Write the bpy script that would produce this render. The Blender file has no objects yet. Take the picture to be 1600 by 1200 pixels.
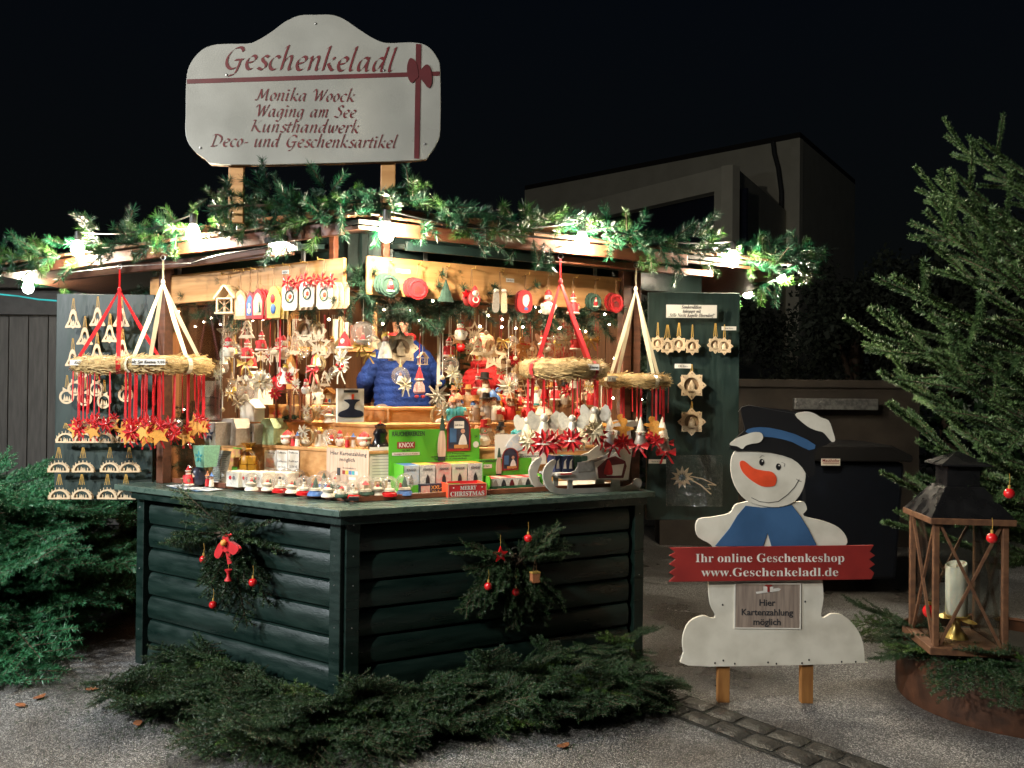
import bpy, math, random
import numpy as np
from mathutils import Vector, Matrix, Euler
R = math.radians; PI = math.pi; sin = math.sin; cos = math.cos
random.seed(7); RNG = np.random.default_rng(7)
S = bpy.context.scene; COL = S.collection
# ------------------------------------------------------------------ camera
F = 1290.0; CH = 1.6
CM = Matrix.Rotation(R(90.4), 3, 'X') @ Matrix.Rotation(R(0.58), 3, 'Z')
cam = bpy.data.cameras.new('camera'); cam.sensor_width = 36; cam.lens = 36 * F / 1600; cam.clip_end = 600; cam.clip_start = 0.05
co = bpy.data.objects.new('camera', cam); COL.objects.link(co)
co.matrix_world = Matrix.Translation((0, 0, CH)) @ CM.to_4x4(); S.camera = co
# ------------------------------------------------------------------ night sky, faint moonlight, exposure
W = bpy.data.worlds.new('World'); S.world = W; W.use_nodes = True
wn = W.node_tree; bg = wn.nodes['Background']
wt = wn.nodes.new('ShaderNodeTexCoord'); ws = wn.nodes.new('ShaderNodeSeparateXYZ'); wr = wn.nodes.new('ShaderNodeValToRGB')
wn.links.new(wt.outputs['Generated'], ws.inputs[0]); wn.links.new(ws.outputs['Z'], wr.inputs[0]); wn.links.new(wr.outputs[0], bg.inputs[0])
wr.color_ramp.elements[0].color = (0.0030, 0.0034, 0.0030, 1); wr.color_ramp.elements[1].color = (0.0012, 0.0022, 0.0040, 1)
wr.color_ramp.elements[1].position = 0.5; bg.inputs[1].default_value = 1.0
sl = bpy.data.lights.new('moonlight', 'SUN'); sl.energy = 0.03; sl.angle = R(0.5); sl.color = (1, .93, .82)
so = bpy.data.objects.new('moonlight', sl); COL.objects.link(so); so.rotation_euler = (R(50), 0, R(-35))
pl = bpy.data.lights.new('square_lamp', 'AREA'); pl.shape = 'DISK'; pl.size = 0.3; pl.energy = 540; pl.color = (1, .95, .85)
po = bpy.data.objects.new('square_lamp', pl); COL.objects.link(po); po.location = (-5.2, -1.2, 4.8)
po.rotation_euler = (Vector((.6, 4.2, .6)) - po.location).to_track_quat('-Z', 'Y').to_euler()
pn = bpy.data.lights.new('neighbour_stall_lamp', 'AREA'); pn.shape = 'DISK'; pn.size = 0.25; pn.energy = 280; pn.color = (.88, .95, 1)
pq = bpy.data.objects.new('neighbour_stall_lamp', pn); COL.objects.link(pq); pq.location = (-5.2, 2.0, 3.2)
pq.rotation_euler = (Vector((-2.4, 3.2, 0)) - pq.location).to_track_quat('-Z', 'Y').to_euler()
S.view_settings.view_transform = 'Standard'; S.view_settings.look = 'None'; S.view_settings.exposure = 0; S.view_settings.gamma = 1
S.cycles.use_denoising = True; S.cycles.max_bounces = 8; S.cycles.transparent_max_bounces = 24; S.cycles.glossy_bounces = 4
S.cycles.transmission_bounces = 6; S.cycles.diffuse_bounces = 3; S.cycles.sample_clamp_indirect = 4; S.cycles.caustics_reflective = False; S.cycles.caustics_refractive = False

def ray(u, v): return CM @ Vector(((u - 800) / F, -(v - 600) / F, -1))
def at(u, v, y):
    d = ray(u, v); return Vector((0, 0, CH)) + d * (y / d.y)
def onz(u, v, z):
    d = ray(u, v); return Vector((0, 0, CH)) + d * ((z - CH) / d.z)
def onpl(u, v, P, n):
    d = ray(u, v); o = Vector((0, 0, CH)); return o + d * ((P - o).dot(n) / d.dot(n))
# the two front faces of the stall meet at the counter corner
C0 = Vector((-.791, 3.94, 0)); DL = Vector((-.8466, .5322, 0)); DR = Vector((.884, .4674, 0))
NL = Vector((-.5322, -.8466, 0)); NR = Vector((.4674, -.884, 0))
SIDE = {'L': (DL, NL, math.atan2(-DL.y, -DL.x)), 'R': (DR, NR, math.atan2(DR.y, DR.x))}
def fp(side, s, out, z):
    d, n, _ = SIDE[side]; p = C0 + d * s + n * out; return Vector((p.x, p.y, z))
def fpx(side, u, v, out):
    d, n, _ = SIDE[side]; return onpl(u, v, C0 + n * out, n)
def fs(side, u, out, v=600):
    d, n, _ = SIDE[side]; return (fpx(side, u, v, out) - C0).dot(d)
# ------------------------------------------------------------------ mesh builder
class MB:
    def __init__(s): s.v = []; s.f = []; s.T = None
    def add(s, vs, fs_):
        n = len(s.v); s.v += [tuple(s.T @ Vector(q)) for q in vs] if s.T is not None else [tuple(q) for q in vs]
        s.f += [tuple(i + n for i in f) for f in fs_]; return s
    def box(s, c, d, rz=0, rx=0, ry=0):
        M = Euler((rx, ry, rz)).to_matrix(); c = Vector(c); h = [a / 2 for a in d]
        vs = [c + M @ Vector((x * h[0], y * h[1], z * h[2])) for x in (-1, 1) for y in (-1, 1) for z in (-1, 1)]
        return s.add(vs, [(0, 1, 3, 2), (4, 6, 7, 5), (0, 4, 5, 1), (2, 3, 7, 6), (0, 2, 6, 4), (1, 5, 7, 3)])
    def tube(s, P, r, n=6, cap=True):
        P = [Vector(p) for p in P]; m = len(P); rr = r if isinstance(r, (list, tuple)) else [r] * m; vs = []; up = None
        for i, p in enumerate(P):
            t = (P[min(i + 1, m - 1)] - P[max(i - 1, 0)]).normalized()
            if up is None: up = t.orthogonal().normalized()
            up = (up - t * up.dot(t)); up = up.normalized() if up.length > 1e-6 else t.orthogonal().normalized(); w = t.cross(up)
            vs += [p + (up * cos(2 * PI * k / n) + w * sin(2 * PI * k / n)) * rr[i] for k in range(n)]
        fs_ = [(i * n + k, i * n + (k + 1) % n, (i + 1) * n + (k + 1) % n, (i + 1) * n + k) for i in range(m - 1) for k in range(n)]
        if cap: fs_ += [tuple(range(n))[::-1], tuple((m - 1) * n + k for k in range(n))]
        return s.add(vs, fs_)
    def lathe(s, prof, n=16, c=(0, 0, 0), sx=1, sy=1):
        m = len(prof); vs = [(c[0] + r * cos(2 * PI * k / n) * sx, c[1] + r * sin(2 * PI * k / n) * sy, c[2] + z) for r, z in prof for k in range(n)]
        fs_ = [(i * n + k, i * n + (k + 1) % n, (i + 1) * n + (k + 1) % n, (i + 1) * n + k) for i in range(m - 1) for k in range(n)]
        return s.add(vs, fs_ + [tuple(range(n))[::-1], tuple((m - 1) * n + k for k in range(n))])
    def ball(s, c, r, sc=(1, 1, 1), n=12):
        m = max(4, n // 2); vs = [(c[0], c[1], c[2] - r * sc[2])]
        for i in range(1, m):
            a = -PI / 2 + PI * i / m
            vs += [(c[0] + r * sc[0] * cos(a) * cos(2 * PI * k / n), c[1] + r * sc[1] * cos(a) * sin(2 * PI * k / n), c[2] + r * sc[2] * sin(a)) for k in range(n)]
        vs.append((c[0], c[1], c[2] + r * sc[2])); L = len(vs) - 1
        fs_ = [(0, 1 + (k + 1) % n, 1 + k) for k in range(n)] + [(L, 1 + (m - 2) * n + k, 1 + (m - 2) * n + (k + 1) % n) for k in range(n)]
        fs_ += [(1 + i * n + k, 1 + i * n + (k + 1) % n, 1 + (i + 1) * n + (k + 1) % n, 1 + (i + 1) * n + k) for i in range(m - 2) for k in range(n)]
        return s.add(vs, fs_)
    def prism(s, pts, y0, y1):   # outline in x,z extruded along y
        n = len(pts); a = sum(pts[i][0] * pts[(i + 1) % n][1] - pts[(i + 1) % n][0] * pts[i][1] for i in range(n))
        if a < 0: pts = pts[::-1]
        vs = [(x, y0, z) for x, z in pts] + [(x, y1, z) for x, z in pts]
        return s.add(vs, [tuple(range(n)), tuple(range(2 * n - 1, n - 1, -1))] + [(i, i + n, (i + 1) % n + n, (i + 1) % n) for i in range(n)])
    def frame(s, o, i_, y0, y1):  # ring between two outlines of equal count
        n = len(o); vs = [(x, y, z) for y in (y0, y1) for P in (o, i_) for x, z in P]; f = []
        for k in range(n):
            j = (k + 1) % n
            f += [(k, j, n + j, n + k), (2 * n + k, 3 * n + k, 3 * n + j, 2 * n + j), (k, 2 * n + k, 2 * n + j, j), (n + k, n + j, 3 * n + j, 3 * n + k)]
        return s.add(vs, f)
    def plate(s, P, th):         # flat 3d polygon with thickness along its normal
        P = [Vector(p) for p in P]; n = len(P); nn = (P[1] - P[0]).cross(P[2] - P[0]).normalized() * th
        return s.add(P + [p - nn for p in P], [tuple(range(n)), tuple(range(2 * n - 1, n - 1, -1))] + [(i, i + n, (i + 1) % n + n, (i + 1) % n) for i in range(n)])
    def torus(s, c, R0, r, n=32, m=8, axis='z', jag=0):
        vs = []
        for i in range(n):
            a = 2 * PI * i / n
            for k in range(m):
                b = 2 * PI * k / m; q = r * (1 + jag * random.uniform(-1, 1)); x = (R0 + q * cos(b)) * cos(a); y = (R0 + q * cos(b)) * sin(a); z = q * sin(b)
                vs.append((c[0] + x, c[1] + y, c[2] + z) if axis == 'z' else (c[0] + x, c[1] + z, c[2] + y))
        return s.add(vs, [(i * m + k, ((i + 1) % n) * m + k, ((i + 1) % n) * m + (k + 1) % m, i * m + (k + 1) % m) for i in range(n) for k in range(m)])
    def strip(s, P, w, side=(1, 0, 0), th=0.0006):   # flat ribbon
        P = [Vector(p) for p in P]; sd = Vector(side).normalized(); ws_ = w if isinstance(w, (list, tuple)) else [w] * len(P)
        vs = [];
        for p, q in zip(P, ws_): vs += [p - sd * q / 2, p + sd * q / 2]
        return s.add(vs, [(2 * i, 2 * i + 1, 2 * i + 3, 2 * i + 2) for i in range(len(P) - 1)])
    def mesh(s, name, m=None, smooth=False):
        me = bpy.data.meshes.new(name); me.from_pydata(s.v, [], s.f); me.update()
        if smooth:
            me.polygons.foreach_set('use_smooth', [True] * len(me.polygons))
            try: me.set_sharp_from_angle(angle=R(40))
            except Exception: pass
        if m is not None: me.materials.append(M[m] if isinstance(m, str) else m)
        return me
def link(name, me, parent=None, loc=(0, 0, 0), rot=(0, 0, 0), sc=None):
    o = bpy.data.objects.new(name, me); COL.objects.link(o); o.location = loc; o.rotation_euler = rot
    if sc is not None: o.scale = (sc,) * 3 if isinstance(sc, (int, float)) else sc
    if parent is not None: o.parent = parent
    return o
def tag(o, label=None, cat=None, group=None, kind=None):
    if label: o['label'] = label
    if cat: o['category'] = cat
    if group: o['group'] = group
    if kind: o['kind'] = kind
    return o
def thing(name, label, cat, loc=(0, 0, 0), rz=0, group=None, rot=None):
    o = bpy.data.objects.new(name, None); o.empty_display_size = .05; COL.objects.link(o); o.location = loc; o.rotation_euler = rot or (0, 0, rz)
    return tag(o, label, cat, group)
def bev(o, w, seg=2):
    b = o.modifiers.new('bevel', 'BEVEL'); b.width = w; b.segments = seg; b.limit_method = 'ANGLE'; b.angle_limit = R(35); return o
def ngon(n, r, a0=0, sx=1, sz=1, cx=0, cz=0): return [(cx + r * sx * cos(a0 + 2 * PI * k / n), cz + r * sz * sin(a0 + 2 * PI * k / n)) for k in range(n)]
def starp(n, r1, r2, a0=PI / 2, cx=0, cz=0): return [(cx + (r1 if k % 2 == 0 else r2) * cos(a0 + PI * k / n), cz + (r1 if k % 2 == 0 else r2) * sin(a0 + PI * k / n)) for k in range(2 * n)]
def smoothp(P, k=4):   # closed catmull-rom
    n = len(P); out = []
    for i in range(n):
        a, b, c, d = [Vector(P[(i + j) % n]) for j in (-1, 0, 1, 2)]
        for t in [j / k for j in range(k)]:
            out.append(tuple(.5 * ((2 * b) + (c - a) * t + (2 * a - 5 * b + 4 * c - d) * t * t + (3 * b - a - 3 * c + d) * t ** 3)))
    return out
# ------------------------------------------------------------------ materials
M = {}
def mat(name, c, rough=.6, c2=None, var=.25, sc=12, bump=.15, bsc=90, metal=0, stretch=(1, 1, 1), coat=0, spec=.5, emis=None, det=4, dist=.002, lo=.35, hi=.65, sheen=0, sss=0, rvar=0):
    m = bpy.data.materials.new(name); m.use_nodes = True; nt = m.node_tree; b = nt.nodes['Principled BSDF']; M[name] = m
    c2 = c2 or tuple(x * (1 - var) for x in c)
    tc = nt.nodes.new('ShaderNodeTexCoord'); mp = nt.nodes.new('ShaderNodeMapping'); mp.inputs['Scale'].default_value = stretch
    oi = nt.nodes.new('ShaderNodeObjectInfo'); cmb = nt.nodes.new('ShaderNodeMath'); cmb.operation = 'MULTIPLY'; cmb.inputs[1].default_value = 37
    nt.links.new(oi.outputs['Random'], cmb.inputs[0])
    nt.links.new(tc.outputs['Object'], mp.inputs['Vector']); nt.links.new(cmb.outputs[0], mp.inputs['Location'])
    n = nt.nodes.new('ShaderNodeTexNoise'); n.inputs['Scale'].default_value = sc; n.inputs['Detail'].default_value = det
    nt.links.new(mp.outputs[0], n.inputs['Vector'])
    r = nt.nodes.new('ShaderNodeValToRGB'); r.color_ramp.elements[0].color = (*c2, 1); r.color_ramp.elements[1].color = (*c, 1)
    r.color_ramp.elements[0].position = lo; r.color_ramp.elements[1].position = hi
    nt.links.new(n.outputs[0], r.inputs[0]); nt.links.new(r.outputs[0], b.inputs['Base Color'])
    b.inputs['Roughness'].default_value = rough; b.inputs['Metallic'].default_value = metal; b.inputs['Coat Weight'].default_value = coat
    b.inputs['Specular IOR Level'].default_value = spec
    if sheen: b.inputs['Sheen Weight'].default_value = sheen
    if sss: b.inputs['Subsurface Weight'].default_value = sss; b.inputs['Subsurface Radius'].default_value = (.02, .01, .006)
    if rvar:
        mr = nt.nodes.new('ShaderNodeMapRange'); mr.inputs[3].default_value = rough - rvar; mr.inputs[4].default_value = rough + rvar
        mr.inputs[1].default_value = .3; mr.inputs[2].default_value = .7; nt.links.new(n.outputs[0], mr.inputs[0]); nt.links.new(mr.outputs[0], b.inputs['Roughness'])
    if bump:
        n2 = nt.nodes.new('ShaderNodeTexNoise'); n2.inputs['Scale'].default_value = bsc; n2.inputs['Detail'].default_value = 3
        bp = nt.nodes.new('ShaderNodeBump'); bp.inputs['Strength'].default_value = bump; bp.inputs['Distance'].default_value = dist
        nt.links.new(mp.outputs[0], n2.inputs['Vector']); nt.links.new(n2.outputs[0], bp.inputs['Height']); nt.links.new(bp.outputs[0], b.inputs['Normal'])
    if emis: b.inputs['Emission Color'].default_value = (*emis[0], 1); b.inputs['Emission Strength'].default_value = emis[1]
    return m
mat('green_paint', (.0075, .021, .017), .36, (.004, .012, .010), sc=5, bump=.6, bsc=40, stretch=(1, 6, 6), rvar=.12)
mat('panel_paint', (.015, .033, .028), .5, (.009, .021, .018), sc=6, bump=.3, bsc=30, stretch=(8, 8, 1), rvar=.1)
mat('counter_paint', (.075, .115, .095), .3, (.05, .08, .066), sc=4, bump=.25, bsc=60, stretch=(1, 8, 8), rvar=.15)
mat('pine', (.56, .31, .12), .5, (.42, .20, .065), sc=3, bump=.15, bsc=14, stretch=(1, 14, 14), det=6, lo=.3, hi=.7)
_n = M['pine'].node_tree; _b = _n.nodes['Principled BSDF']; _src = _b.inputs['Base Color'].links[0].from_socket; _v = _n.nodes.new('ShaderNodeTexVoronoi'); _v.inputs['Scale'].default_value = 5.5; _mp = [q for q in _n.nodes if q.type == 'TEX_COORD'][0]; _mm = _n.nodes.new('ShaderNodeMapping'); _mm.inputs['Scale'].default_value = (1, .4, 1.2); _n.links.new(_mp.outputs['Object'], _mm.inputs[0]); _n.links.new(_mm.outputs[0], _v.inputs['Vector'])
_r = _n.nodes.new('ShaderNodeValToRGB'); _r.color_ramp.elements[0].position = .05; _r.color_ramp.elements[0].color = (.28, .2, .14, 1); _r.color_ramp.elements[1].position = .11; _r.color_ramp.elements[1].color = (1, 1, 1, 1); _x = _n.nodes.new('ShaderNodeMix'); _x.data_type = 'RGBA'; _x.blend_type = 'MULTIPLY'; _x.inputs[0].default_value = 1
_n.links.new(_v.outputs['Distance'], _r.inputs[0]); _n.links.new(_src, _x.inputs[6]); _n.links.new(_r.outputs[0], _x.inputs[7]); _n.links.new(_x.outputs[2], _b.inputs['Base Color'])
mat('brown_wood', (.12, .045, .022), .5, (.07, .026, .013), sc=4, bump=.3, bsc=30, stretch=(1, 9, 9))
mat('red_wood', (.22, .075, .035), .5, (.13, .04, .02), sc=4, bump=.3, bsc=30, stretch=(1, 9, 9))
mat('panelling', (.26, .115, .045), .55, (.17, .07, .028), sc=3, bump=.2, bsc=18, stretch=(9, 9, 1))
mat('shingle', (.30, .14, .06), .8, (.10, .05, .025), sc=30, bump=.8, bsc=160, dist=.006)
mat('roof_dark', (.03, .026, .022), .85, sc=20, bump=.5)
mat('black_iron', (.015, .015, .016), .4, metal=.3)
mat('steel', (.55, .55, .55), .35, metal=1, bump=.05)
mat('galv', (.5, .51, .52), .45, (.25, .26, .27), sc=25, metal=.8)
mat('sign_white', (.33, .33, .30), .38, (.27, .27, .245), sc=3, bump=.25, bsc=220, rvar=.12)
mat('maroon', (.13, .012, .016), .5, bump=.05)
mat('maroon_ribbon', (.10, .012, .015), .5, bump=.05)
mat('snow_white', (.68, .65, .56), .5, (.50, .47, .39), sc=7, lo=.25, hi=.6, det=8, bump=.12, bsc=60)
mat('paint_black', (.008, .008, .009), .5, bump=.05)
mat('paint_blue', (.045, .12, .26), .5, (.03, .085, .19), sc=5, bump=.1)
mat('paint_orange', (.85, .09, .03), .45, bump=.05)
mat('banner_red', (.27, .022, .018), .5, (.2, .016, .014), sc=6, bump=.1)
_n = M['snow_white'].node_tree; _b = _n.nodes['Principled BSDF']; _src = _b.inputs['Base Color'].links[0].from_socket; _v = _n.nodes.new('ShaderNodeTexNoise'); _v.inputs['Scale'].default_value = 22; _v.inputs['Detail'].default_value = 6; _v.inputs['Roughness'].default_value = .7; _tc = [q for q in _n.nodes if q.type == 'TEX_COORD'][0]; _n.links.new(_tc.outputs['Object'], _v.inputs['Vector'])
_r = _n.nodes.new('ShaderNodeValToRGB'); _r.color_ramp.elements[0].position = .27; _r.color_ramp.elements[0].color = (.25, .2, .15, 1); _r.color_ramp.elements[1].position = .33; _r.color_ramp.elements[1].color = (1, 1, 1, 1); _x = _n.nodes.new('ShaderNodeMix'); _x.data_type = 'RGBA'; _x.blend_type = 'MULTIPLY'; _x.inputs[0].default_value = 1
_n.links.new(_v.outputs[0], _r.inputs[0]); _n.links.new(_src, _x.inputs[6]); _n.links.new(_r.outputs[0], _x.inputs[7]); _n.links.new(_x.outputs[2], _b.inputs['Base Color'])
mat('letter_white', (.8, .76, .7), .5, bump=0)
mat('ink', (.03, .03, .035), .6, bump=0)
mat('ink_grey', (.2, .2, .22), .6, bump=0)
mat('paper', (.72, .69, .62), .6, var=.06, bump=.03)
mat('notice_wood', (.34, .27, .22), .45, (.22, .17, .14), sc=5, bump=.02, stretch=(14, 14, 1))
mat('notice_pale', (.62, .46, .34), .45, (.48, .34, .25), sc=6, bump=.02, stretch=(14, 14, 1))
mat('leg_wood', (.33, .15, .04), .6, (.22, .09, .022), sc=4, bump=.3, bsc=30, stretch=(9, 9, 1))
mat('rust', (.10, .036, .014), .6, (.03, .013, .007), sc=7, bump=.4, bsc=60, rvar=.15)
mat('lantern_wood', (.16, .075, .035), .6, (.09, .04, .02), sc=8, bump=.3, stretch=(4, 4, 4))
mat('lantern_roof', (.02, .02, .022), .3, metal=.6, bump=.5, bsc=120, rvar=.15)
mat('wax', (.72, .66, .52), .5, var=.1, sss=.3, sc=20)
mat('birch', (.66, .52, .34), .6, (.55, .40, .24), sc=25, bump=.1)
mat('birch_dark', (.30, .19, .10), .6, bump=.1)
mat('gold', (.80, .52, .14), .32, metal=.4, bump=.1)
mat('gold_cord', (.62, .38, .08), .5, bump=.3, bsc=400)
mat('jute', (.28, .16, .08), .9, bump=.4, bsc=500)
mat('cream_ribbon', (.78, .68, .46), .38, var=.15, bump=.05, sheen=.3)
mat('red_ribbon', (.62, .012, .018), .35, (.42, .008, .012), bump=.05, sheen=.3)
mat('straw', (.50, .34, .14), .6, (.25, .16, .06), sc=40, bump=1, bsc=150, stretch=(1, 1, 1), dist=.006)
mat('white_trim', (.74, .68, .56), .6, var=.1)
mat('silver', (.76, .70, .56), .28, metal=.25, bump=.2)
mat('straw_pale', (.70, .50, .22), .6, (.42, .28, .10), sc=30, bump=0)
mat('red_gloss', (.58, .012, .015), .22, coat=.5, var=.1, bump=0)
mat('red_matte', (.6, .02, .025), .6)
mat('orange_star', (.78, .36, .06), .55, var=.25, sc=20)
mat('ginger', (.50, .23, .07), .6)
mat('skin', (.52, .27, .18), .5, var=.1, sss=.1, bump=.1)
mat('dark_green_felt', (.03, .075, .05), .8)
mat('grey_metal', (.42, .38, .33), .45, (.34, .30, .26), metal=.35, bump=.08)
mat('sage', (.34, .44, .24), .5, (.28, .37, .19), bump=.08)
mat('mint', (.25, .55, .40), .5, bump=.05)
mat('lime', (.10, .42, .03), .45, (.08, .34, .02), sc=3, bump=.02)
mat('box_white', (.75, .71, .62), .55, var=.06, bump=.02)
mat('box_navy', (.02, .03, .10), .4, bump=.02)
mat('photo_dark', (.03, .035, .06), .35, var=.4, sc=15, bump=0)
mat('pink_print', (.70, .28, .25), .5, (.62, .5, .42), sc=60, bump=0)
mat('yellow_print', (.78, .5, .12), .5, (.65, .22, .12), sc=40, bump=0)
mat('green_print', (.5, .6, .42), .5, (.65, .6, .5), sc=60, bump=0)
mat('blue_print', (.45, .55, .65), .5, (.65, .63, .6), sc=60, bump=0)
mat('white_print', (.74, .72, .66), .5, (.5, .5, .48), sc=90, bump=0)
mat('blue_matte', (.06, .16, .42), .5)
mat('teal', (.05, .35, .40), .5)
mat('yellow', (.75, .50, .06), .5)
mat('terracotta', (.55, .22, .10), .6)
mat('grey_paint', (.40, .39, .36), .45, (.33, .32, .30), bump=.1)
mat('black_gloss', (.006, .006, .008), .15, bump=0)
mat('jacket_blue', (.006, .030, .17), .8, (.003, .016, .10), sc=14, bump=.9, bsc=30, dist=.015, spec=.25)
mat('jacket_red', (.32, .008, .010), .8, (.20, .005, .006), sc=14, bump=.9, bsc=30, dist=.015, spec=.25)
mat('shirt', (.62, .50, .40), .8)
mat('trousers', (.02, .022, .03), .8)
mat('hair', (.07, .035, .02), .6, bump=.6, bsc=200)
mat('concrete', (.06, .05, .042), .85, (.03, .025, .021), sc=3, bump=.5, bsc=20)
mat('render_wall', (.72, .68, .54), .85, (.64, .60, .47), sc=1.2, bump=.2)
mat('shed_grey', (.075, .072, .068), .7, (.05, .048, .046), sc=4, bump=.2, stretch=(8, 8, 1))
mat('shed_dark', (.05, .05, .05), .7, bump=.3)
mat('bin_blue', (.005, .008, .016), .45, bump=.2)
mat('cable_teal', (.02, .35, .36), .5, bump=0)
mat('dead_leaf', (.25, .09, .03), .7, (.14, .05, .02), sc=40)
mat('check', (.55, .05, .05), .8, (.7, .6, .5), sc=80, bump=.05)
mat('bark', (.07, .045, .03), .9, bump=1, bsc=60)
mat('fir_garland', (.007, .085, .032), .4, (.004, .04, .018), sc=10, bump=0)
mat('fir_garland_light', (.045, .13, .02), .4, (.02, .07, .014), sc=10, bump=0)
mat('fir_tree', (.070, .130, .042), .5, (.032, .070, .024), sc=8, bump=0)
mat('fir_tip', (.075, .15, .022), .45, (.035, .08, .015), sc=8, bump=0)
mat('fir_blue', (.042, .20, .085), .45, (.02, .11, .045), sc=8, bump=0)
mat('fir_dark', (.022, .062, .018), .5, (.011, .034, .010), sc=6, bump=0)
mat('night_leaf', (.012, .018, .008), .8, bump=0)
mat('fir_inner', (.025, .085, .04), .5, (.013, .045, .022), sc=6, bump=0)
mat('shutter_green', (.02, .04, .036), .35, bump=.2)
mat('bulb_glass', (1, 1, 1), .3, bump=0, emis=((1, .85, .63), 1350))
mat('fairy', (1, 1, 1), .3, bump=0, emis=((1, .83, .6), 45))
mat('flood_led', (1, 1, 1), .3, bump=0, emis=((1, .90, .72), 420))
mat('lampglow', (1, 1, 1), .3, bump=0, emis=((1, .79, .52), 800))
M['fairy'].cycles.emission_sampling = 'NONE'
def glassy(name, tint=(1, 1, 1), k=.12, rough=.02, lim=.4):
    m = bpy.data.materials.new(name); m.use_nodes = True; nt = m.node_tree; M[name] = m; out = nt.nodes['Material Output']; nt.nodes.remove(nt.nodes['Principled BSDF'])
    t = nt.nodes.new('ShaderNodeBsdfTransparent'); t.inputs[0].default_value = (*tint, 1); g = nt.nodes.new('ShaderNodeBsdfGlossy'); g.inputs['Roughness'].default_value = rough
    x = nt.nodes.new('ShaderNodeMixShader'); fr = nt.nodes.new('ShaderNodeLayerWeight'); fr.inputs[0].default_value = k
    mm = nt.nodes.new('ShaderNodeMath'); mm.operation = 'MULTIPLY'; mm.inputs[1].default_value = lim; nt.links.new(fr.outputs['Fresnel'], mm.inputs[0]); nt.links.new(mm.outputs[0], x.inputs[0]); nt.links.new(t.outputs[0], x.inputs[1]); nt.links.new(g.outputs[0], x.inputs[2]); nt.links.new(x.outputs[0], out.inputs[0])
    return m, nt, t, x
glassy('pane', (.96, .98, .97), .25, lim=.7)
glassy('ball_glass', (.985, .975, .96), .4, .04, .5)
_nt = M['ball_glass'].node_tree; _o = _nt.nodes['Material Output']; _s = _o.inputs[0].links[0].from_socket; _d = _nt.nodes.new('ShaderNodeBsdfTranslucent'); _d.inputs[0].default_value = (.95, .9, .85, 1); _e = _nt.nodes.new('ShaderNodeBsdfDiffuse'); _e.inputs[0].default_value = (.95, .92, .88, 1); _m1 = _nt.nodes.new('ShaderNodeMixShader'); _m2 = _nt.nodes.new('ShaderNodeMixShader'); _m2.inputs[0].default_value = .08  # whitish veil mixed into the glass, standing in for bulb reflections
_nt.links.new(_d.outputs[0], _m1.inputs[1]); _nt.links.new(_e.outputs[0], _m1.inputs[2]); _nt.links.new(_s, _m2.inputs[1]); _nt.links.new(_m1.outputs[0], _m2.inputs[2]); _nt.links.new(_m2.outputs[0], _o.inputs[0])
m, nt, t, x = glassy('cellophane', (.97, .98, .98), .5, .12, .45)
n_ = nt.nodes.new('ShaderNodeTexNoise'); n_.inputs['Scale'].default_value = 14; n_.inputs['Distortion'].default_value = 1.5; b_ = nt.nodes.new('ShaderNodeBump'); b_.inputs['Strength'].default_value = 1; b_.inputs['Distance'].default_value = .02
tc_ = nt.nodes.new('ShaderNodeTexCoord'); mp_ = nt.nodes.new('ShaderNodeMapping'); mp_.inputs['Scale'].default_value = (3, 3, 1); nt.links.new(tc_.outputs['Object'], mp_.inputs[0]); nt.links.new(mp_.outputs[0], n_.inputs['Vector']); nt.links.new(n_.outputs[0], b_.inputs['Height'])
for q in nt.nodes:
    if q.type == 'BSDF_GLOSSY': nt.links.new(b_.outputs[0], q.inputs['Normal'])
glassy('organza', (.85, .62, .2), .4, .3)
# ground: wet exposed-aggregate asphalt
m = mat('asphalt', (.30, .30, .305), .40, (.085, .085, .087), sc=260, det=2, bump=0, lo=.38, hi=.72); nt = m.node_tree; b = nt.nodes['Principled BSDF']
vo = nt.nodes.new('ShaderNodeTexVoronoi'); vo.inputs['Scale'].default_value = 185; tc = nt.nodes.new('ShaderNodeTexCoord'); nt.links.new(tc.outputs['Object'], vo.inputs['Vector'])
bp = nt.nodes.new('ShaderNodeBump'); bp.inputs['Strength'].default_value = .9; bp.inputs['Distance'].default_value = .004; bp.invert = True; nt.links.new(vo.outputs['Distance'], bp.inputs['Height']); nt.links.new(bp.outputs[0], b.inputs['Normal'])
wn2 = nt.nodes.new('ShaderNodeTexNoise'); wn2.inputs['Scale'].default_value = 1.3; wn2.inputs['Detail'].default_value = 5; nt.links.new(tc.outputs['Object'], wn2.inputs['Vector'])
mr = nt.nodes.new('ShaderNodeMapRange'); mr.inputs[1].default_value = .35; mr.inputs[2].default_value = .62; mr.inputs[3].default_value = .22; mr.inputs[4].default_value = .6
nt.links.new(wn2.outputs[0], mr.inputs[0]); nt.links.new(mr.outputs[0], b.inputs['Roughness'])
vc = nt.nodes.new('ShaderNodeTexVoronoi'); vc.inputs['Scale'].default_value = 185; nt.links.new(tc.outputs['Object'], vc.inputs['Vector'])
rr = nt.nodes.new('ShaderNodeValToRGB'); rr.color_ramp.elements[0].position = .5; rr.color_ramp.elements[1].position = 1; rr.color_ramp.elements[0].color = (.5, .5, .5, 1); rr.color_ramp.elements[1].color = (2.6, 2.6, 2.5, 1)
sp = nt.nodes.new('ShaderNodeSeparateColor'); nt.links.new(vc.outputs['Color'], sp.inputs[0]); nt.links.new(sp.outputs[0], rr.inputs[0])
mx = nt.nodes.new('ShaderNodeMix'); mx.data_type = 'RGBA'; mx.blend_type = 'MULTIPLY'; mx.inputs[0].default_value = 1
src = b.inputs['Base Color'].links[0].from_socket; nt.links.new(src, mx.inputs[6]); nt.links.new(rr.outputs[0], mx.inputs[7])
mx2 = nt.nodes.new('ShaderNodeMix'); mx2.data_type = 'RGBA'; mx2.blend_type = 'MULTIPLY'; mx2.inputs[0].default_value = 1
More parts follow.
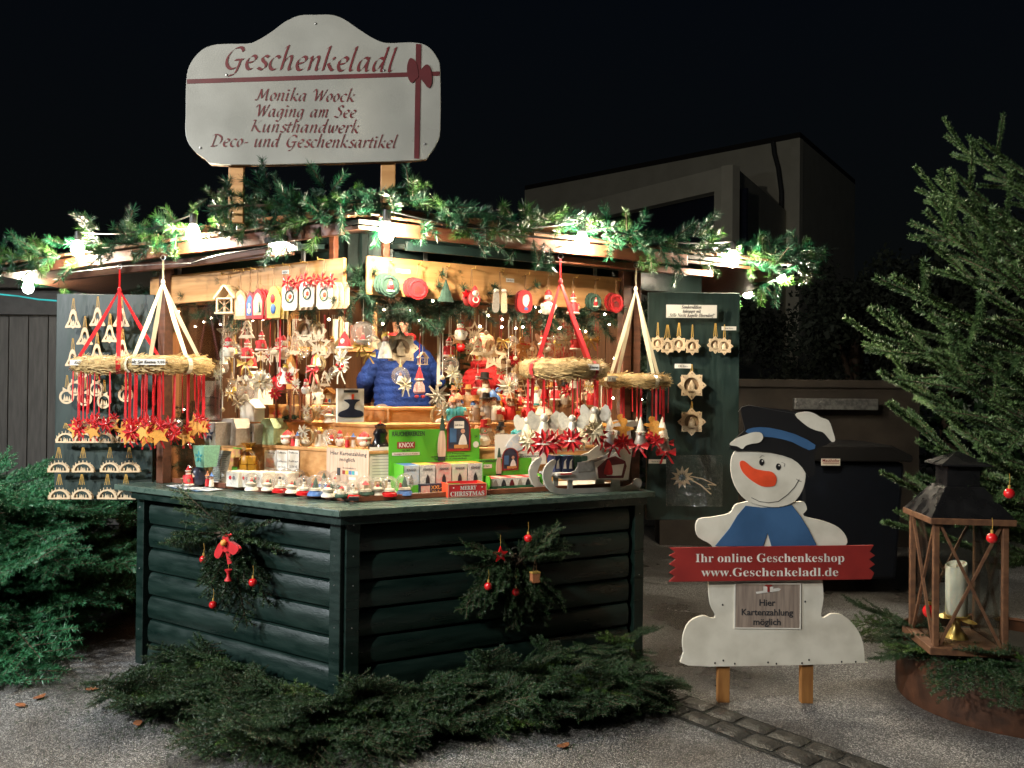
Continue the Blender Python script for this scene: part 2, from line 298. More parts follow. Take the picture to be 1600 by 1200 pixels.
r3 = nt.nodes.new('ShaderNodeValToRGB'); r3.color_ramp.elements[0].position = .35; r3.color_ramp.elements[1].position = .6; r3.color_ramp.elements[0].color = (.34, .31, .28, 1); r3.color_ramp.elements[1].color = (1, 1, 1, 1)
nt.links.new(wn2.outputs[0], r3.inputs[0]); nt.links.new(mx.outputs[2], mx2.inputs[6]); nt.links.new(r3.outputs[0], mx2.inputs[7]); nt.links.new(mx2.outputs[2], b.inputs['Base Color'])
mat('sett', (.075, .072, .062), .42, (.032, .03, .027), sc=18, bump=.8, bsc=60, dist=.01, rvar=.12)
mat('joint', (.02, .02, .016), .9, bump=.8, dist=.01)
# ------------------------------------------------------------------ lettering (built-in font stack)
def conv(s, st):
    if st == 'sans': return s
    U, L = {'serif': (0x1D400, 0x1D41A), 'italic': (0x1D434, 0x1D44E), 'bolditalic': (0x1D468, 0x1D482)}[st]; o = ''
    for c in s: o += chr(U + ord(c) - 65) if 'A' <= c <= 'Z' else ('\u210e' if (c == 'h' and st == 'italic') else chr(L + ord(c) - 97)) if 'a' <= c <= 'z' else c
    return o
_tc = {}
def text_mesh(body, size, m, st='sans', off=0, th=.0006, spacing=1, line=1.0, align='CENTER', width=None, shear=0):
    key = (body, size, m, st, off, width, align, shear)
    if key in _tc: return _tc[key]
    c = bpy.data.curves.new('lettering', 'FONT'); c.body = conv(body, st); c.size = size; c.offset = off * size; c.extrude = th; c.space_character = spacing; c.space_line = line
    c.align_x = align; c.resolution_u = 3 if size > .03 else 1; c.shear = shear
    o = bpy.data.objects.new('lettering', c); COL.objects.link(o); bpy.context.view_layer.update()
    me = bpy.data.meshes.new_from_object(o.evaluated_get(bpy.context.evaluated_depsgraph_get())); bpy.data.objects.remove(o)
    k = 1
    if len(me.vertices):
        xs = [v.co.x for v in me.vertices]
        if width: k = width / (max(xs) - min(xs))
    for v in me.vertices: v.co = (v.co.x * k, -v.co.z, v.co.y * (k if width and k < 1 and False else 1))
    me.materials.clear(); me.materials.append(M[m]); me.name = 'lettering'; _tc[key] = me; return me

# calligraphic hand for the roof sign: strokes written with a broad nib
def _stem(x0=-.02, y0=.85): return [(x0, y0), (.1, 1.0), (.12, .8), (.06, 0)]
_BW = [(.6, .9), (.4, 1.0), (.12, .75), (.03, .3), (.15, .03), (.4, .25), (.6, .75)]; _AS = [(.0, 1.55), (.2, 1.75), (.14, 1.2), (.05, 0)]; _AR = [(.1, .5), (.35, .93), (.55, 1.0), (.6, .75), (.55, .15), (.65, .02), (.82, .2)]
GLY = {'e': (.72, [[(.08, .45), (.5, .58), (.6, .85), (.4, 1.0), (.12, .75), (.05, .4), (.2, .05), (.42, .02), (.66, .22)]]), 's': (.62, [[(.58, .9), (.4, 1.0), (.2, .85), (.27, .63), (.5, .42), (.5, .15), (.28, 0), (.02, .12)]]),
 'c': (.68, [[(.6, .85), (.42, 1.0), (.15, .8), (.03, .4), (.18, .05), (.42, .02), (.62, .2)]]), 'h': (.87, [_AS, _AR]), 'n': (.87, [_stem(), _AR]), 'k': (.84, [_AS, [(.1, .45), (.4, .75), (.6, .95), (.62, .8), (.32, .5)], [(.3, .52), (.5, .2), (.68, .02), (.85, .15)]]),
 'l': (.44, [[(.02, 1.58), (.2, 1.75), (.14, 1.2), (.06, .25), (.15, .02), (.38, .2)]]), 'a': (.92, [_BW, [(.64, 1.0), (.6, .5), (.6, .12), (.7, .02), (.88, .2)]]), 'd': (.95, [_BW, [(.55, 1.6), (.74, 1.75), (.68, 1.1), (.6, .2), (.7, .02), (.88, .2)]]),
 'i': (.42, [[(-.02, .82), (.1, 1.0), (.1, .6), (.06, .15), (.16, .02), (.36, .2)], [(.03, 1.47), (.16, 1.33)]]), 'o': (.68, [[(.38, 1), (.1, .78), (.03, .35), (.2, 0), (.45, .2), (.56, .6), (.42, .95), (.3, 1.0)]]), 'g': (.87, [_BW, [(.64, 1.0), (.6, .4), (.52, -.3), (.3, -.6), (.02, -.5)]]),
 'm': (1.27, [_stem(), [(.1, .5), (.33, .93), (.48, 1.0), (.53, .75), (.48, 0)], [(.5, .5), (.76, .93), (.92, 1.0), (.97, .75), (.92, .15), (1.02, .02), (1.2, .2)]]), 'r': (.6, [_stem(), [(.1, .55), (.3, .92), (.5, 1.0), (.58, .86)]]),
 't': (.47, [[(.22, 1.35), (.12, .7), (.06, .2), (.18, .02), (.4, .18)], [(-.05, .95), (.42, 1.0)]]), 'u': (.92, [[(-.02, .85), (.1, 1.0), (.08, .5), (.1, .1), (.25, .02), (.5, .4), (.62, .95)], [(.64, 1.0), (.6, .15), (.7, .02), (.88, .2)]]),
 'w': (1.05, [[(-.02, .85), (.1, 1.0), (.08, .4), (.15, .05), (.35, .15), (.5, .9)], [(.5, .95), (.5, .3), (.6, .02), (.8, .2), (.95, .65), (.9, 1.0)]]), '-': (.5, [[(.05, .5), (.4, .55)]]),
 'D': (1.2, [[(.25, 1.5), (.2, .9), (.1, .05)], [(-.15, 1.3), (.1, 1.55), (.6, 1.5), (1.0, 1.1), (.95, .5), (.55, .08), (-.05, 0)]]), 'G': (1.25, [[(1.05, 1.3), (.85, 1.56), (.45, 1.45), (.12, .95), (.1, .4), (.4, .02), (.75, .1), (.95, .35)], [(.62, .66), (1.15, .7)], [(.98, .66), (.9, .1), (.75, -.35), (.4, -.5)]]),
 'M': (1.4, [[(-.15, .1), (.1, .1), (.22, .8), (.3, 1.5)], [(.3, 1.5), (.55, .3)], [(.55, .3), (1.05, 1.55)], [(1.05, 1.55), (1.05, .6), (1.1, .05), (1.3, .15)]]), 'W': (1.35, [[(-.25, 1.2), (-.05, 1.55), (.15, 1.3), (.25, .05)], [(.25, .05), (.75, 1.45)], [(.75, 1.45), (.8, .05)], [(.8, .05), (1.15, 1.0), (1.3, 1.6)]]),
 'K': (1.2, [[(.3, 1.5), (.2, .8), (.1, .05)], [(-.15, 1.3), (.1, 1.55), (.3, 1.5)], [(1.0, 1.55), (.6, 1.2), (.25, .8)], [(.35, .85), (.7, .3), (1.05, 0), (1.2, .1)]]), 'S': (.92, [[(.85, 1.35), (.65, 1.58), (.3, 1.42), (.3, 1.1), (.65, .75), (.65, .3), (.35, 0), (-.05, .15)]]), ' ': (.55, [])}
def script_text(s, width, xh, m, nib=.25, track=.12):
    mb = MB(); x = 0; q = 0; na = R(38); nx, nz = cos(na) * nib / 2, sin(na) * nib / 2; W0 = sum(GLY[c][0] + track for c in s) - track; kx = width / W0; kk = 0
    for c in s:
        for st in GLY[c][1]:
            P = [Vector(p) for p in st]; P = [P[0] * 2 - P[1]] + P + [P[-1] * 2 - P[-2]]; D = []
            for i in range(1, len(P) - 2):
                a, b, c_, d = P[i - 1:i + 3]
                for t in [j / 5 for j in range(5)]: D.append(.5 * ((2 * b) + (c_ - a) * t + (2 * a - 5 * b + 4 * c_ - d) * t * t + (3 * b - a - 3 * c_ + d) * t ** 3))
            D.append(P[-2])
            V = [((x + p.x + .22 * p.y) * kx - width / 2, p.y * xh) for p in D]; y = -.0006 - .00004 * (kk % 5); kk += 1; n0 = len(mb.v)
            for (u, z) in V: mb.v += [(u - nx * xh, y, z - nz * xh), (u + nx * xh, y, z + nz * xh)]; y -= .000012
            mb.f += [(n0 + 2 * i, n0 + 2 * i + 1, n0 + 2 * i + 3, n0 + 2 * i + 2) for i in range(len(V) - 1)]
        x += GLY[c][0] + track
    me = mb.mesh('lettering', m); return me
# ================================================================== GROUND AND BACKGROUND
def structure(name, me, **k): o = link(name, me, **k); o['kind'] = 'structure'; return o
g = MB(); g.add([(-150, -60, 0), (150, -60, 0), (150, 250, 0), (-150, 250, 0)], [(0, 1, 2, 3)]); structure('ground', g.mesh('ground', 'asphalt'))
# granite sett gutter crossing the square
GA, GB = Vector((.25, 4.95, 0)), Vector((2.35, 2.45, 0)); gd = (GB - GA).normalized(); gn = Vector((-gd.y, gd.x, 0))
g = MB(); w = .145; g.add([GA - gn * w, GA + gn * w, GB + gn * w, GB - gn * w], [(0, 3, 2, 1)]); g.v = [(x, y, .004) for x, y, z in g.v]
gut = structure('gutter', g.mesh('gutter', 'joint'))
setts = []
for q in range(4):
    mb = MB(); lx, ly = .165, .118; n = 6
    for j in range(n + 1):
        for i in range(n + 1):
            a, b2 = i / n * 2 - 1, j / n * 2 - 1; e = max(abs(a), abs(b2)) ** 5
            mb.v.append((a * lx / 2 * (1 - .05 * b2 * b2) + random.uniform(-.002, .002), b2 * ly / 2 * (1 - .04 * a * a) + random.uniform(-.002, .002), .016 * (1 - e * .8) + random.uniform(-.0015, .0015)))
    mb.f = [(j * (n + 1) + i, j * (n + 1) + i + 1, (j + 1) * (n + 1) + i + 1, (j + 1) * (n + 1) + i) for j in range(n) for i in range(n)]
    setts.append(mb.mesh('sett', 'sett', True))
L = (GB - GA).length; k = 0
for row in (-1, 1):
    s = .09 + (.05 if row > 0 else 0)
    while s < L - .08:
        p = GA + gd * s + gn * row * .067; link('sett', setts[k % 4], gut, (p.x, p.y, .0045), (random.uniform(-.03, .03), random.uniform(-.03, .03), math.atan2(gd.y, gd.x) + random.uniform(-.05, .05) + PI * (k % 2)), (random.uniform(.9, 1.02), random.uniform(.93, 1.03), 1)); s += .175; k += 1
# fallen leaves
def leafmesh(q):
    mb = MB(); P = smoothp([(-.03, 0), (-.012, .016), (.012, .014), (.034, 0), (.01, -.016), (-.014, -.013)], 3)
    mb.v = [(x, y, .004 + .25 * abs(y) + q * x * x * 8) for x, y in P]; mb.f = [tuple(range(len(P)))]; return mb.mesh('leaf', 'dead_leaf')
lm = [leafmesh(.4), leafmesh(.9)]
for i, (u, v, lab) in enumerate([(142, 1079, 'small brown fallen leaf on the pavement left of the stall, close to two others'), (61, 1092, 'reddish leaf lying lowest and leftmost on the wet pavement'), (32, 1104, 'dark leaf flat on the wet asphalt near the left edge'), (880, 1168, 'pale brown leaf on the pavement in front of the fir branches'), (215, 1132, 'curled orange leaf at the tip of the fir branches, left')]):
    p = onz(u, v, .002); o = link('fallen_leaf', lm[i % 2], None, p, (0, 0, i * 1.3), 1.2); tag(o, lab, 'leaf', 'fallen leaves on the pavement')
# the pale flat-roofed building far behind, upper right
def wallp(name, A, B, z0, z1, th, m, parent):
    d = (B - A).normalized(); n = Vector((d.y, -d.x, 0)); mb = MB(); a, b2 = A, B
    mb.add([Vector((p.x, p.y, z)) + n * o for z in (z0, z1) for o in (0, -th) for p in (a, b2)], [(0, 1, 5, 4), (3, 2, 6, 7), (0, 4, 6, 2), (1, 3, 7, 5), (4, 5, 7, 6), (0, 2, 3, 1)]); return link(name, mb.mesh(name, m), parent)
bd = thing('hall_building', 'pale flat-roofed hall with a dark drainpipe rising behind the right garland', 'building', (13, 36, 0))
def par(o, p): o.parent = p; o.matrix_parent_inverse = Matrix.Translation(-p.location); return o
B0 = at(1250, 215, 36); B1 = at(820, 302, 46); B2 = at(1336, 292, 44); zt = B0.z
par(wallp('front_wall', Vector((B1.x, B1.y, 0)), Vector((B0.x, B0.y, 0)), 0, zt, .4, 'render_wall', None), bd)
par(wallp('side_wall', Vector((B0.x, B0.y, 0)), Vector((B2.x, B2.y, 0)), 0, zt, .4, 'render_wall', None), bd)
d = (Vector((B0.x, B0.y, 0)) - Vector((B1.x, B1.y, 0))).normalized(); n = Vector((d.y, -d.x, 0))
mb = MB(); c = Vector((B0.x, B0.y, zt + .1)); P = [B1, B0, B2, B2 + (B1 - B0)]; mb.plate([Vector((p.x, p.y, zt + .25)) for p in P], .25); par(link('roof', mb.mesh('roof', 'roof_dark')), bd)
pp = [onpl(u, v, Vector((B0.x, B0.y, 0)) + n * .2, n) for u, v in ((1208, 222), (1210, 240), (1216, 262), (1221, 300), (1221, 380))]
mb = MB(); mb.tube(pp, .11, 8); par(link('drainpipe', mb.mesh('drainpipe', 'shed_dark')), bd)
bd2 = thing('annex_building', 'lower pale annex with a recessed dark window band, in front of the taller hall', 'building', (8, 29, 0))
A0 = at(1145, 257, 29); A1 = at(930, 309, 34.5); A2 = at(1247, 346, 38.5); za = A0.z; v0 = lambda p: Vector((p.x, p.y, 0))
da = (v0(A0) - v0(A1)).normalized(); na = Vector((da.y, -da.x, 0)); Lw = (v0(A0) - v0(A1)).length
par(wallp('front_wall', v0(A1) - da * 4, v0(A0), 0, za - 3.0, .4, 'render_wall', None), bd2)
par(wallp('parapet', v0(A1) - da * 4, v0(A0), za - .8, za, .4, 'render_wall', None), bd2)
par(wallp('pier', v0(A0) - da * .8, v0(A0), za - 3.0, za - .8, .4, 'render_wall', None), bd2)
par(wallp('window_band', v0(A1) - na * .8 - da * 4, v0(A0) - na * .8, za - 3.2, za - .7, .1, 'photo_dark', None), bd2)
par(wallp('side_wall', v0(A0) + na * 0, v0(A2), 0, za, .4, 'render_wall', None), bd2)
# low wall with a steel plate behind the snowman
gw = thing('garden_wall', 'low brown concrete wall behind the snowman, dark in the night', 'wall', (2.9, 8.6, 0))
A, B = at(1148, 604, 8.6), at(1432, 598, 8.6)
mb = MB(); mb.box((0, 0, A.z / 2), (B.x - A.x + .8, .3, A.z)); link('wall_block', mb.mesh('wall', 'concrete'), gw, (.0, 0.15, 0))
mb = MB(); mb.box((0, 0, A.z + .04), (B.x - A.x + .9, .4, .08)); link('coping', mb.mesh('coping', 'concrete'), gw, (0, .15, 0))
pa, pb = at(1241, 622, 8.4), at(1372, 641, 8.4)
sp_ = thing('steel_rail_plate', 'grey galvanised steel plate with two bolts on the low wall behind the snowman', 'metal plate', (0, 0, 0))
mb = MB(); mb.box(((pa.x + pb.x) / 2, 8.42, (pa.z + pb.z) / 2), (pb.x - pa.x, .06, pa.z - pb.z)); bev(link('plate', mb.mesh('plate', 'galv'), sp_), .008)
for u in (1248, 1285):
    q = at(u, 631, 8.36); mb = MB(); mb.tube([(0, 0, 0), (0, .03, 0)], .028, 6); link('bolt', mb.mesh('bolt', 'galv'), sp_, q)
# waste container with sticker
c0 = at(1330, 672, 6.6); wb = thing('waste_container', 'dark blue waste container with a small red and white sticker, behind the snowman', 'waste bin', (c0.x, 6.9, 0))
mb = MB(); mb.add([(x * (.36 if z < .5 else .42), y * .33, z) for z in (.12, 1.05) for x, y in ((-1, -1), (1, -1), (1, 1), (-1, 1))], [(0, 1, 5, 4), (1, 2, 6, 5), (2, 3, 7, 6), (3, 0, 4, 7), (4, 5, 6, 7), (3, 2, 1, 0)]); bev(link('body', mb.mesh('body', 'bin_blue'), wb), .03)
mb = MB(); mb.prism([(-.46, 0), (-.46, .05), (-.3, .13), (.3, .13), (.46, .05), (.46, 0)], -.38, .38); bev(link('lid', mb.mesh('lid', 'paint_black'), wb, (0, 0, 1.06)), .015)
for sx in (-1, 1):
    mb = MB(); mb.tube([(sx * .3, -.02, .1), (sx * .36, -.02, .1)], .1, 12); link('wheel', mb.mesh('wheel', 'paint_black'), wb, (0, .2, 0))
st = at(1298, 722, 6.52); sk = MB(); sk.box((0, 0, 0), (.15, .004, .055)); so_ = link('sticker', sk.mesh('sticker', 'paper'), wb, st - Vector((c0.x, 6.9, 0)))
link('lettering', text_mesh('Mauthofer', .032, 'banner_red', 'sans', .01, width=.135), so_, (0, -.004, .002))
sk = MB(); sk.box((0, 0, 0), (.13, .002, .004)); link('print_line', sk.mesh('line', 'banner_red'), so_, (0, -.004, -.008)); 
# grey shed on the left
sh = thing('grey_shed', 'grey wooden shed of wide vertical boards with a dark beam, left edge behind the stall', 'shed', (-5.4, 8.3, 0))
A = at(-60, 465, 8.3); B = at(200, 465, 8.3); wdt = B.x - A.x; nb = 11
for i in range(nb):
    mb = MB(); bw = wdt * 1.3 / nb; mb.box((0, 0, 1.15), (bw - .012, .03, 2.3)); link('board', mb.mesh('board', 'shed_grey'), sh, (A.x - .5 + bw * (i + .5) + 5.4, 0, 0))
mb = MB(); mb.box((0, 0, 2.42), (wdt * 1.35, .12, .24)); link('beam', mb.mesh('beam', 'shed_dark'), sh, ((A.x + B.x) / 2 + 5.4, -.04, 0))
mb = MB(); mb.box((0, .6, 2.6), (wdt * 1.4, 1.6, .1)); link('roof', mb.mesh('roof', 'roof_dark'), sh, ((A.x + B.x) / 2 + 5.4, -.04, 0))
mb = MB(); mb.box((0, 0, .25), (wdt * 1.35, .06, .06)); link('rail', mb.mesh('rail', 'shed_dark'), sh, ((A.x + B.x) / 2 + 5.4, -.05, 0))
mb = MB(); P = [at(-20, 458, 5.6), at(30, 463, 5.6), at(60, 468, 5.5), at(100, 471, 5.4)]; mb.tube(P, .006, 6); tag(link('teal_cable', mb.mesh('cable', 'cable_teal')), 'thin teal cable running left from the green ornament board', 'cable')
# ================================================================== THE STALL
stall = thing('market_stall', 'dark green six-sided wooden market stall with lit eaves and open counter', 'market stall', (C0.x, C0.y, 0))
def sp(name, me, loc=(0, 0, 0), rz=0, bevel=0, parent=None, rot=None):
    o = link(name, me, parent or stall, Vector(loc) - (stall.location if parent is None else Vector((0, 0, 0))), rot or (0, 0, rz))
    if bevel: bev(o, bevel)
    return o
SL, SR = 1.60, 1.741
# log-profile planks
prof = [(0, 0), (-.004, .004), (-.022, .012), (-.029, .04), (-.030, .075), (-.026, .105), (-.014, .128), (0, .1335)]
def plank(side, L, i):
    mb = MB(); n = len(prof); z0 = -.012 + .1355 * i; nx = 7
    for k in range(nx):
        x = -L / 2 + L * k / (nx - 1)
        mb.v += [(x, y + random.uniform(-.0008, .0008), z0 + z) for y, z in prof] + [(x, .012, z0 + .1335), (x, .012, z0)]
    m_ = n + 2; mb.f = [(k * m_ + j, (k + 1) * m_ + j, (k + 1) * m_ + (j + 1) % m_, k * m_ + (j + 1) % m_) for k in range(nx - 1) for j in range(m_)] + [tuple(range(m_)), tuple((nx - 1) * m_ + j for j in range(m_))[::-1]]
    me = mb.mesh('plank', 'green_paint', True); p = fp(side, L / 2 + .02, -.03, 0); sp('plank', me, p, SIDE[side][2])
for side, L in (('L', SL), ('R', SR)):
    for i in range(7): plank(side, L - .1, i)
    mb = MB(); mb.box((0, 0, .5), (L, .02, 1.0)); sp('back_board', mb.mesh('b', 'paint_black'), fp(side, L / 2, -.07, 0), SIDE[side][2])
    # end post, corner boards
    mb = MB(); mb.box((0, 0, .5), (.065, .07, 1.0)); sp('post', mb.mesh('post', 'green_paint'), fp(side, L - .02, -.02, 0), SIDE[side][2], .004)
    mb = MB(); mb.box((0, 0, .5), (.07, .03, 1.0)); sp('corner_board', mb.mesh('corner_board', 'green_paint'), fp(side, .035, .012, 0), SIDE[side][2], .004)
    for k in range(3):
        mb = MB(); mb.box((0, 0, .968), (.03, .03, .06)); sp('spacer', mb.mesh('spacer', 'green_paint'), fp(side, L * (.25 + .28 * k), -.03, 0), SIDE[side][2])
    sm = MB(); sm.ball((0, 0, 0), .0035, (1, .5, 1), 6); sme = sm.mesh('screw', 'steel')
    for z in (.95, .80, .66, .46, .34, .19): sp('screw', sme, fp(side, .035 + .01 * (z * 7 % 1 - .5), .0285, z))
    for z in (.9, .55, .2): sp('screw', sme, fp(side, L - .02, .017, z))
    # closed walls continuing behind
# counter top: a mitred ledge per side
def ledge(name, side, L, o0, o1, z0, z1, m, k=.56, bevel=.004):
    # o0 outer, o1 inner offset; mitre along the bisector
    a = fp(side, -k * o0, o0, 0); b2 = fp(side, L, o0, 0); c2 = fp(side, L, o1, 0); d2 = fp(side, -k * o1, o1, 0)
    P = [a, b2, c2, d2]; mb = MB(); mb.add([(p.x - C0.x, p.y - C0.y, z) for z in (z0, z1) for p in P], [(0, 3, 2, 1), (4, 5, 6, 7), (0, 1, 5, 4), (1, 2, 6, 5), (2, 3, 7, 6), (3, 0, 4, 7)])
    if side == 'L': mb.f = [f[::-1] for f in mb.f]
    o = link(name, mb.mesh(name, m), stall); bev(o, bevel); return o
K = .56
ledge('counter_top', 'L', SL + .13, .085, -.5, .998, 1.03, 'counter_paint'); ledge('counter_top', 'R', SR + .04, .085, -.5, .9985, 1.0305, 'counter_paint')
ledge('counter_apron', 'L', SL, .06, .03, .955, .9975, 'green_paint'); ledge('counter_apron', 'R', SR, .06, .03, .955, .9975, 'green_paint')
ledge('display_deck', 'L', SL - .05, -.17, -1.0, 1.032, 1.05, 'box_white'); ledge('display_deck', 'R', SR - .05, -.17, -1.0, 1.0325, 1.0505, 'box_white')
ledge('deck_edging', 'L', SL - .05, -.155, -.169, 1.031, 1.058, 'red_wood', bevel=.002); ledge('deck_edging', 'R', SR - .05, -.155, -.169, 1.031, 1.058, 'red_wood', bevel=.002)
mb = MB(); mb.box((0, 0, 0), (.05, .03, .02)); q = onz(553, 779, 1.055); sp('corner_bracket', mb.mesh('b', 'black_iron'), q, 0, .003)
# stepped shelves
for side, L in (('L', SL), ('R', SR)):
    for (o0, z0, z1) in ((-.42, 1.052, 1.265), (-.66, 1.267, 1.395), (-.90, 1.397, 1.485)):
        ledge('shelf_board', side, L - .05, o0 + .012, o0 - .26, z1 - .018, z1, 'pine', bevel=.003)
        ledge('shelf_front', side, L - .05, o0, o0 - .015, z0, z1 - .0185, 'pine', bevel=.001)
# posts, header boards, walls of the hut
def post(side, s, out, w, z0, z1, m='brown_wood'):
    mb = MB(); mb.box((0, 0, (z0 + z1) / 2), (w, w, z1 - z0)); sp('post', mb.mesh('post', m), fp(side, s, out, 0), SIDE[side][2], .003)
hu = {'L': (235, 537), 'R': (570, 985)}
HO = -.14
for side, L in (('L', SL), ('R', SR)):
    s0, s1 = sorted(fs(side, u, HO) for u in hu[side]); zb, zt_ = (2.085, 2.25)
    a = fpx(side, hu[side][1], 403 if side == 'L' else 436, HO); b2 = fpx(side, hu[side][1], 455 if side == 'L' else 487, HO)
    mb = MB(); mb.box((0, 0, (a.z + b2.z) / 2), (s1 - s0, .022, a.z - b2.z)); sp('header_board', mb.mesh('header_board', 'pine'), fp(side, (s0 + s1) / 2, HO, 0), SIDE[side][2], .003)
    H_BOT = b2.z
    post(side, L - .04, -.12, .06, 1.03, 2.40, 'brown_wood')
    post(side, fs(side, 519 if side == 'L' else 600, -.2), -.20, .035, 2.2, 2.40, 'red_wood')
    mb = MB(); mb.box((0, 0, 2.325), (L + .5, .03, .19)); sp('lintel', mb.mesh('lintel', 'shutter_green'), fp(side, L / 2 + .45, -.32, 0), SIDE[side][2])
    mb = MB(); mb.box((0, 0, 0), (.02, .012, .12));
    for k in (.2, .85): sp('bracket', mb.mesh('bracket', 'galv'), fp(side, s0 + (s1 - s0) * k, HO - .02, a.z + .04), SIDE[side][2])
# corner panel between the header boards
q = (DL + DR).normalized(); cq = C0 + q * .34
mb = MB(); mb.box((0, 0, 0), (.24, .03, .26)); sp('corner_panel', mb.mesh('corner_panel', 'panel_paint'), (cq.x + .03, cq.y + .05, 2.28), 0, .003)
mb = MB(); mb.box((0, 0, 0), (.14, .035, .05)); sp('corner_block', mb.mesh('corner_block', 'red_wood'), (cq.x, cq.y - .01, 2.13), 0, .003)
# hut walls: hexagon behind
HX = [fp('L', SL, -.12, 0), Vector((-2.35, 6.6, 0)), Vector((-.68, 7.6, 0)), Vector((1.0, 6.55, 0)), fp('R', SR, -.12, 0)]
for i in range(4):
    A, B = HX[i], HX[i + 1]; d = (B - A).normalized(); L = (B - A).length; rz = math.atan2(d.y, d.x); nb = int(L / .14)
    for k in range(nb):
        mb = MB(); mb.box((0, 0, 1.25), (L / nb - .006, .02, 2.5)); p = A + d * (L * (k + .5) / nb); sp('wall_board', mb.mesh('wall_board', 'panelling'), p, rz)
P = [C0 + q * .2] + HX; mb = MB(); mb.add([(p.x - C0.x, p.y - C0.y, 2.52) for p in P], [(0, 1, 2, 3, 4, 5)]); sp('ceiling', mb.mesh('ceiling', 'panelling'), C0)
mb = MB(); mb.add([(p.x - C0.x, p.y - C0.y, .42) for p in P], [(0, 1, 2, 3, 4, 5)]); sp('floor', mb.mesh('floor', 'panelling'), C0)
# roof: eaves meet over the counter corner
E0 = Vector((-.724, 3.85, 0)); EL = E0 + DL * 3.3; ER = E0 + DR * 2.75; BK = Vector((.05, 1, 0)) * 2.6; ZE = 2.36
ap = Vector((-.6, 6.9, 3.02)); ring = [EL + BK, EL, E0, ER, ER + BK]
for i in range(4):
    A, B = ring[i], ring[i + 1]; mb = MB(); N = 9
    d = (B - A).normalized()
    pts = [Vector((A.x, A.y, ZE + .03)), Vector((B.x, B.y, ZE + .03)), ap]
    mb.plate([p - Vector((C0.x, C0.y, 0)) for p in pts], .02); sp('roof_panel', mb.mesh('roof_panel', 'roof_dark'), C0)
    # soffit
    mb = MB(); inn = [A + (ap - A) * .28, B + (ap - B) * .28]; mb.plate([Vector((A.x, A.y, ZE + .0)) - C0, Vector((B.x, B.y, ZE)) - C0, Vector((inn[1].x, inn[1].y, ZE + .14)) - C0, Vector((inn[0].x, inn[0].y, ZE + .14)) - C0], .015); sp('soffit', mb.mesh('soffit', 'brown_wood'), C0)
# shingles at the eave edge, one by one
shm = []
for q_ in range(3):
    mb = MB(); w, l = .1, .16; mb.add([(x * w / 2 * random.uniform(.9, 1.05), y * l, (0 if y == 0 else .03) + dz + random.uniform(-.002, .002)) for dz in (0, .012) for x, y in ((-1, 0), (1, 0), (1, 1), (-1, 1))], [(0, 3, 2, 1), (4, 5, 6, 7), (0, 1, 5, 4), (1, 2, 6, 5), (2, 3, 7, 6), (3, 0, 4, 7)]); shm.append(mb.mesh('shingle', 'shingle'))
for (A, B) in ((E0 + DL * .04, EL), (E0 + DR * .1, ER), (EL, EL + BK), (ER, ER + BK)):
    d = (B - A).normalized(); L = (B - A).length; n = Vector((d.y, -d.x, 0))
    if n.dot(E0 + (EL + ER) / 2 - A * 2 + Vector((0, -5, 0))) < 0 and False: n = -n
    cen = Vector((-.7, 6.6, 0)); inw = (cen - A); inw = (inw - d * inw.dot(d)).normalized(); rz = math.atan2(inw.y, inw.x) - PI / 2
    for k in range(int(L / .102)):
        p = A + d * (.05 + .102 * k) - inw * (.03 + random.uniform(0, .01)); sp('shingle', shm[k % 3], (p.x, p.y, ZE + .035 + random.uniform(0, .004)), rz + random.uniform(-.03, .03))
# fascia boards below the shingles
def beam(name, A, B, z0, z1, th, m, bevel=.003):
    d = B - A; L = d.length; mb = MB(); mb.box((0, 0, (z0 + z1) / 2), (L, th, z1 - z0)); p = (A + B) / 2; return sp(name, mb.mesh(name, m), (p.x, p.y, 0), math.atan2(d.y, d.x), bevel)
beam('fascia_board', E0 + DL * .1 + NL * .0, E0 + DL * 2.75, ZE - .035, ZE + .03, .025, 'red_wood'); beam('fascia_board', E0 + DR * .14, E0 + DR * 1.95, ZE - .035, ZE + .03, .025, 'red_wood')
beam('fascia_board', E0 + DL * .5 - NL * .06, E0 + DL * 2.55 - NL * .06, ZE - .09, ZE - .037, .03, 'brown_wood'); beam('eave_batten', E0 + DR * 1.1 - NR * .07, E0 + DR * 2.2 - NR * .07, ZE - .075, ZE - .037, .03, 'red_wood')
# raised shutters folded up under the eaves
for side, L, s0 in (('L', 1.2, .35), ('R', 1.5, .3)):
    mb = MB(); mb.box((0, .12, 0), (L, .34, .025)); mb.box((0, -.04, .0), (L, .03, .045)); o = sp('raised_shutter', mb.mesh('raised_shutter', 'shutter_green'), fp(side, s0 + L / 2, -.06, 2.315), rot=(R(8), 0, SIDE[side][2])); bev(o, .003)
# display boards standing open at both ends
lp0, lp1 = at(94, 460, 4.95), at(236, 783, 4.9); rp0, rp1 = at(1013, 456, 4.82), at(1151, 812, 4.86)
def dboard(a, b, rz=0):
    mb = MB(); mb.box((0, 0, 0), (abs(b.x - a.x), .025, a.z - b.z)); return sp('display_board', mb.mesh('display_board', 'panel_paint'), ((a.x + b.x) / 2, (a.y + b.y) / 2, (a.z + b.z) / 2), rz, .003)
dboard(lp0, lp1); dboard(rp0, rp1)
mb = MB(); mb.box((0, 0, 0), (.05, .05, 2.3)); a = at(1008, 600, 4.83); sp('post', mb.mesh('post', 'brown_wood'), (a.x - .05, a.y + .05, 1.2), 0, .003)
a = at(232, 600, 4.95); sp('post', mb.mesh('post', 'brown_wood'), (a.x + .05, a.y + .06, 1.2), 0, .003)
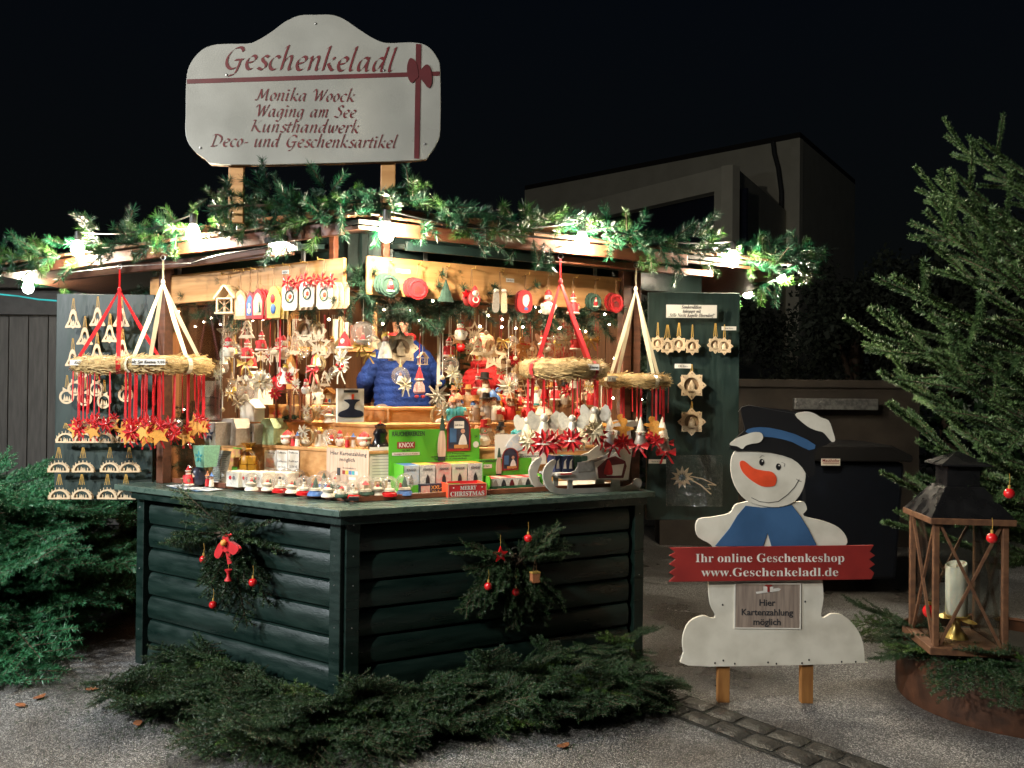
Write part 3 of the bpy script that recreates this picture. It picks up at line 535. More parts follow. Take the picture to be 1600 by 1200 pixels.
# side glass panes standing on the counter
p0 = fp('L', fs('L', 346, -.2, 650), -.2, 0); p1 = fp('L', SL - .06, -.2, 0)
mb = MB(); Lg = (p1 - p0).length; mb.box((0, 0, 1.57), (Lg, .004, 1.02)); sp('glass_pane', mb.mesh('glass_pane', 'pane'), (p0 + p1) / 2, SIDE['L'][2])
mb = MB(); mb.box((0, 0, 1.57), (.003, .006, 1.02)); sp('glass_edge', mb.mesh('glass_edge', 'ball_glass'), p0, SIDE['L'][2])
# ------------------------------------------------------------------ sign on the roof
SY = 4.05; sc0 = at(488, 150, SY); sgn = thing('roof_sign', 'large white shaped sign board reading Geschenkeladl on two wooden legs above the roof', 'sign', sc0, R(5))
def sgp(u, v):
    n = Vector((sin(R(5)), -cos(R(5)), 0)); p = onpl(u, v, sc0, n) - sc0; return (p.dot(Vector((cos(R(5)), sin(R(5)), 0))), p.z)
ol = [(290, 175), (291, 125), (297, 100), (315, 78), (340, 69), (385, 68), (402, 63), (425, 49), (445, 34), (468, 24), (492, 23), (518, 23), (538, 30), (560, 45), (584, 60), (605, 67), (645, 66), (668, 72), (683, 90), (688, 112), (688, 200), (683, 222), (670, 242), (650, 250), (500, 255), (345, 257), (320, 248), (300, 232), (290, 210)]
P = smoothp([sgp(u, v) for u, v in ol], 3)
mb = MB(); mb.prism(P, 0, .018); bev(link('board', mb.mesh('board', 'sign_white'), sgn), .002)
mb = MB(); mb.prism([(x * .995, z - .004) for x, z in P], .0185, .024); link('board_edge', mb.mesh('board_edge', 'leg_wood'), sgn)
def bar(name, a, b, w, m, y, parent, f=None, th=.0008):
    (x0, z0), (x1, z1) = (f or sgp)(*a), (f or sgp)(*b); d = Vector((x1 - x0, z1 - z0)); n = Vector((-d.y, d.x)).normalized() * w / 2
    mb = MB(); mb.prism([(x0 + n.x, z0 + n.y), (x1 + n.x, z1 + n.y), (x1 - n.x, z1 - n.y), (x0 - n.x, z0 - n.y)], y - th, y); return link(name, mb.mesh(name, m), parent)
bar('ribbon_band', (292, 127.5), (687, 115), .022, 'maroon_ribbon', -.0005, sgn); bar('ribbon_band', (654, 69), (651, 248), .026, 'maroon_ribbon', -.0015, sgn)
for pts in ([(654, 118), (650, 98), (641, 91), (636, 104), (637, 120), (643, 130), (650, 124)], [(656, 112), (666, 101), (673, 108), (675, 128), (670, 138), (661, 128), (655, 120)]):
    mb = MB(); mb.prism(smoothp([sgp(*p) for p in pts], 3), -.0045, -.0026); link('bow_loop', mb.mesh('bow_loop', 'maroon_ribbon'), sgn)
for txt, u, v, xh, wpx in (('Geschenkeladl', 484, 110, .068, 262), ('Monika Woock', 477, 158, .037, 150), ('Waging am See', 478, 183, .037, 152), ('Kunsthandwerk', 476, 207, .037, 166), ('Deco- und Geschenksartikel', 476, 230, .037, 284)):
    x, z = sgp(u, v); link('lettering', script_text(txt, wpx / F * SY, xh, 'maroon'), sgn, (x, -.0014, z), (0, -R(1.5), 0))
for u, v in ((493, 37), (354, 117), (600, 110), (313, 231), (664, 225)):
    x, z = sgp(u, v); mb = MB(); mb.ball((0, 0, 0), .006, (1, .4, 1), 8); link('screw', mb.mesh('screw', 'steel'), sgn, (x, -.002, z))
for u in (367, 606):
    x, z = sgp(u, 250); mb = MB(); mb.box((0, 0, -.12), (.072, .03, .36)); bev(link('leg', mb.mesh('leg', 'pine'), sgn, (x, .04, z)), .003)
# ------------------------------------------------------------------ snowman board
YS = 4.24; s0_ = at(1207, 1040, YS); s0_.z = 0; sn = thing('snowman_board', 'flat white snowman board with black hat, blue scarf and red banner on two wooden stakes', 'snowman sign', (s0_.x, YS, 0))
def snp(u, v): p = at(u, v, YS); return (p.x - s0_.x, p.z)
def shape(name, pts, m, y0, y1, k=3, parent=None, f=snp, sm=True):
    P = [f(*p) for p in pts]; P = smoothp(P, k) if sm else P; mb = MB(); mb.prism(P, y0, y1); return link(name, mb.mesh(name, m), parent or sn)
o = shape('body_board', [(1075, 1040), (1068, 1020), (1067, 995), (1077, 972), (1098, 962), (1112, 966), (1118, 962), (1110, 945), (1107, 915), (1108, 900), (1108, 888), (1116, 868), (1112, 852), (1092, 840), (1087, 825), (1092, 811), (1112, 808), (1140, 802), (1148, 790), (1158, 786), (1190, 780), (1240, 784), (1256, 784), (1261, 796), (1256, 806), (1290, 815), (1310, 824), (1322, 838), (1322, 852), (1300, 866), (1283, 880), (1285, 905), (1287, 935), (1283, 960), (1288, 965), (1300, 959), (1318, 962), (1337, 980), (1348, 1003), (1351, 1032), (1345, 1036), (1210, 1040)], 'snow_white', 0, .018); bev(o, .002)
o = shape('head_board', [(1143, 712), (1141, 735), (1148, 760), (1165, 781), (1190, 790), (1215, 792), (1238, 785), (1252, 768), (1258, 745), (1255, 722), (1242, 708), (1215, 698), (1180, 698), (1155, 700)], 'snow_white', -.010, -.001); bev(o, .002)
shape('hat', [(1139, 697), (1145, 704), (1160, 704), (1200, 706), (1235, 716), (1252, 730), (1262, 745), (1272, 738), (1270, 712), (1275, 700), (1298, 690), (1285, 668), (1250, 645), (1210, 638), (1165, 634), (1156, 640), (1160, 660), (1162, 672), (1150, 682)], 'paint_black', -.019, -.0105, 2)
shape('hat_band', [(1163, 674), (1175, 668), (1200, 668), (1240, 678), (1272, 695), (1262, 703), (1235, 690), (1205, 683), (1180, 681)], 'paint_blue', -.021, -.0195, 2)
shape('snow_patch', [(1138, 694), (1148, 685), (1160, 680), (1175, 675), (1187, 676), (1190, 684), (1184, 691), (1172, 693), (1163, 696), (1158, 701), (1150, 697)], 'snow_white', -.0245, -.0215, 3)
shape('snow_patch', [(1240, 648), (1255, 643), (1268, 645), (1280, 652), (1292, 657), (1298, 672), (1302, 687), (1297, 690), (1290, 682), (1283, 675), (1272, 672), (1258, 665)], 'snow_white', -.0245, -.0215, 3)
o = shape('nose', [(1155, 722), (1162, 720), (1176, 731), (1192, 735), (1205, 737), (1212, 746), (1210, 757), (1202, 760), (1188, 759), (1170, 748), (1158, 735)], 'paint_orange', -.0125, -.0105); 
for (u, v) in ((1189, 722), (1215, 729)):
    e = shape('eye', [(u + 3.8 * cos(a), v + 5.2 * sin(a)) for a in [k * PI / 5 for k in range(10)]], 'paint_black', -.012, -.0105, 2)
    shape('eye_glint', [(u + 1.2 + 1.1 * cos(a), v - 2 + 1.3 * sin(a)) for a in [k * PI / 3 for k in range(6)]], 'letter_white', -.0125, -.0121, 1)
def line(name, pts, w, m, y, parent=None, f=snp):
    P = [f(*p) for p in pts]; mb = MB(); mb.tube([(x, y, z) for x, z in P], w, 4); return link(name, mb.mesh(name, m), parent or sn)
line('mouth', [(1173, 777), (1185, 783), (1200, 785), (1215, 783), (1230, 772), (1241, 760), (1247, 749)], .0018, 'ink', -.0105); line('mouth_corner', [(1243, 748), (1247, 751), (1251, 752)], .0016, 'ink', -.0105)
line('eyebrow', [(1186, 715), (1190, 711), (1193, 713)], .001, 'ink', -.0105); line('eyebrow', [(1220, 722), (1225, 724), (1224, 729)], .001, 'ink', -.0105)
shape('scarf', [(1165, 790), (1190, 793), (1215, 793), (1237, 789), (1250, 806), (1262, 825), (1276, 853), (1205, 853), (1199, 832), (1192, 853), (1117, 853), (1140, 825), (1152, 805)], 'paint_blue', -.0045, -.001, 1, sm=False)
bn = shape('banner', [(1044, 854), (1361, 850), (1355, 860), (1363, 866), (1354, 872), (1363, 880), (1354, 886), (1362, 893), (1357, 903), (1043, 907), (1052, 898), (1044, 893), (1054, 885), (1044, 880), (1054, 872), (1044, 866), (1053, 861)], 'banner_red', -.033, -.021, sm=False); bev(bn, .0015)
for txt, v, w in (('Ihr online Geschenkeshop', 876, 230), ('www.Geschenkeladl.de', 898, 212)):
    x, z = snp(1200, v); link('lettering', text_mesh(txt, .062, 'letter_white', 'serif', -.006, .0005, width=w / F * YS), sn, (x, -.0338, z), (0, -R(.7), 0))
x0, z0 = snp(1149, 912); x1, z1 = snp(1249, 981)
mb = MB(); mb.box(((x0 + x1) / 2, -.0025, (z0 + z1) / 2), (x1 - x0, .003, z0 - z1)); nt_ = link('notice', mb.mesh('notice', 'notice_wood'), sn)
mb = MB(); i0 = [(x0, z0), (x1, z0), (x1, z1), (x0, z1)]; g_ = .006; mb.frame([(x0 - g_, z0 + g_), (x1 + g_, z0 + g_), (x1 + g_, z1 - g_), (x0 - g_, z1 - g_)], i0, -.005, -.001); link('laminate_edge', mb.mesh('e', 'paper'), nt_)
for txt, v in (('Hier', 946), ('Kartenzahlung', 961), ('möglich', 976)):
    x, z = snp(1198, v); link('lettering', text_mesh(txt, .046, 'ink', 'sans', .015), nt_, (x, -.0048, z))
mb = MB(); x, z = snp(1200, 924); mb.prism([(x - .06, z - .012), (x + .055, z + .004), (x + .065, z + .014), (x + .05, z + .02), (x - .05, z + .0), (x - .065, z - .002)], -.0062, -.0055); mb.box((x, -.006, z + .012), (.05, .002, .028)); link('gift_print', mb.mesh('g', 'letter_white'), nt_)
mb = MB(); mb.box((x, -.0075, z + .014), (.012, .001, .03)); mb.prism([(x - .02, z + .03), (x, z + .022), (x + .02, z + .03), (x + .015, z + .036), (x - .015, z + .036)], -.0085, -.0078); link('gift_print', mb.mesh('g', 'banner_red'), nt_)
for u, v0_ in ((1133, 1102), (1264, 1100)):
    x, z = snp(u, 1030); mb = MB(); mb.box((0, 0, .21), (.062, .04, .42)); bev(link('stake', mb.mesh('stake', 'leg_wood'), sn, (x, .04, 0)), .003)
mb = MB()
for u, v in ((1117, 1036), (1130, 1032), (1148, 1037), (1200, 1035), (1213, 1037), (1253, 1036), (1264, 1031), (1315, 1034), (1337, 1034), (1129, 945), (1258, 940)):
    x, z = snp(u, v); mb.ball((x, -.001, z), .0045, (1, .5, 1.3), 6)
link('screw_heads', mb.mesh('screw_heads', 'black_iron'), sn)['kind'] = 'stuff'
line('hat_wire', [(1152, 643), (1157, 636), (1168, 633), (1185, 636), (1210, 641), (1240, 646)], .0016, 'steel', -.0205)
# ================================================================== FOLIAGE
def needle_arr(segs, dens, ln, wd, ang=(45, 70), flat=0.0, tipf=1.0):
    V = []
    for (p0, p1) in segs:
        p0 = np.array(p0, float); p1 = np.array(p1, float); ax = p1 - p0; L = np.linalg.norm(ax)
        if L < 1e-4: continue
        ax /= L; n = max(4, int(L * dens)); up = np.array([0, 0, 1.0]); s_ = np.cross(ax, up); s_ = s_ / (np.linalg.norm(s_) + 1e-9); u_ = np.cross(s_, ax)
        t = (np.arange(n) + RNG.random(n)) / n; az = RNG.random(n) * 2 * PI
        if flat: az = np.where(RNG.random(n) < flat, RNG.normal(0, .55, n) + np.where(RNG.random(n) < .5, 0, PI), az)
        a = np.radians(RNG.uniform(ang[0], ang[1], n)); rad = np.cos(az)[:, None] * s_ + np.sin(az)[:, None] * u_
        d = ax * np.cos(a)[:, None] + rad * np.sin(a)[:, None]; l = ln * RNG.uniform(.75, 1.1, n)[:, None]
        b = p0 + ax * (t * L)[:, None]; w = np.cross(d, RNG.normal(size=(n, 3))); w /= np.linalg.norm(w, axis=1)[:, None] + 1e-9
        V.append(np.stack([b - w * wd / 2, b + w * wd / 2, b + d * l * .6 + w * wd * .55, b + d * l], 1).reshape(-1, 3))
    return np.concatenate(V)
def needle_mesh(name, segs, dens, ln, wd, m, stems=None, m2='bark', **k):
    V = needle_arr(segs, dens, ln, wd, **k); n = len(V) // 4; F_ = [(4 * i, 4 * i + 1, 4 * i + 2, 4 * i + 3) for i in range(n)]
    me = bpy.data.meshes.new(name); mb = MB()
    for a, b2, r in (stems or []): mb.tube([a, b2], [r, r * .8], 5, False)
    o = len(mb.v); me.from_pydata(mb.v + [tuple(v) for v in V.tolist()], [], mb.f + [tuple(i + o for i in f) for f in F_])
    me.materials.append(M[m]); me.materials.append(M[m2]); me.polygons.foreach_set('material_index', [1] * len(mb.f) + [0] * n); me.update(); return me
def curve(p, d, L, n, bend): # list of points, bending direction
    P = [np.array(p, float)]; d = np.array(d, float); d /= np.linalg.norm(d); b = np.array(bend, float)
    for i in range(n): d = d + b / n; d /= np.linalg.norm(d); P.append(P[-1] + d * L / n)
    return P
def eave_pt(u, v, side):
    if side == 'L': return onpl(u, v, E0 + NL * .05, NL)
    if side == 'R': return onpl(u, v, E0 + NR * .05, NR)
    n = Vector((1, -.05, 0)).normalized(); P0 = ER if side == 'RR' else EL
    return onpl(u, v, P0 + n * (.05 if side == 'RR' else -.05), n)
BL = [(122, 388, 'L', 'leftmost glowing bulb on the front eave, wrapped in fir garland'), (302, 364, 'L', 'second glowing bulb from the left on the front eave'), (604, 362, 'R', 'bare glowing bulb just right of the roof corner'), (909, 376, 'R', 'glowing bulb above the red ribbon wreath on the right eave'),
      (1145, 404, 'R', 'glowing bulb near the right end of the right eave'), (1218, 430, 'RR', 'glowing bulb just round the right roof corner'), (1168, 456, 'RR', 'glowing bulb lowest and farthest back at the right end'), (44, 448, 'LL', 'glowing bulb on the side eave at the far left')]
BLP = [eave_pt(u, v, sd) for u, v, sd, _ in BL]
# artificial-garland tufts
def tuft(m, L, q):
    P = curve((0, 0, 0), (1, 0, 0), L, 4, (0, 0, -.5 + .3 * q)); segs = [(P[i], P[i + 1]) for i in range(4)]
    return needle_mesh('twig', segs, 1500, .042, .0019, m, [(P[0], P[-1], .003)], ang=(35, 62))
TUF = [tuft('fir_garland', .15, 0), tuft('fir_garland', .11, 1), tuft('fir_garland_light', .13, 0), tuft('fir_garland', .17, -.5), tuft('fir_garland_light', .10, 1)]
INN = [tuft('fir_inner', .14, q) for q in (0, 1)] + [tuft('fir_inner', .09, -1)]
def garland(name, label, A, B, n, inw, zlo, zhi, spread, meshes, cat='garland', sc=(.8, 1.3), sag=0, group=None, wire=True):
    t = thing(name, label, cat, A, group=group); d = B - A; L = d.length; dn = d.normalized()
    if wire:
        mb = MB(); mb.tube([Vector((0, 0, -sag * sin(PI * k / 16))) + d * k / 16 for k in range(17)], .006, 5); link('wire', mb.mesh('wire', 'bark'), t)
    for k in range(n):
        f = (k + random.random()) / n; zz = random.uniform(zlo, zhi) * (.6 + .6 * abs(sin(f * 9 + len(name)))); p = d * f - inw * random.uniform(-.25, 1) * spread + Vector((0, 0, zz - sag * sin(PI * f)))
        az = math.atan2(-inw.y, -inw.x) + random.gauss(0, 1.0); pt = random.gauss(.35, .6) if zz < .03 else random.gauss(-.15, .5)
        if any((A + p - b).length < .10 or ((A + p - b).length < .2 and (A + p).z > b.z - .12 and (A + p - b).dot(inw) < 0) for b in BLP): continue
        link('twig', random.choice(meshes), t, p, (random.uniform(0, 6), pt, az), random.uniform(*sc))
    return t
up = Vector((0, 0, ZE + .06))
garland('fir_garland', 'artificial fir garland with bulbs along the left front eave', EL + up, E0 + DL * .02 + up, 120, -NL, -.06, .08, .12, TUF, sc=(.8, 1.25))
garland('fir_garland', 'artificial fir garland drooping from the right front eave with bulbs in it', E0 + DR * .06 + up, ER + DR * .22 + up, 130, -NR, -.08, .08, .12, TUF, sc=(.8, 1.3))
garland('fir_garland', 'artificial fir garland wrapped round the far right roof corner and side eave', ER + up, ER + BK * .6 + up, 60, Vector((-1, 0, 0)), -.08, .08, .1, TUF)
garland('fir_garland', 'artificial fir garland on the side eave at the far left edge', EL + up, EL + BK + up, 70, Vector((1, 0, 0)), -.06, .12, .1, TUF)
rp = lambda d, k: E0 + d * k + Vector((0, .2, ZE + .05))
garland('roof_garland', 'dark second row of fir on the roof behind the left eave', rp(DL, 3.0), rp(DL, .1), 55, -NL, .0, .10, .14, TUF, sc=(1, 1.45))
garland('roof_garland', 'dark second row of fir on the roof behind the right eave', rp(DR, .1), rp(DR, 2.8), 55, -NR, .0, .10, .14, TUF, sc=(1, 1.45))
garland('roof_garland', 'dark fir sprays in front of the sign legs on the roof', at(325, 322, 3.98), at(650, 318, 3.98), 60, Vector((0, 1, 0)), -.05, .07, .06, TUF, sc=(.7, 1.05))
# inner garlands with fairy lights
fb = MB(); fb.ball((0, 0, 0), .0062, n=6); FB = fb.mesh('fairy_bulb', 'fairy')
def inner(label, side, u0, u1, v, n, out, sag, lights):
    A = fpx(side, u0, v, out); B = fpx(side, u1, v, out); A.z = B.z = (A.z + B.z) / 2 + .03
    t = garland('window_garland', label, A, B, n, -SIDE[side][1], -.06, .10, .08, INN, sag=sag, sc=(.75, 1.2))
    for (u, v2) in lights: link('fairy_light', FB, t, fpx(side, u, v2, out + .09) - A)
    return t
inner('green inner garland behind the left header board with a few fairy lights', 'L', 240, 545, 478, 90, -.32, .02, [(256, 517), (271, 494), (279, 487), (305, 510), (318, 503), (330, 497), (340, 485), (395, 500), (411, 499), (514, 499), (344, 507), (268, 539)])
inner('bushy inner garland drooping at the corner between the header boards', 'R', 545, 700, 468, 110, -.28, .06, [(600, 484), (641, 485), (655, 500), (676, 470), (598, 506)])
inner('green inner garland along the top of the right window, many fairy lights', 'R', 690, 1000, 490, 160, -.28, .0, [(763, 493), (785, 499), (784, 511), (806, 513), (817, 511), (836, 480), (844, 487), (750, 510), (876, 511), (905, 515), (915, 518), (952, 507), (945, 491), (874, 513), (817, 480), (960, 560), (958, 622), (952, 634)])
A = fpx('L', 300, 690, -.35)
t = garland('window_garland', 'upright garland with fairy lights inside the left glass pane', A, A + Vector((.0, 0, .45)), 36, -NL, -.03, .03, .06, INN, sc=(.7, 1))
t.location.z = 1.06
A2_ = fpx('R', 985, 560, -.3); A2_.z = 1.5; t2 = garland('window_garland', 'upright garland with fairy lights down the right window post', A2_, A2_ + Vector((0, 0, .6)), 40, -NR, -.03, .03, .06, INN, sc=(.6, .9))
for k in range(6): link('fairy_light', FB, t2, NR * .1 + Vector((random.uniform(-.06, .06), 0, .05 + k * .09)))
for k in range(6): link('fairy_light', FB, t, NL * .1 + Vector((random.uniform(-.08, .08), 0, .05 + k * .07)))
# real fir branches
def branch(L, lat, q, m, dens=620, nl=.024, nw=.0024, droop=.0, sub=True, flat=.5, shoot=.12, latl=.5):
    P = curve((0, 0, 0), (1, 0, .05), L, 8, (0, random.uniform(-.1, .1), droop)); segs = []; stems = [(P[i], P[i + 1], .006 * (1 - i / 9) + .0015) for i in range(8)]
    segs += [(P[i], P[i + 1]) for i in range(2, 8)]
    for k in range(lat):
        f = .12 + .86 * k / lat; i = min(7, int(f * 8)); b = P[i] + (P[i + 1] - P[i]) * (f * 8 - i); ax = P[i + 1] - P[i]; ax /= np.linalg.norm(ax); sgn = 1 if k % 2 else -1
        ll = (shoot + latl * L * (1 - f)) * random.uniform(.8, 1.15); d = ax * .75 + np.array([0, sgn * .9, random.uniform(-.15, .25)]); Q = curve(b, d, ll, 3, (.25, 0, random.uniform(-.1, .25)))
        segs += [(Q[j], Q[j + 1]) for j in range(3)]; stems.append((Q[0], Q[-1], .0022))
        if sub and ll > .16:
            for j in range(int(ll / .055)):
                g2 = .25 + .6 * j / max(1, int(ll / .055)); b2 = Q[0] + (Q[-1] - Q[0]) * g2; d2 = (Q[-1] - Q[0]) / ll; sg = 1 if j % 2 else -1
                e = d2 * .8 + np.cross(d2, [0, 0, 1]) * sg * .8 + np.array([0, 0, random.uniform(-.1, .2)]); e /= np.linalg.norm(e); segs.append((b2, b2 + e * ll * random.uniform(.3, .5) * (1.1 - g2)))
    return needle_mesh('fir_branch', segs, dens, nl, nw, m, stems, flat=flat, ang=(40, 75))
BR_TREE = [branch(.95, 6, 0, 'fir_tree', dens=1900, nl=.025, nw=.0046, droop=q, shoot=.24, latl=.18, flat=.0, sub=False) for q, s_ in ((.25, False), (.05, True), (.4, False), (.1, True))]
BR_BLUE = [branch(.9, 20, 0, 'fir_blue', dens=700, nl=.026, nw=.003, droop=q, latl=.5) for q in (-.1, .1, -.3)]
BR_DARK = [branch(.5, 14, 0, 'fir_dark', dens=900, nl=.024, nw=.0028, droop=q, latl=.42, shoot=.06) for q in (0, .3, -.2, .15)]
BR_PILE = 2 * [branch(.6, 16, 0, 'fir_dark', dens=620, nl=.026, nw=.003, droop=q, latl=.5) for q in (0, .3, -.3, .1)] + [branch(.5, 12, 0, 'fir_tip', dens=620, nl=.026, nw=.003, droop=.2, latl=.5)]
def tree(name, label, loc, H, brs, meshes, tr=.05, top=True):
    t = thing(name, label, 'fir tree', loc); mb = MB(); mb.tube([(0, 0, 0), (.01, .01, H * .5), (0, 0, H)], [tr, tr * .65, .008], 8); link('trunk', mb.mesh('trunk', 'bark', True), t)
    for (z, az, el, s_) in brs: link('branch', random.choice(meshes), t, (0, 0, z), (random.uniform(-.4, .4), -el, az), s_)
    return t
bl = []
for z in np.linspace(.45, 2.4, 13):
    prof_ = np.interp(z, [.4, .9, 1.35, 1.8, 2.5, 3.4], [1.1, 1.2, 1.45, 1.12, .85, .5])
    for k in range(3):
        az = PI + (k - 1) * .85 + random.uniform(-.35, .35) + (z * 3 % .5); bl.append((z - .12 * random.random(), az, R(random.uniform(8, 24) + 14 * (z > 1.6)), prof_ * random.uniform(.8, 1.08)))
for z in np.linspace(.5, 2.3, 8): bl.append((z, random.uniform(-1.2, 1.2), .3, np.interp(z, [.4, 3.3], [.9, .4])))
tree('fir_tree', 'tall fir tree with thick grey-green shoots and small red baubles, right edge behind the lantern', (3.08, 4.5, .2), 2.6, bl, BR_TREE, .05)
bl = []
for z in np.linspace(.12, .92, 12):
    for k in range(9): bl.append((z, k * .7 + z * 11 + random.uniform(-.2, .2), R(random.uniform(-12, 12)), (1.28 - .35 * z) * random.uniform(.85, 1.1)))
tree('fir_tree', 'low spreading bluish fir tree left of the stall counter', (-3.35, 5.25, 0), 1.35, bl, BR_BLUE, .05)
bl = [(z, a, R(random.uniform(0, 25)), 1.1 - .25 * z) for z in np.linspace(.3, 1.35, 8) for a in np.linspace(-2.6, -.2, 5) + z]
tree('fir_tree', 'second bluish fir tree behind the green ornament board on the left', (-3.0, 6.4, 0), 1.8, bl, BR_BLUE, .05)
# branches heaped round the foot of the counter
for side, L, n, lab in (('L', 1.62, 100, 'fir branches heaped on the pavement along the left counter face'), ('R', 1.85, 128, 'thick heap of dark fir branches along the right counter face')):
    t = thing('fir_branch_heap', lab, 'fir branches', fp(side, 0, 0, 0), SIDE[side][2]); sx = -1 if side == 'L' else 1
    for k in range(n):
        f = (k + random.random()) / n; row = random.random(); s = sx * (-.08 + f * (L + .08 - (.42 if side == 'L' else .22))); high = (.05 + (.11 if side == 'R' else .0) * f)
        az = -PI / 2 + (.9 * f * f if side == 'L' else -.45 * f * f) + random.gauss(0, .55) * (1 - .5 * f); el = random.uniform(-.1, .55 if side == 'R' else .4) if row < .35 else random.uniform(-.25, .25)
        z = .04 + random.random() * high + (.0 if row > .45 else .05); zz = max(z, .05 - 0)
        link('branch', random.choice(BR_PILE), t, (s, -.05 - .30 * random.random() * (row > .45), zz), (random.uniform(-.5, .5), -el if el > 0 else .08, az), random.uniform(.45, .74) * (.85 if row < .45 else 1))
# two bouquets hung on the planks
def bouquet(u, v, side, n, lab, size):
    p = fpx(side, u, v, .02); t = thing('fir_bouquet', lab, 'fir bouquet', p, SIDE[side][2], 'fir bouquets hung on the counter front')
    for k in range(n):
        a = R(-90 + 140 * (k / (n - 1) - .5) * 2 * (.5 + .5 * random.random()) * .9); link('branch', BR_DARK[k % 4], t, (random.uniform(-.03, .03), -.02 - .035 * random.random(), random.uniform(-.03, .04)), (random.uniform(-.5, .5) , -a, random.uniform(-.15, .15)), size * random.uniform(.72, 1.08))
    for k in range(4): link('branch', BR_DARK[k % 4], t, (0, -.04, 0), (random.uniform(-.5, .5), -R((20, 160, 60, 120)[k]), -.3), size * .45)
    mb = MB(); mb.torus((0, 0, 0), .03, .004, 12, 5, 'y'); link('wire_loop', mb.mesh('wire_loop', 'steel'), t, (0, -.02, .03)); return t
bouquet(362, 832, 'L', 13, 'fir bouquet with red bow and baubles on the left counter face', .88)
bouquet(802, 872, 'R', 20, 'fir bouquet with red star and gift box on the right counter face', .78)
# dark trees in the night behind
lv = []
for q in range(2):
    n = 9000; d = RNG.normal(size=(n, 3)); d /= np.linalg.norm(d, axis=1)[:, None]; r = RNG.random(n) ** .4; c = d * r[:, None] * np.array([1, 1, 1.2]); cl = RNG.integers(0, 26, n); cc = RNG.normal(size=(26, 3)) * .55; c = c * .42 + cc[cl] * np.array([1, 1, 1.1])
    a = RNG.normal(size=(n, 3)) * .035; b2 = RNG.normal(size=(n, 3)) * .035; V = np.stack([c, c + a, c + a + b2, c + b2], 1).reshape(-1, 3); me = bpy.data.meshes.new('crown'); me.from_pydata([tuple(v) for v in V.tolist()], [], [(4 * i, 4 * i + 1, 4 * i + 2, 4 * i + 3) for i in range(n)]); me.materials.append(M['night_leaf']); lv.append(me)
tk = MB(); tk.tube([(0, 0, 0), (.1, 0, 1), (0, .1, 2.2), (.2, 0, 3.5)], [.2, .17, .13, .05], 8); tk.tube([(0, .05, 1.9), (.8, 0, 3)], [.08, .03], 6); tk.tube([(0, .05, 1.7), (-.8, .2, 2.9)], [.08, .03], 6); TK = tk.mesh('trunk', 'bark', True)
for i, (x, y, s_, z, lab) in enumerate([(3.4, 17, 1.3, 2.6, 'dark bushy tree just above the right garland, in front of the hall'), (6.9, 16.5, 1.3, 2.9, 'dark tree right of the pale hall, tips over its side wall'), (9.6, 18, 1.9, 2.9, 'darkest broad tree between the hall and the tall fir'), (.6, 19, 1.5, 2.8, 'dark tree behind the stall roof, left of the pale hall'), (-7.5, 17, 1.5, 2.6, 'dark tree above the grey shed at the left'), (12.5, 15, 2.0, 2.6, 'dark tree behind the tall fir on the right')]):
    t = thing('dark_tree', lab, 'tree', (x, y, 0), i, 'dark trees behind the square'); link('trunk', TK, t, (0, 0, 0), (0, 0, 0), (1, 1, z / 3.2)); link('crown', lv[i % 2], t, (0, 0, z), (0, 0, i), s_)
# hedge
n = 9000; V0 = RNG.random((n, 3)) * np.array([14, .9, 1.5]) + np.array([0, 0, 0]); a = RNG.normal(size=(n, 3)) * .045; b2 = RNG.normal(size=(n, 3)) * .045
V = np.stack([V0, V0 + a, V0 + a + b2, V0 + b2], 1).reshape(-1, 3); me = bpy.data.meshes.new('hedge'); me.from_pydata([tuple(v) for v in V.tolist()], [], [(4 * i, 4 * i + 1, 4 * i + 2, 4 * i + 3) for i in range(n)]); me.materials.append(M['fir_dark'])
hg = link('hedge', me, None, (1.5, 10.6, .0)); tag(hg, 'long dark hedge in the night behind the low wall', 'hedge', kind='stuff')

# loose needles dropped on the pavement round the heaps
n = 2600; sd = RNG.random(n) < .5; tt = RNG.random(n) * 1.8; oo = .25 + np.abs(RNG.normal(0, .28, n)); P = np.where(sd[:, None], np.array(C0)[None, :2] + np.array(DL)[None, :2] * tt[:, None] + np.array(NL)[None, :2] * oo[:, None], np.array(C0)[None, :2] + np.array(DR)[None, :2] * tt[:, None] + np.array(NR)[None, :2] * oo[:, None])
aa = RNG.random(n) * 2 * PI; d2 = np.stack([np.cos(aa), np.sin(aa)], 1) * .012; w2 = np.stack([-np.sin(aa), np.cos(aa)], 1) * .0012; V = np.stack([P - d2 - w2, P - d2 + w2, P + d2 + w2, P + d2 - w2], 1).reshape(-1, 2); V = np.concatenate([V, .003 + np.repeat(RNG.random(n), 4)[:, None] * .004], 1)
me = bpy.data.meshes.new('needles'); me.from_pydata([tuple(v) for v in V.tolist()], [], [(4 * i + 3, 4 * i + 2, 4 * i + 1, 4 * i) for i in range(n)]); me.materials.append(M['fir_dark']); tag(link('fallen_needles', me), 'loose fir needles scattered on the pavement round the counter', 'needles', kind='stuff')
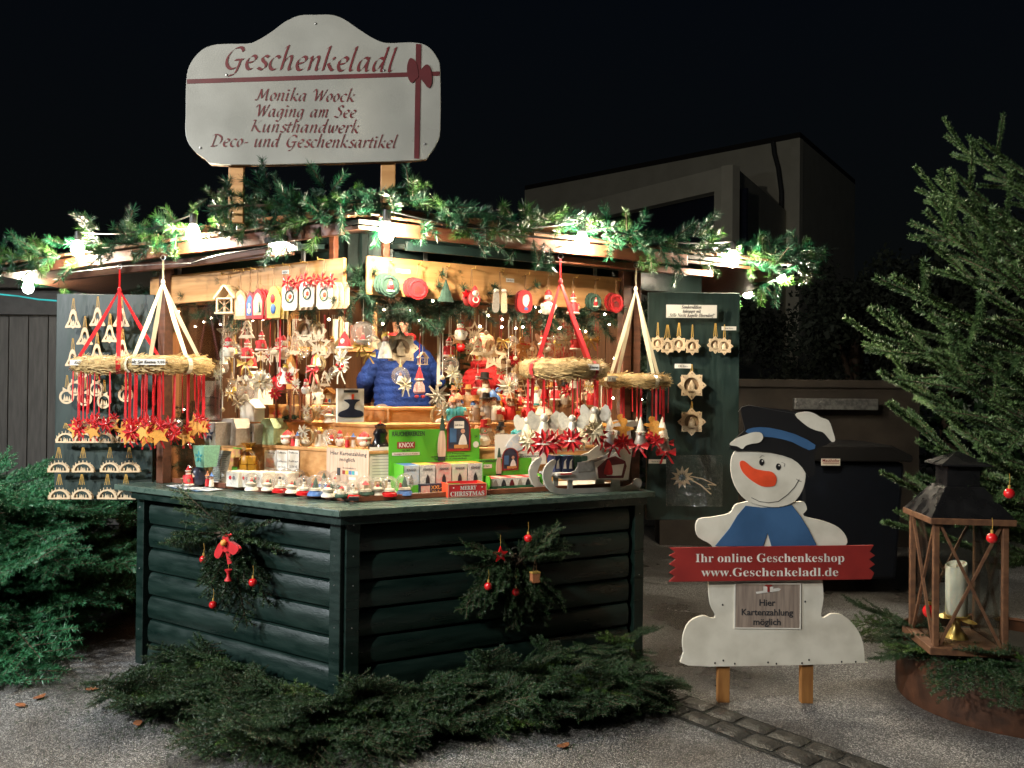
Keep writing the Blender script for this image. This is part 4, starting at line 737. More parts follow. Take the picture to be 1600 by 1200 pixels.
# ================================================================== ORNAMENT KINDS (height 1, hanging from the origin)
KN = {}
def kind(name, parts):
    L = []
    for nm, m, mb, *sm in parts: L.append((nm, mb.mesh(nm, m, bool(sm and sm[0]))))
    KN[name] = L
def B_(c, r, sc=(1, 1, 1), n=12): return MB().ball(c, r, sc, n)
def bx(c, d, **k): return MB().box(c, d, **k)
def pr(P, y0=-.03, y1=.03): return MB().prism(P, y0, y1)
def face_parts(z, r, y=0, nose='paint_orange'):
    e = MB();
    return [('eye', 'paint_black', B_((-r * .35, y - r * .9, z + r * .2), r * .13, n=6)), ('eye', 'paint_black', B_((r * .35, y - r * .9, z + r * .2), r * .13, n=6)), ('nose', nose, B_((0, y - r * 1.05, z - r * .05), r * .2, n=6), True)]
def beard(z, r, m='white_trim'): return ('beard', m, MB().lathe([(.01, z - r * 2.1), (r * .7, z - r * 1.3), (r * 1.0, z - r * .35), (r * .75, z)], 10, sy=.9), True)
def hatcone(z, r, h, m='red_matte', tip=True):
    P = [('hat', m, MB().lathe([(r * 1.02, z), (r * .8, z + h * .35), (r * .35, z + h * .75), (.012, z + h)], 12), True), ('hat_brim', 'white_trim', MB().torus((0, 0, z), r, r * .22, 14, 6), True)]
    if tip: P.append(('bobble', 'white_trim', B_((0, 0, z + h), r * .28, n=8), True))
    return P
def flowerp(c, r, n, m, m2='gold', nm='petal'):
    P = []
    for k in range(n):
        a = 2 * PI * k / n + .2; d = Vector((cos(a), 0, sin(a))); t = Vector((-sin(a), 0, cos(a))); mb = MB(); q = Vector(c); w = r * .38; dz = Vector((0, -r * .25 * (k % 2), 0))
        mb.add([q + dz, q + d * r * .5 + t * w / 2 + Vector((0, -r * .18, 0)) + dz, q + d * r + dz, q + d * r * .5 - t * w / 2 + Vector((0, -r * .18, 0)) + dz], [(0, 1, 2), (0, 2, 3)]); P.append((nm, m, mb))
    P.append(('flower_centre', m2, B_((c[0], c[1] - r * .2, c[2]), r * .16, n=6), True)); return P
def bowp(c, w, m, tails=.5, nm='bow'):
    mb = MB(); x, y, z = c
    for s in (-1, 1): mb.add([(x, y, z), (x + s * w * .5, y - w * .12, z + w * .25), (x + s * w * .55, y, z), (x + s * w * .5, y - w * .12, z - w * .18)], [(0, 1, 2, 3)])
    mb.ball((x, y - w * .06, z), w * .1, n=6)
    P = [(nm, m, mb)]
    for s in (-1, 1): P.append(('ribbon_tail', m, MB().strip([(x, y - .01, z), (x + s * w * .2, y - .03, z - tails * w * .5), (x + s * w * (.28 + .12 * (s > 0)), y, z - tails * w)], w * .12)))
    return P
kind('snowman', [('body', 'white_trim', MB().lathe([(.05, -1), (.22, -.97), (.3, -.78), (.27, -.58), (.17, -.46)], 14), True), ('head', 'white_trim', B_((0, 0, -.32), .17), True)] + face_parts(-.32, .17) + [('scarf', 'red_matte', MB().torus((0, 0, -.48), .16, .05, 14, 6), True), ('scarf_end', 'red_matte', bx((.1, -.2, -.6), (.08, .03, .2))), ('hat', 'red_matte', MB().lathe([(.15, -.22), (.13, -.1), (.05, 0), (.01, .0)], 12), True), ('button', 'paint_black', B_((0, -.29, -.7), .03, n=6)), ('arm', 'white_trim', B_((-.28, -.05, -.66), .08, (1, 1, 1.6), 8), True), ('arm', 'white_trim', B_((.28, -.05, -.66), .08, (1, 1, 1.6), 8), True)])
kind('snowman_tophat', [('body', 'white_trim', MB().lathe([(.05, -1), (.24, -.96), (.3, -.78), (.2, -.55)], 14), True), ('head', 'white_trim', B_((0, 0, -.42), .17), True)] + face_parts(-.42, .17) + [('scarf', 'check', MB().torus((0, 0, -.57), .17, .05, 14, 6), True), ('hat', 'red_matte', MB().lathe([(.22, -.28), (.22, -.25), (.13, -.25), (.14, 0), (.01, 0)], 14))])
kind('santa', [('body', 'red_matte', MB().lathe([(.26, -1), (.27, -.85), (.2, -.55), (.12, -.45)], 14), True), ('coat_trim', 'white_trim', MB().torus((0, 0, -.96), .26, .05, 16, 6), True), ('head', 'skin', B_((0, 0, -.38), .13), True)] + face_parts(-.38, .13, nose='red_matte') + [beard(-.38, .15)] + hatcone(-.28, .13, .26) + [('arm', 'red_matte', B_((-.22, -.08, -.62), .08, (1, 1, 1.7), 8), True), ('arm', 'red_matte', B_((.22, -.08, -.62), .08, (1, 1, 1.7), 8), True), ('sack', 'jute', B_((.2, -.12, -.75), .1, (1, .8, 1.2), 8), True)])
kind('gnome', [('body', 'check', MB().lathe([(.14, -.86), (.19, -.8), (.16, -.6), (.1, -.5)], 12), True), ('boot', 'red_matte', B_((-.1, -.05, -.95), .07, (1, 1.5, .8), 8)), ('boot', 'red_matte', B_((.1, -.05, -.95), .07, (1, 1.5, .8), 8)), ('head', 'skin', B_((0, 0, -.48), .11), True)] + face_parts(-.48, .11, nose='skin') + [beard(-.46, .12)] + hatcone(-.42, .13, .42))
kind('angel', [('dress', 'white_trim', MB().lathe([(.27, -1), (.2, -.7), (.1, -.42)], 14), True), ('head', 'skin', B_((0, 0, -.3), .13), True)] + face_parts(-.3, .13, nose='skin') + [('hair', 'yellow', B_((0, .03, -.26), .145, n=10), True), ('wing', 'silver', pr(smoothp([(-.08, -.5), (-.35, -.2), (-.45, -.3), (-.38, -.6), (-.2, -.72)], 2), .06, .09)), ('wing', 'silver', pr(smoothp([(.08, -.5), (.35, -.2), (.45, -.3), (.38, -.6), (.2, -.72)], 2), .06, .09)), ('halo', 'gold', MB().torus((0, 0, -.1), .11, .02, 14, 5), True)])
kind('reindeer', [('body', 'birch', MB().tube([(-.2, 0, -.55), (0, 0, -.56), (.18, 0, -.52)], [.09, .12, .09], 8), True), ('leg', 'birch', bx((-.2, 0, -.8), (.05, .06, .4))), ('leg', 'birch', bx((-.1, 0, -.8), (.05, .06, .4), ry=.1)), ('leg', 'birch', bx((.1, 0, -.8), (.05, .06, .4), ry=-.1)), ('leg', 'birch', bx((.2, 0, -.8), (.05, .06, .4))), ('head', 'birch', MB().tube([(.16, 0, -.5), (.24, 0, -.3), (.36, 0, -.3)], [.07, .06, .04], 8), True), ('antler', 'birch_dark', MB().tube([(.22, 0, -.26), (.16, 0, -.1), (.24, 0, 0)], .018, 5)), ('antler', 'birch_dark', MB().tube([(.25, 0, -.26), (.3, 0, -.12), (.4, 0, -.04)], .018, 5)), ('scarf', 'red_matte', MB().torus((.19, 0, -.42), .08, .03, 10, 5))])
kind('gingerbread_man', [('body', 'ginger', pr(smoothp([(0, 0), (.12, -.04), (.14, -.16), (.08, -.27), (.3, -.3), (.36, -.38), (.3, -.46), (.12, -.46), (.14, -.62), (.26, -.9), (.18, -.99), (.08, -.95), (0, -.72), (-.08, -.95), (-.18, -.99), (-.26, -.9), (-.14, -.62), (-.12, -.46), (-.3, -.46), (-.36, -.38), (-.3, -.3), (-.08, -.27), (-.14, -.16), (-.12, -.04)], 2), -.04, .04)), ('button', 'letter_white', B_((0, -.05, -.4), .025, n=6)), ('button', 'letter_white', B_((0, -.05, -.55), .025, n=6)), ('eye', 'letter_white', B_((-.05, -.05, -.12), .018, n=5)), ('eye', 'letter_white', B_((.05, -.05, -.12), .018, n=5)), ('scarf', 'red_matte', bx((0, -.03, -.27), (.2, .06, .05)))])
def holes(P0, k): return [(x * k, (z + .5) * k - .5) for x, z in P0]
def figs(c=(0, -.5), s=.2, m='birch'):
    x, z = c; return [('cut_tree', m, pr([(x - s * .9, z - s), (x - s * .55, z + s * .6), (x - s * .2, z - s)], -.015, .015)), ('cut_tree', m, pr([(x + s * .3, z - s), (x + s * .6, z + s * .3), (x + s * .9, z - s)], -.015, .015)), ('cut_house', m, pr([(x - s * .25, z - s), (x - s * .25, z - s * .2), (x, z + s * .25), (x + s * .25, z - s * .2), (x + s * .25, z - s)], -.012, .012))]
S5 = starp(5, .52, .26, cz=-.5); S8 = starp(8, .5, .36, cz=-.5)
kind('wooden_star', [('star_frame', 'birch', MB().frame(S5, holes(S5, .62), -.02, .02))] + figs(s=.2))
kind('round_star', [('star_plate', 'birch', MB().frame(starp(8, .5, .37, cz=-.5), [(.27 * cos(PI / 2 + PI * k / 8), -.5 + .27 * sin(PI / 2 + PI * k / 8)) for k in range(16)], -.03, .0)), ('star_plate', 'birch', MB().frame(starp(8, .47, .35, cz=-.5, a0=PI / 2 + .12), [(.25 * cos(PI / 2 + PI * k / 8), -.5 + .25 * sin(PI / 2 + PI * k / 8)) for k in range(16)], .02, .045)), ('chapel_relief', 'birch', MB().lathe([(.12, -.66), (.12, -.5), (.07, -.42), (.02, -.33)], 10, sy=.3), True), ('chapel_base', 'birch', bx((0, -.01, -.68), (.42, .04, .06))), ('back_disc', 'birch_dark', pr(ngon(20, .26, cz=-.5), .046, .052))] + [('peg', 'birch_dark', B_((.4 * cos(PI / 2 + PI / 4 * k), -.03, -.5 + .4 * sin(PI / 2 + PI / 4 * k)), .025, n=5)) for k in range(8)])
T_ = [(0, 0), (.2, -.28), (.12, -.3), (.32, -.6), (.2, -.62), (.45, -.95), (-.45, -.95), (-.2, -.62), (-.32, -.6), (-.12, -.3), (-.2, -.28)]
kind('wooden_tree', [('tree_frame', 'birch', MB().frame(T_, [(x * .6, (z + .6) * .6 - .58) for x, z in T_], -.02, .02)), ('cut_disc', 'birch_dark', pr(ngon(10, .1, cz=-.7), -.01, .01)), ('cut_disc', 'birch', pr(ngon(8, .06, cz=-.45), -.01, .01)), ('trunk', 'birch', bx((0, 0, -.97), (.12, .04, .06)))])
BELL = smoothp([(-.08, 0), (.08, 0), (.17, -.2), (.25, -.55), (.42, -.85), (.4, -.95), (.1, -.93), (0, -1), (-.1, -.93), (-.4, -.95), (-.42, -.85), (-.25, -.55), (-.17, -.2)], 2)
kind('bell', [('bell_plate', 'birch', MB().frame(BELL, [(x * .6, (z + .55) * .6 - .57) for x, z in BELL], -.03, 0)), ('bell_plate', 'birch', MB().frame([(x - .04, z) for x, z in BELL], [(x * .6 - .04, (z + .55) * .6 - .57) for x, z in BELL], .05, .08)), ('bell_plate', 'birch_dark', MB().frame([(x - .08, z) for x, z in BELL], [(x * .5 - .08, (z + .55) * .5 - .57) for x, z in BELL], .12, .15))] + figs((0, -.6), .2))
kind('disc', [('disc_frame', 'birch', MB().frame(ngon(20, .42, cz=-.58), ngon(20, .3, cz=-.58), -.03, 0)), ('disc_frame', 'birch_dark', MB().frame(ngon(20, .42, cx=-.06, cz=-.58), ngon(20, .3, cx=-.06, cz=-.58), .05, .08)), ('bow_cut', 'birch', pr([(0, -.16), (.22, -.02), (.22, -.26), (0, -.16), (-.22, -.26), (-.22, -.02)], -.05, -.03))] + figs((0, -.58), .24))
AR = [(.7 * cos(a), -.95 + .62 * sin(a)) for a in np.linspace(0, PI, 11)]; AI = [(.52 * cos(a), -.88 + .44 * sin(a)) for a in np.linspace(0, PI, 11)]
def arch(dx, y, m): return MB().frame([(x + dx, z) for x, z in AR + [(-.7, -1), (.7, -1)]], [(x + dx, z) for x, z in AI + [(-.52, -.9), (.52, -.9)]], y, y + .03)
kind('candle_arch', [('arch_plate', 'birch', arch(0, -.03, 0)), ('arch_plate', 'birch_dark', arch(-.07, .05, 0)), ('arch_plate', 'birch', arch(.06, .12, 0)), ('arch_plate', 'birch_dark', arch(-.04, .19, 0))] + [('cut_candle', 'birch', bx((.7 * cos(a), -.015, -.95 + .62 * sin(a) + .07), (.045, .03, .16))) for a in np.linspace(.12, PI - .12, 9)] + figs((0, -.72), .2) + [('cut_figure', 'birch', bx((.3, 0, -.8), (.07, .03, .2))), ('cut_figure', 'birch', bx((-.32, 0, -.8), (.07, .03, .2)))])
kind('wooden_house', [('roof_side', 'birch', bx((-.22, 0, -.25), (.07, .5, .6), ry=.72)), ('roof_side', 'birch', bx((.22, 0, -.25), (.07, .5, .6), ry=-.72)), ('corner_post', 'birch', bx((-.3, -.2, -.7), (.06, .05, .5))), ('corner_post', 'birch', bx((.3, -.2, -.7), (.06, .05, .5))), ('corner_post', 'birch', bx((.3, .2, -.7), (.06, .05, .5))), ('corner_post', 'birch', bx((-.3, .2, -.7), (.06, .05, .5))), ('base', 'birch', bx((0, 0, -.97), (.76, .5, .06))), ('lattice', 'birch_dark', MB().tube([(-.28, -.2, -.95), (.28, -.2, -.5)], .02, 5)), ('lattice', 'birch_dark', MB().tube([(.28, -.2, -.95), (-.28, -.2, -.5)], .02, 5)), ('beam', 'birch', bx((0, -.2, -.47), (.62, .04, .05)))])
kind('twig_star', [('twig', 'birch_dark', MB().tube([(.5 * cos(PI / 2 + 4 * PI / 5 * k), (k % 2) * .02, -.5 + .5 * sin(PI / 2 + 4 * PI / 5 * k)), (.5 * cos(PI / 2 + 4 * PI / 5 * (k + 1)), (k % 2) * .02, -.5 + .5 * sin(PI / 2 + 4 * PI / 5 * (k + 1)))], .035, 5)) for k in range(5)] + [('inner_star', 'birch_dark', MB().frame(starp(5, .24, .12, cz=-.5), holes(starp(5, .24, .12, cz=-.5), .6), -.02, .02))])
def gball(nm, bowm, petm, fig):
    kind(nm, [('cap', 'gold', MB().lathe([(.06, -.08), (.06, 0), (.02, .0)], 8)), ('glass', 'ball_glass', B_((0, 0, -.38), .32, n=18), True), ('figure', fig, MB().lathe([(.14, -.6), (.1, -.45), (.05, -.38)], 8), True), ('figure_head', 'skin', B_((0, 0, -.33), .06, n=8), True)] + flowerp((0, -.28, -.68), .34, 9, petm) + bowp((0, -.36, -.7), .4, bowm, 1.0))
gball('glass_ball_cream', 'cream_ribbon', 'cream_ribbon', 'white_trim'); gball('glass_ball_gold', 'gold', 'cream_ribbon', 'yellow'); gball('glass_ball_silver', 'silver', 'white_trim', 'red_matte')
kind('glass_globe', [('cap', 'gold', MB().lathe([(.04, -.06), (.04, 0), (.02, .0)], 8)), ('glass', 'ball_glass', B_((0, 0, -.52), .48, n=22), True), ('snow_bed', 'white_trim', MB().lathe([(.02, -.9), (.24, -.88), (.3, -.8), (.02, -.76)], 12), True), ('figure', 'red_matte', MB().lathe([(.1, -.8), (.06, -.6)], 8), True), ('figure_head', 'skin', B_((0, 0, -.55), .06, n=8), True)])
kind('poinsettia', [('stem', 'cream_ribbon', MB().tube([(0, 0, 0), (0, 0, -.2)], .02, 5))] + flowerp((0, 0, -.45), .42, 11, 'white_trim', 'silver') + flowerp((0, -.12, -.45), .26, 7, 'cream_ribbon') + bowp((0, -.15, -.6), .3, 'cream_ribbon', 1.4))
kind('red_poinsettia', flowerp((0, 0, -.45), .5, 11, 'red_ribbon') + flowerp((0, -.1, -.45), .3, 7, 'red_matte'))
kind('gold_bow', bowp((0, 0, -.4), 1.0, 'gold', .6))
kind('sled_bow', [('bell', 'gold', MB().lathe([(.12, -.45), (.1, -.25), (.03, -.12)], 10), True), ('sledge', 'birch', bx((.0, -.02, -.5), (.6, .2, .05))), ('figure', 'red_matte', MB().lathe([(.1, -.48), (.06, -.25), (.01, -.12)], 8, (-.14, 0, 0)), True), ('figure', 'white_trim', MB().lathe([(.1, -.48), (.07, -.3), (.01, -.2)], 8, (.16, 0, 0)), True), ('wreath', 'straw', MB().torus((.2, .04, -.42), .2, .06, 16, 6, 'y'), True)] + bowp((0, -.12, -.62), .6, 'red_ribbon', .75))
kind('flower_drop', flowerp((0, 0, -.3), .35, 12, 'white_trim', 'gold') + flowerp((0, -.1, -.36), .2, 8, 'silver') + [('berry', 'red_gloss', B_((.1, -.15, -.5), .05, n=8), True), ('berry', 'red_gloss', B_((-.12, -.15, -.46), .05, n=8), True), ('berry', 'red_gloss', B_((.02, -.17, -.58), .05, n=8), True)] + bowp((0, -.12, -.6), .5, 'cream_ribbon', .8))
kind('snowflake', [('crystal_arm', 'silver', MB().tube([(0, 0, -.5), (.5 * cos(PI / 4 * k), 0, -.5 + .5 * sin(PI / 4 * k))], .04, 5)) for k in range(8)] + flowerp((0, -.04, -.5), .42, 8, 'silver', 'white_trim') )
kind('mug_hat', [('hat', 'red_matte', MB().lathe([(.42, -1), (.38, -.6), (.22, -.25), (.08, -.1), (.02, 0)], 14, sy=.6), True), ('hat_brim', 'white_trim', MB().torus((0, 0, -.96), .4, .09, 16, 6), True), ('patch', 'white_trim', B_((0, -.18, -.6), .17, (1, .5, 1), 10), True)])
SC = lambda cx=0, cz=-.5, r=.5: [(cx + r * (1 + .07 * abs(sin(7 * a))) * .95 * cos(a), cz + r * (1 + .07 * abs(sin(7 * a))) * .95 * sin(a)) for a in np.linspace(0, 2 * PI, 56, endpoint=False)]
kind('felt_wreath_green', [('felt_disc', 'dark_green_felt', pr(SC(), -.03, .02)), ('felt_disc', 'dark_green_felt', pr(SC(-.1, -.46), .07, .12)), ('felt_disc', 'dark_green_felt', pr(SC(-.2, -.43), .16, .2)), ('felt_ring', 'dark_green_felt', MB().torus((0, -.03, -.5), .38, .06, 22, 6, 'y', .2), True), ('santa_body', 'red_matte', B_((.03, -.06, -.55), .16, (1, .4, 1.1), 10), True), ('santa_head', 'skin', B_((.03, -.08, -.36), .08, n=8), True), ('santa_beard', 'white_trim', B_((.03, -.1, -.42), .08, n=8), True), ('santa_hat', 'red_matte', MB().lathe([(.08, -.32), (.01, -.2)], 8, (.03, -.08, 0))), ('snow_base', 'white_trim', bx((.03, -.06, -.73), (.36, .06, .06)))])
kind('felt_wreath_red', [('felt_disc', 'red_matte', pr(SC(), -.03, .02)), ('felt_disc', 'banner_red', pr(SC(-.1, -.46), .07, .12)), ('felt_disc', 'red_matte', pr(SC(-.2, -.43), .16, .2)), ('felt_ring', 'red_matte', MB().torus((0, -.03, -.5), .38, .05, 22, 6, 'y', .2), True), ('cut_house', 'banner_red', pr([(-.16, -.7), (-.16, -.5), (0, -.36), (.16, -.5), (.16, -.7)], -.05, -.03))] + [('bead', 'paint_black', B_((.34 * cos(k), -.09, -.5 + .34 * sin(k)), .02, n=5)) for k in range(0, 6)])
kind('bottle_tree', [('felt_cone', 'dark_green_felt', MB().lathe([(.4, -1), (.34, -.8), (.3, -.78), (.22, -.5), (.2, -.48), (.08, -.15), (.02, 0)], 10, sy=.6))])
kind('santa_pair', [('santa_body', 'red_matte', B_((.12, -.05, -.6), .3, (1, .5, 1.2), 12), True), ('santa_head', 'white_trim', B_((.12, -.15, -.35), .15, n=10), True), ('santa_face', 'skin', B_((.12, -.24, -.33), .09, n=8), True), ('hat', 'red_matte', MB().lathe([(.15, -.26), (.1, -.1), (.01, 0)], 10, (.12, -.1, 0)), True), ('belly', 'white_trim', MB().torus((.12, -.17, -.62), .13, .03, 14, 5, 'y')), ('star', 'red_gloss', pr(starp(5, .2, .09, cx=-.28, cz=-.4), -.04, .02)), ('second_santa', 'banner_red', B_((-.1, .12, -.55), .28, (1, .5, 1.3), 12), True)])
kind('slippers', [('slipper', 'grey_metal', pr(smoothp([(-.26, -.15), (-.1, -.1), (-.04, -.4), (-.05, -.9), (-.2, -1), (-.32, -.9), (-.3, -.5)], 2), -.06, .02)), ('slipper', 'birch', pr(smoothp([(.26, -.12), (.1, -.1), (.04, -.4), (.05, -.9), (.2, -1), (.32, -.9), (.3, -.5)], 2), -.06, .02)), ('fur_trim', 'white_trim', B_((-.17, -.05, -.12), .12, (1.1, .7, .6), 8), True), ('fur_trim', 'white_trim', B_((.17, -.05, -.1), .12, (1.1, .7, .6), 8), True)])
def shrink(P, k, cz=-.55): return [(x * k, (z - cz) * k + cz) for x, z in P]
OV = smoothp([(0, 0), (.28, -.14), (.36, -.5), (.3, -.88), (0, -1), (-.3, -.88), (-.36, -.5), (-.28, -.14)], 3)
kind('oval_santa', [('oval_plate', 'red_matte', pr(OV, 0, .05)), ('oval_plate', 'banner_red', pr([(x - .09, z) for x, z in OV], .08, .13)), ('face_inlay', 'skin', pr(shrink(OV, .35, -.35), -.02, -.001)), ('beard_inlay', 'white_trim', pr(smoothp([(-.1, -.3), (.12, -.2), (.2, -.45), (.05, -.75), (-.12, -.6)], 2), -.03, -.021)), ('gift_inlay', 'blue_matte', bx((.05, -.012, -.82), (.16, .02, .12)))])
AP = [(-.32, -1), (-.36, -.4), (-.2, -.12), (0, 0), (.2, -.12), (.36, -.4), (.32, -1)]
def aboard(nm, m, mi, extra):
    P = []
    for k in range(3): P.append(('board', m, pr([(x + .13 * k, z - .015 * k) for x, z in AP], .07 * k, .07 * k + .04))); P.append(('board_inlay', mi, pr([(x + .13 * k, z - .015 * k) for x, z in shrink(AP, .74)], .07 * k - .006, .07 * k - .0005)))
    kind(nm, P + extra)
SNB = [('snowman_print', 'white_trim', B_((-.02, -.02, -.72), .13, (1, .25, 1), 10), True), ('snowman_print', 'white_trim', B_((-.02, -.02, -.52), .09, (1, .25, 1), 10), True), ('tree_print', 'dark_green_felt', pr([(.08, -.8), (.22, -.8), (.15, -.45)], -.02, -.008))]
aboard('natural_boards', 'pine', 'birch', []); aboard('red_boards', 'red_matte', 'birch', SNB); aboard('yellow_boards', 'gold_cord', 'yellow', [('santa_print', 'red_matte', B_((-.03, -.02, -.4), .12, (1, .25, 1.2), 10), True), ('snowman_print', 'blue_matte', B_((-.0, -.02, -.72), .13, (1, .25, 1.2), 10), True)]); aboard('blue_boards', 'banner_red', 'blue_matte', SNB[:2])
RP = [(-.3, -.42), (-.3, -.9), (-.22, -1), (.22, -1), (.3, -.9), (.3, -.42), (.2, -.3), (-.2, -.3)]
P = []
for k in range(4): P.append(('white_plate', 'white_trim' if k < 1 else 'birch', pr([(x + .15 * k, z + .01 * k) for x, z in RP], .08 * k, .08 * k + .05)))
kind('candle_plates', P + [('wreath_print', 'dark_green_felt', MB().torus((0, -.01, -.62), .16, .02, 16, 5, 'y')), ('print', 'paint_orange', B_((.02, -.01, -.62), .07, (1, .3, 1), 8), True), ('print', 'yellow', B_((-.05, -.01, -.72), .04, (1, .3, 1), 6))] + flowerp((0, -.06, -.25), .26, 9, 'red_ribbon', 'red_gloss') + flowerp((.3, .02, -.26), .24, 8, 'red_ribbon', 'red_gloss'))
kind('star_bow', [('star', 'orange_star', pr(starp(5, .42, .2, cz=-.5, a0=PI / 2 + .3), -.16, -.08))] + flowerp((.08, -.1, -.18), .26, 9, 'red_ribbon', 'red_gloss') + bowp((0, -.07, -.5), .5, 'red_ribbon', 1.0))
kind('silver_red_cluster', [('bauble', 'silver', B_((-.1, 0, -.35), .18, n=12), True), ('bauble', 'ball_glass', B_((.18, .05, -.4), .2, n=12), True)] + flowerp((0, -.14, -.45), .46, 11, 'red_ribbon', 'red_gloss') + bowp((0, -.1, -.6), .5, 'red_ribbon', .8))
kind('silver_angel', [('dress', 'silver', MB().lathe([(.26, -.85), (.16, -.55), (.08, -.3)], 12), True), ('head', 'silver', B_((0, 0, -.2), .11, n=10), True), ('wing', 'silver', pr(smoothp([(-.06, -.35), (-.3, -.02), (-.42, -.2), (-.3, -.5)], 2), .03, .06)), ('wing', 'silver', pr(smoothp([(.06, -.35), (.3, -.02), (.42, -.2), (.3, -.5)], 2), .03, .06))] + flowerp((0, -.12, -.8), .38, 12, 'red_ribbon', 'red_gloss') + [('berry', 'red_gloss', B_((.14, -.2, -.66), .06, n=8), True), ('berry', 'red_gloss', B_((-.12, -.22, -.72), .06, n=8), True)])
kind('cream_angel', [('dress', 'cream_ribbon', MB().lathe([(.26, -.85), (.16, -.55), (.08, -.3)], 12), True), ('head', 'silver', B_((0, 0, -.2), .12, n=10), True), ('wing', 'white_trim', pr(smoothp([(-.06, -.35), (-.3, -.02), (-.42, -.2), (-.3, -.5)], 2), .03, .06)), ('wing', 'white_trim', pr(smoothp([(.06, -.35), (.3, -.02), (.42, -.2), (.3, -.5)], 2), .03, .06))] + flowerp((0, -.12, -.75), .34, 10, 'cream_ribbon', 'silver') + bowp((0, -.2, -.78), .4, 'cream_ribbon', .9))
kind('white_gnome', hatcone(-.45, .13, .45, 'white_trim', False) + [beard(-.46, .15), ('nose', 'skin', B_((0, -.17, -.5), .045, n=6)), ('body', 'grey_metal', MB().lathe([(.16, -.95), (.2, -.8), (.12, -.5)], 12), True)] + bowp((0, -.2, -.85), .55, 'red_ribbon', .6))
kind('ginger_bow', [('cookie', 'orange_star', pr(smoothp([(0, 0), (.12, -.04), (.14, -.16), (.08, -.27), (.3, -.3), (.36, -.38), (.12, -.46), (.14, -.62), (.24, -.84), (.08, -.86), (0, -.68), (-.08, -.86), (-.24, -.84), (-.14, -.62), (-.12, -.46), (-.36, -.38), (-.3, -.3), (-.08, -.27), (-.14, -.16), (-.12, -.04)], 2), -.04, .04))] + flowerp((0, -.07, -.8), .32, 9, 'red_ribbon', 'red_gloss') + bowp((0, -.09, -.82), .6, 'red_ribbon', .7))
# standing kinds (also height 1, top at the origin)
def smoker(nm, coat, hat, hatm=0, prop='birch'):
    kind(nm, [('body', coat, MB().lathe([(.2, -.92), (.22, -.75), (.19, -.5), (.12, -.42)], 12), True), ('base', 'birch_dark', MB().lathe([(.26, -1), (.26, -.93)], 12)), ('head', 'skin', B_((0, 0, -.32), .14, n=10), True)] + face_parts(-.32, .14, nose='skin') + [('beard', 'white_trim', B_((0, -.06, -.41), .13, (1, .8, .9), 10), True), ('hair', 'white_trim', B_((0, .04, -.27), .14, n=8), True), ('hat', hat, MB().lathe([(.22, -.21), (.22, -.18), (.13, -.17), (.12, 0), (.01, .0)] if not hatm else [(.16, -.22), (.12, -.1), (.02, 0)], 12), bool(hatm)), ('arm', coat, B_((-.22, -.06, -.6), .07, (1, 1, 1.9), 8), True), ('arm', coat, B_((.22, -.06, -.6), .07, (1, 1, 1.9), 8), True), ('prop', prop, bx((.2, -.18, -.68), (.14, .1, .12)))])
smoker('smoker_black', 'grey_metal', 'paint_black', 0, 'birch'); smoker('smoker_red', 'red_matte', 'terracotta', 0, 'yellow'); smoker('smoker_blue', 'white_trim', 'blue_matte', 1, 'red_matte'); smoker('smoker_brown', 'birch_dark', 'ginger', 0, 'birch'); smoker('smoker_teal', 'teal', 'terracotta', 1)
kind('snow_globe', [('glass', 'ball_glass', B_((0, 0, -.44), .42, n=18), True), ('base', 'white_trim', MB().lathe([(.38, -1), (.36, -.9), (.26, -.8), (.24, -.76)], 16), True), ('snow', 'white_trim', MB().lathe([(.3, -.74), (.33, -.62), (.2, -.54), (.02, -.5)], 12), True), ('figure', 'red_matte', MB().lathe([(.13, -.66), (.08, -.42)], 8), True), ('figure_head', 'skin', B_((0, 0, -.36), .08, n=8), True), ('figure_tree', 'dark_green_felt', MB().lathe([(.12, -.64), (.01, -.3)], 8, (.17, .05, 0)))])
kind('globe_red_base', [('glass', 'ball_glass', B_((0, 0, -.44), .42, n=18), True), ('base', 'red_gloss', MB().lathe([(.4, -1), (.38, -.86), (.26, -.78)], 16), True), ('snow', 'white_trim', MB().lathe([(.3, -.76), (.26, -.66), (.02, -.6)], 12), True), ('figure', 'white_trim', MB().lathe([(.13, -.68), (.1, -.5), (.07, -.45)], 8), True), ('figure_head', 'white_trim', B_((0, 0, -.38), .09, n=8), True), ('figure_hat', 'paint_black', MB().lathe([(.07, -.32), (.06, -.2)], 8))])
kind('globe_green_base', [('glass', 'ball_glass', B_((0, 0, -.44), .42, n=18), True), ('base', 'dark_green_felt', MB().torus((0, 0, -.88), .3, .12, 16, 6, 'z', .2), True), ('snow', 'white_trim', MB().lathe([(.3, -.76), (.26, -.66), (.02, -.6)], 12), True), ('figure', 'birch', bx((0, 0, -.55), (.2, .2, .2))), ('figure_roof', 'red_matte', MB().lathe([(.2, -.45), (.01, -.28)], 4))])
kind('globe_blue_base', [('glass', 'ball_glass', B_((0, 0, -.44), .42, n=18), True), ('base', 'blue_matte', MB().lathe([(.4, -1), (.34, -.84), (.26, -.78)], 16), True), ('snow', 'white_trim', MB().lathe([(.3, -.76), (.26, -.66), (.02, -.6)], 12), True), ('figure_tree', 'dark_green_felt', MB().lathe([(.18, -.66), (.1, -.45), (.12, -.44), (.01, -.15)], 8)), ('figure', 'red_matte', MB().lathe([(.08, -.66), (.05, -.45)], 8, (-.2, 0, 0)), True)])
kind('tin_house', [('body', 'grey_metal', bx((0, 0, -.68), (.86, .7, .64))), ('roof', 'grey_metal', MB().prism([(-.46, -.36), (-.3, -.0), (.3, -.0), (.46, -.36)], -.36, .36)), ('lid_edge', 'grey_metal', bx((0, 0, -.37), (.9, .74, .03)))])
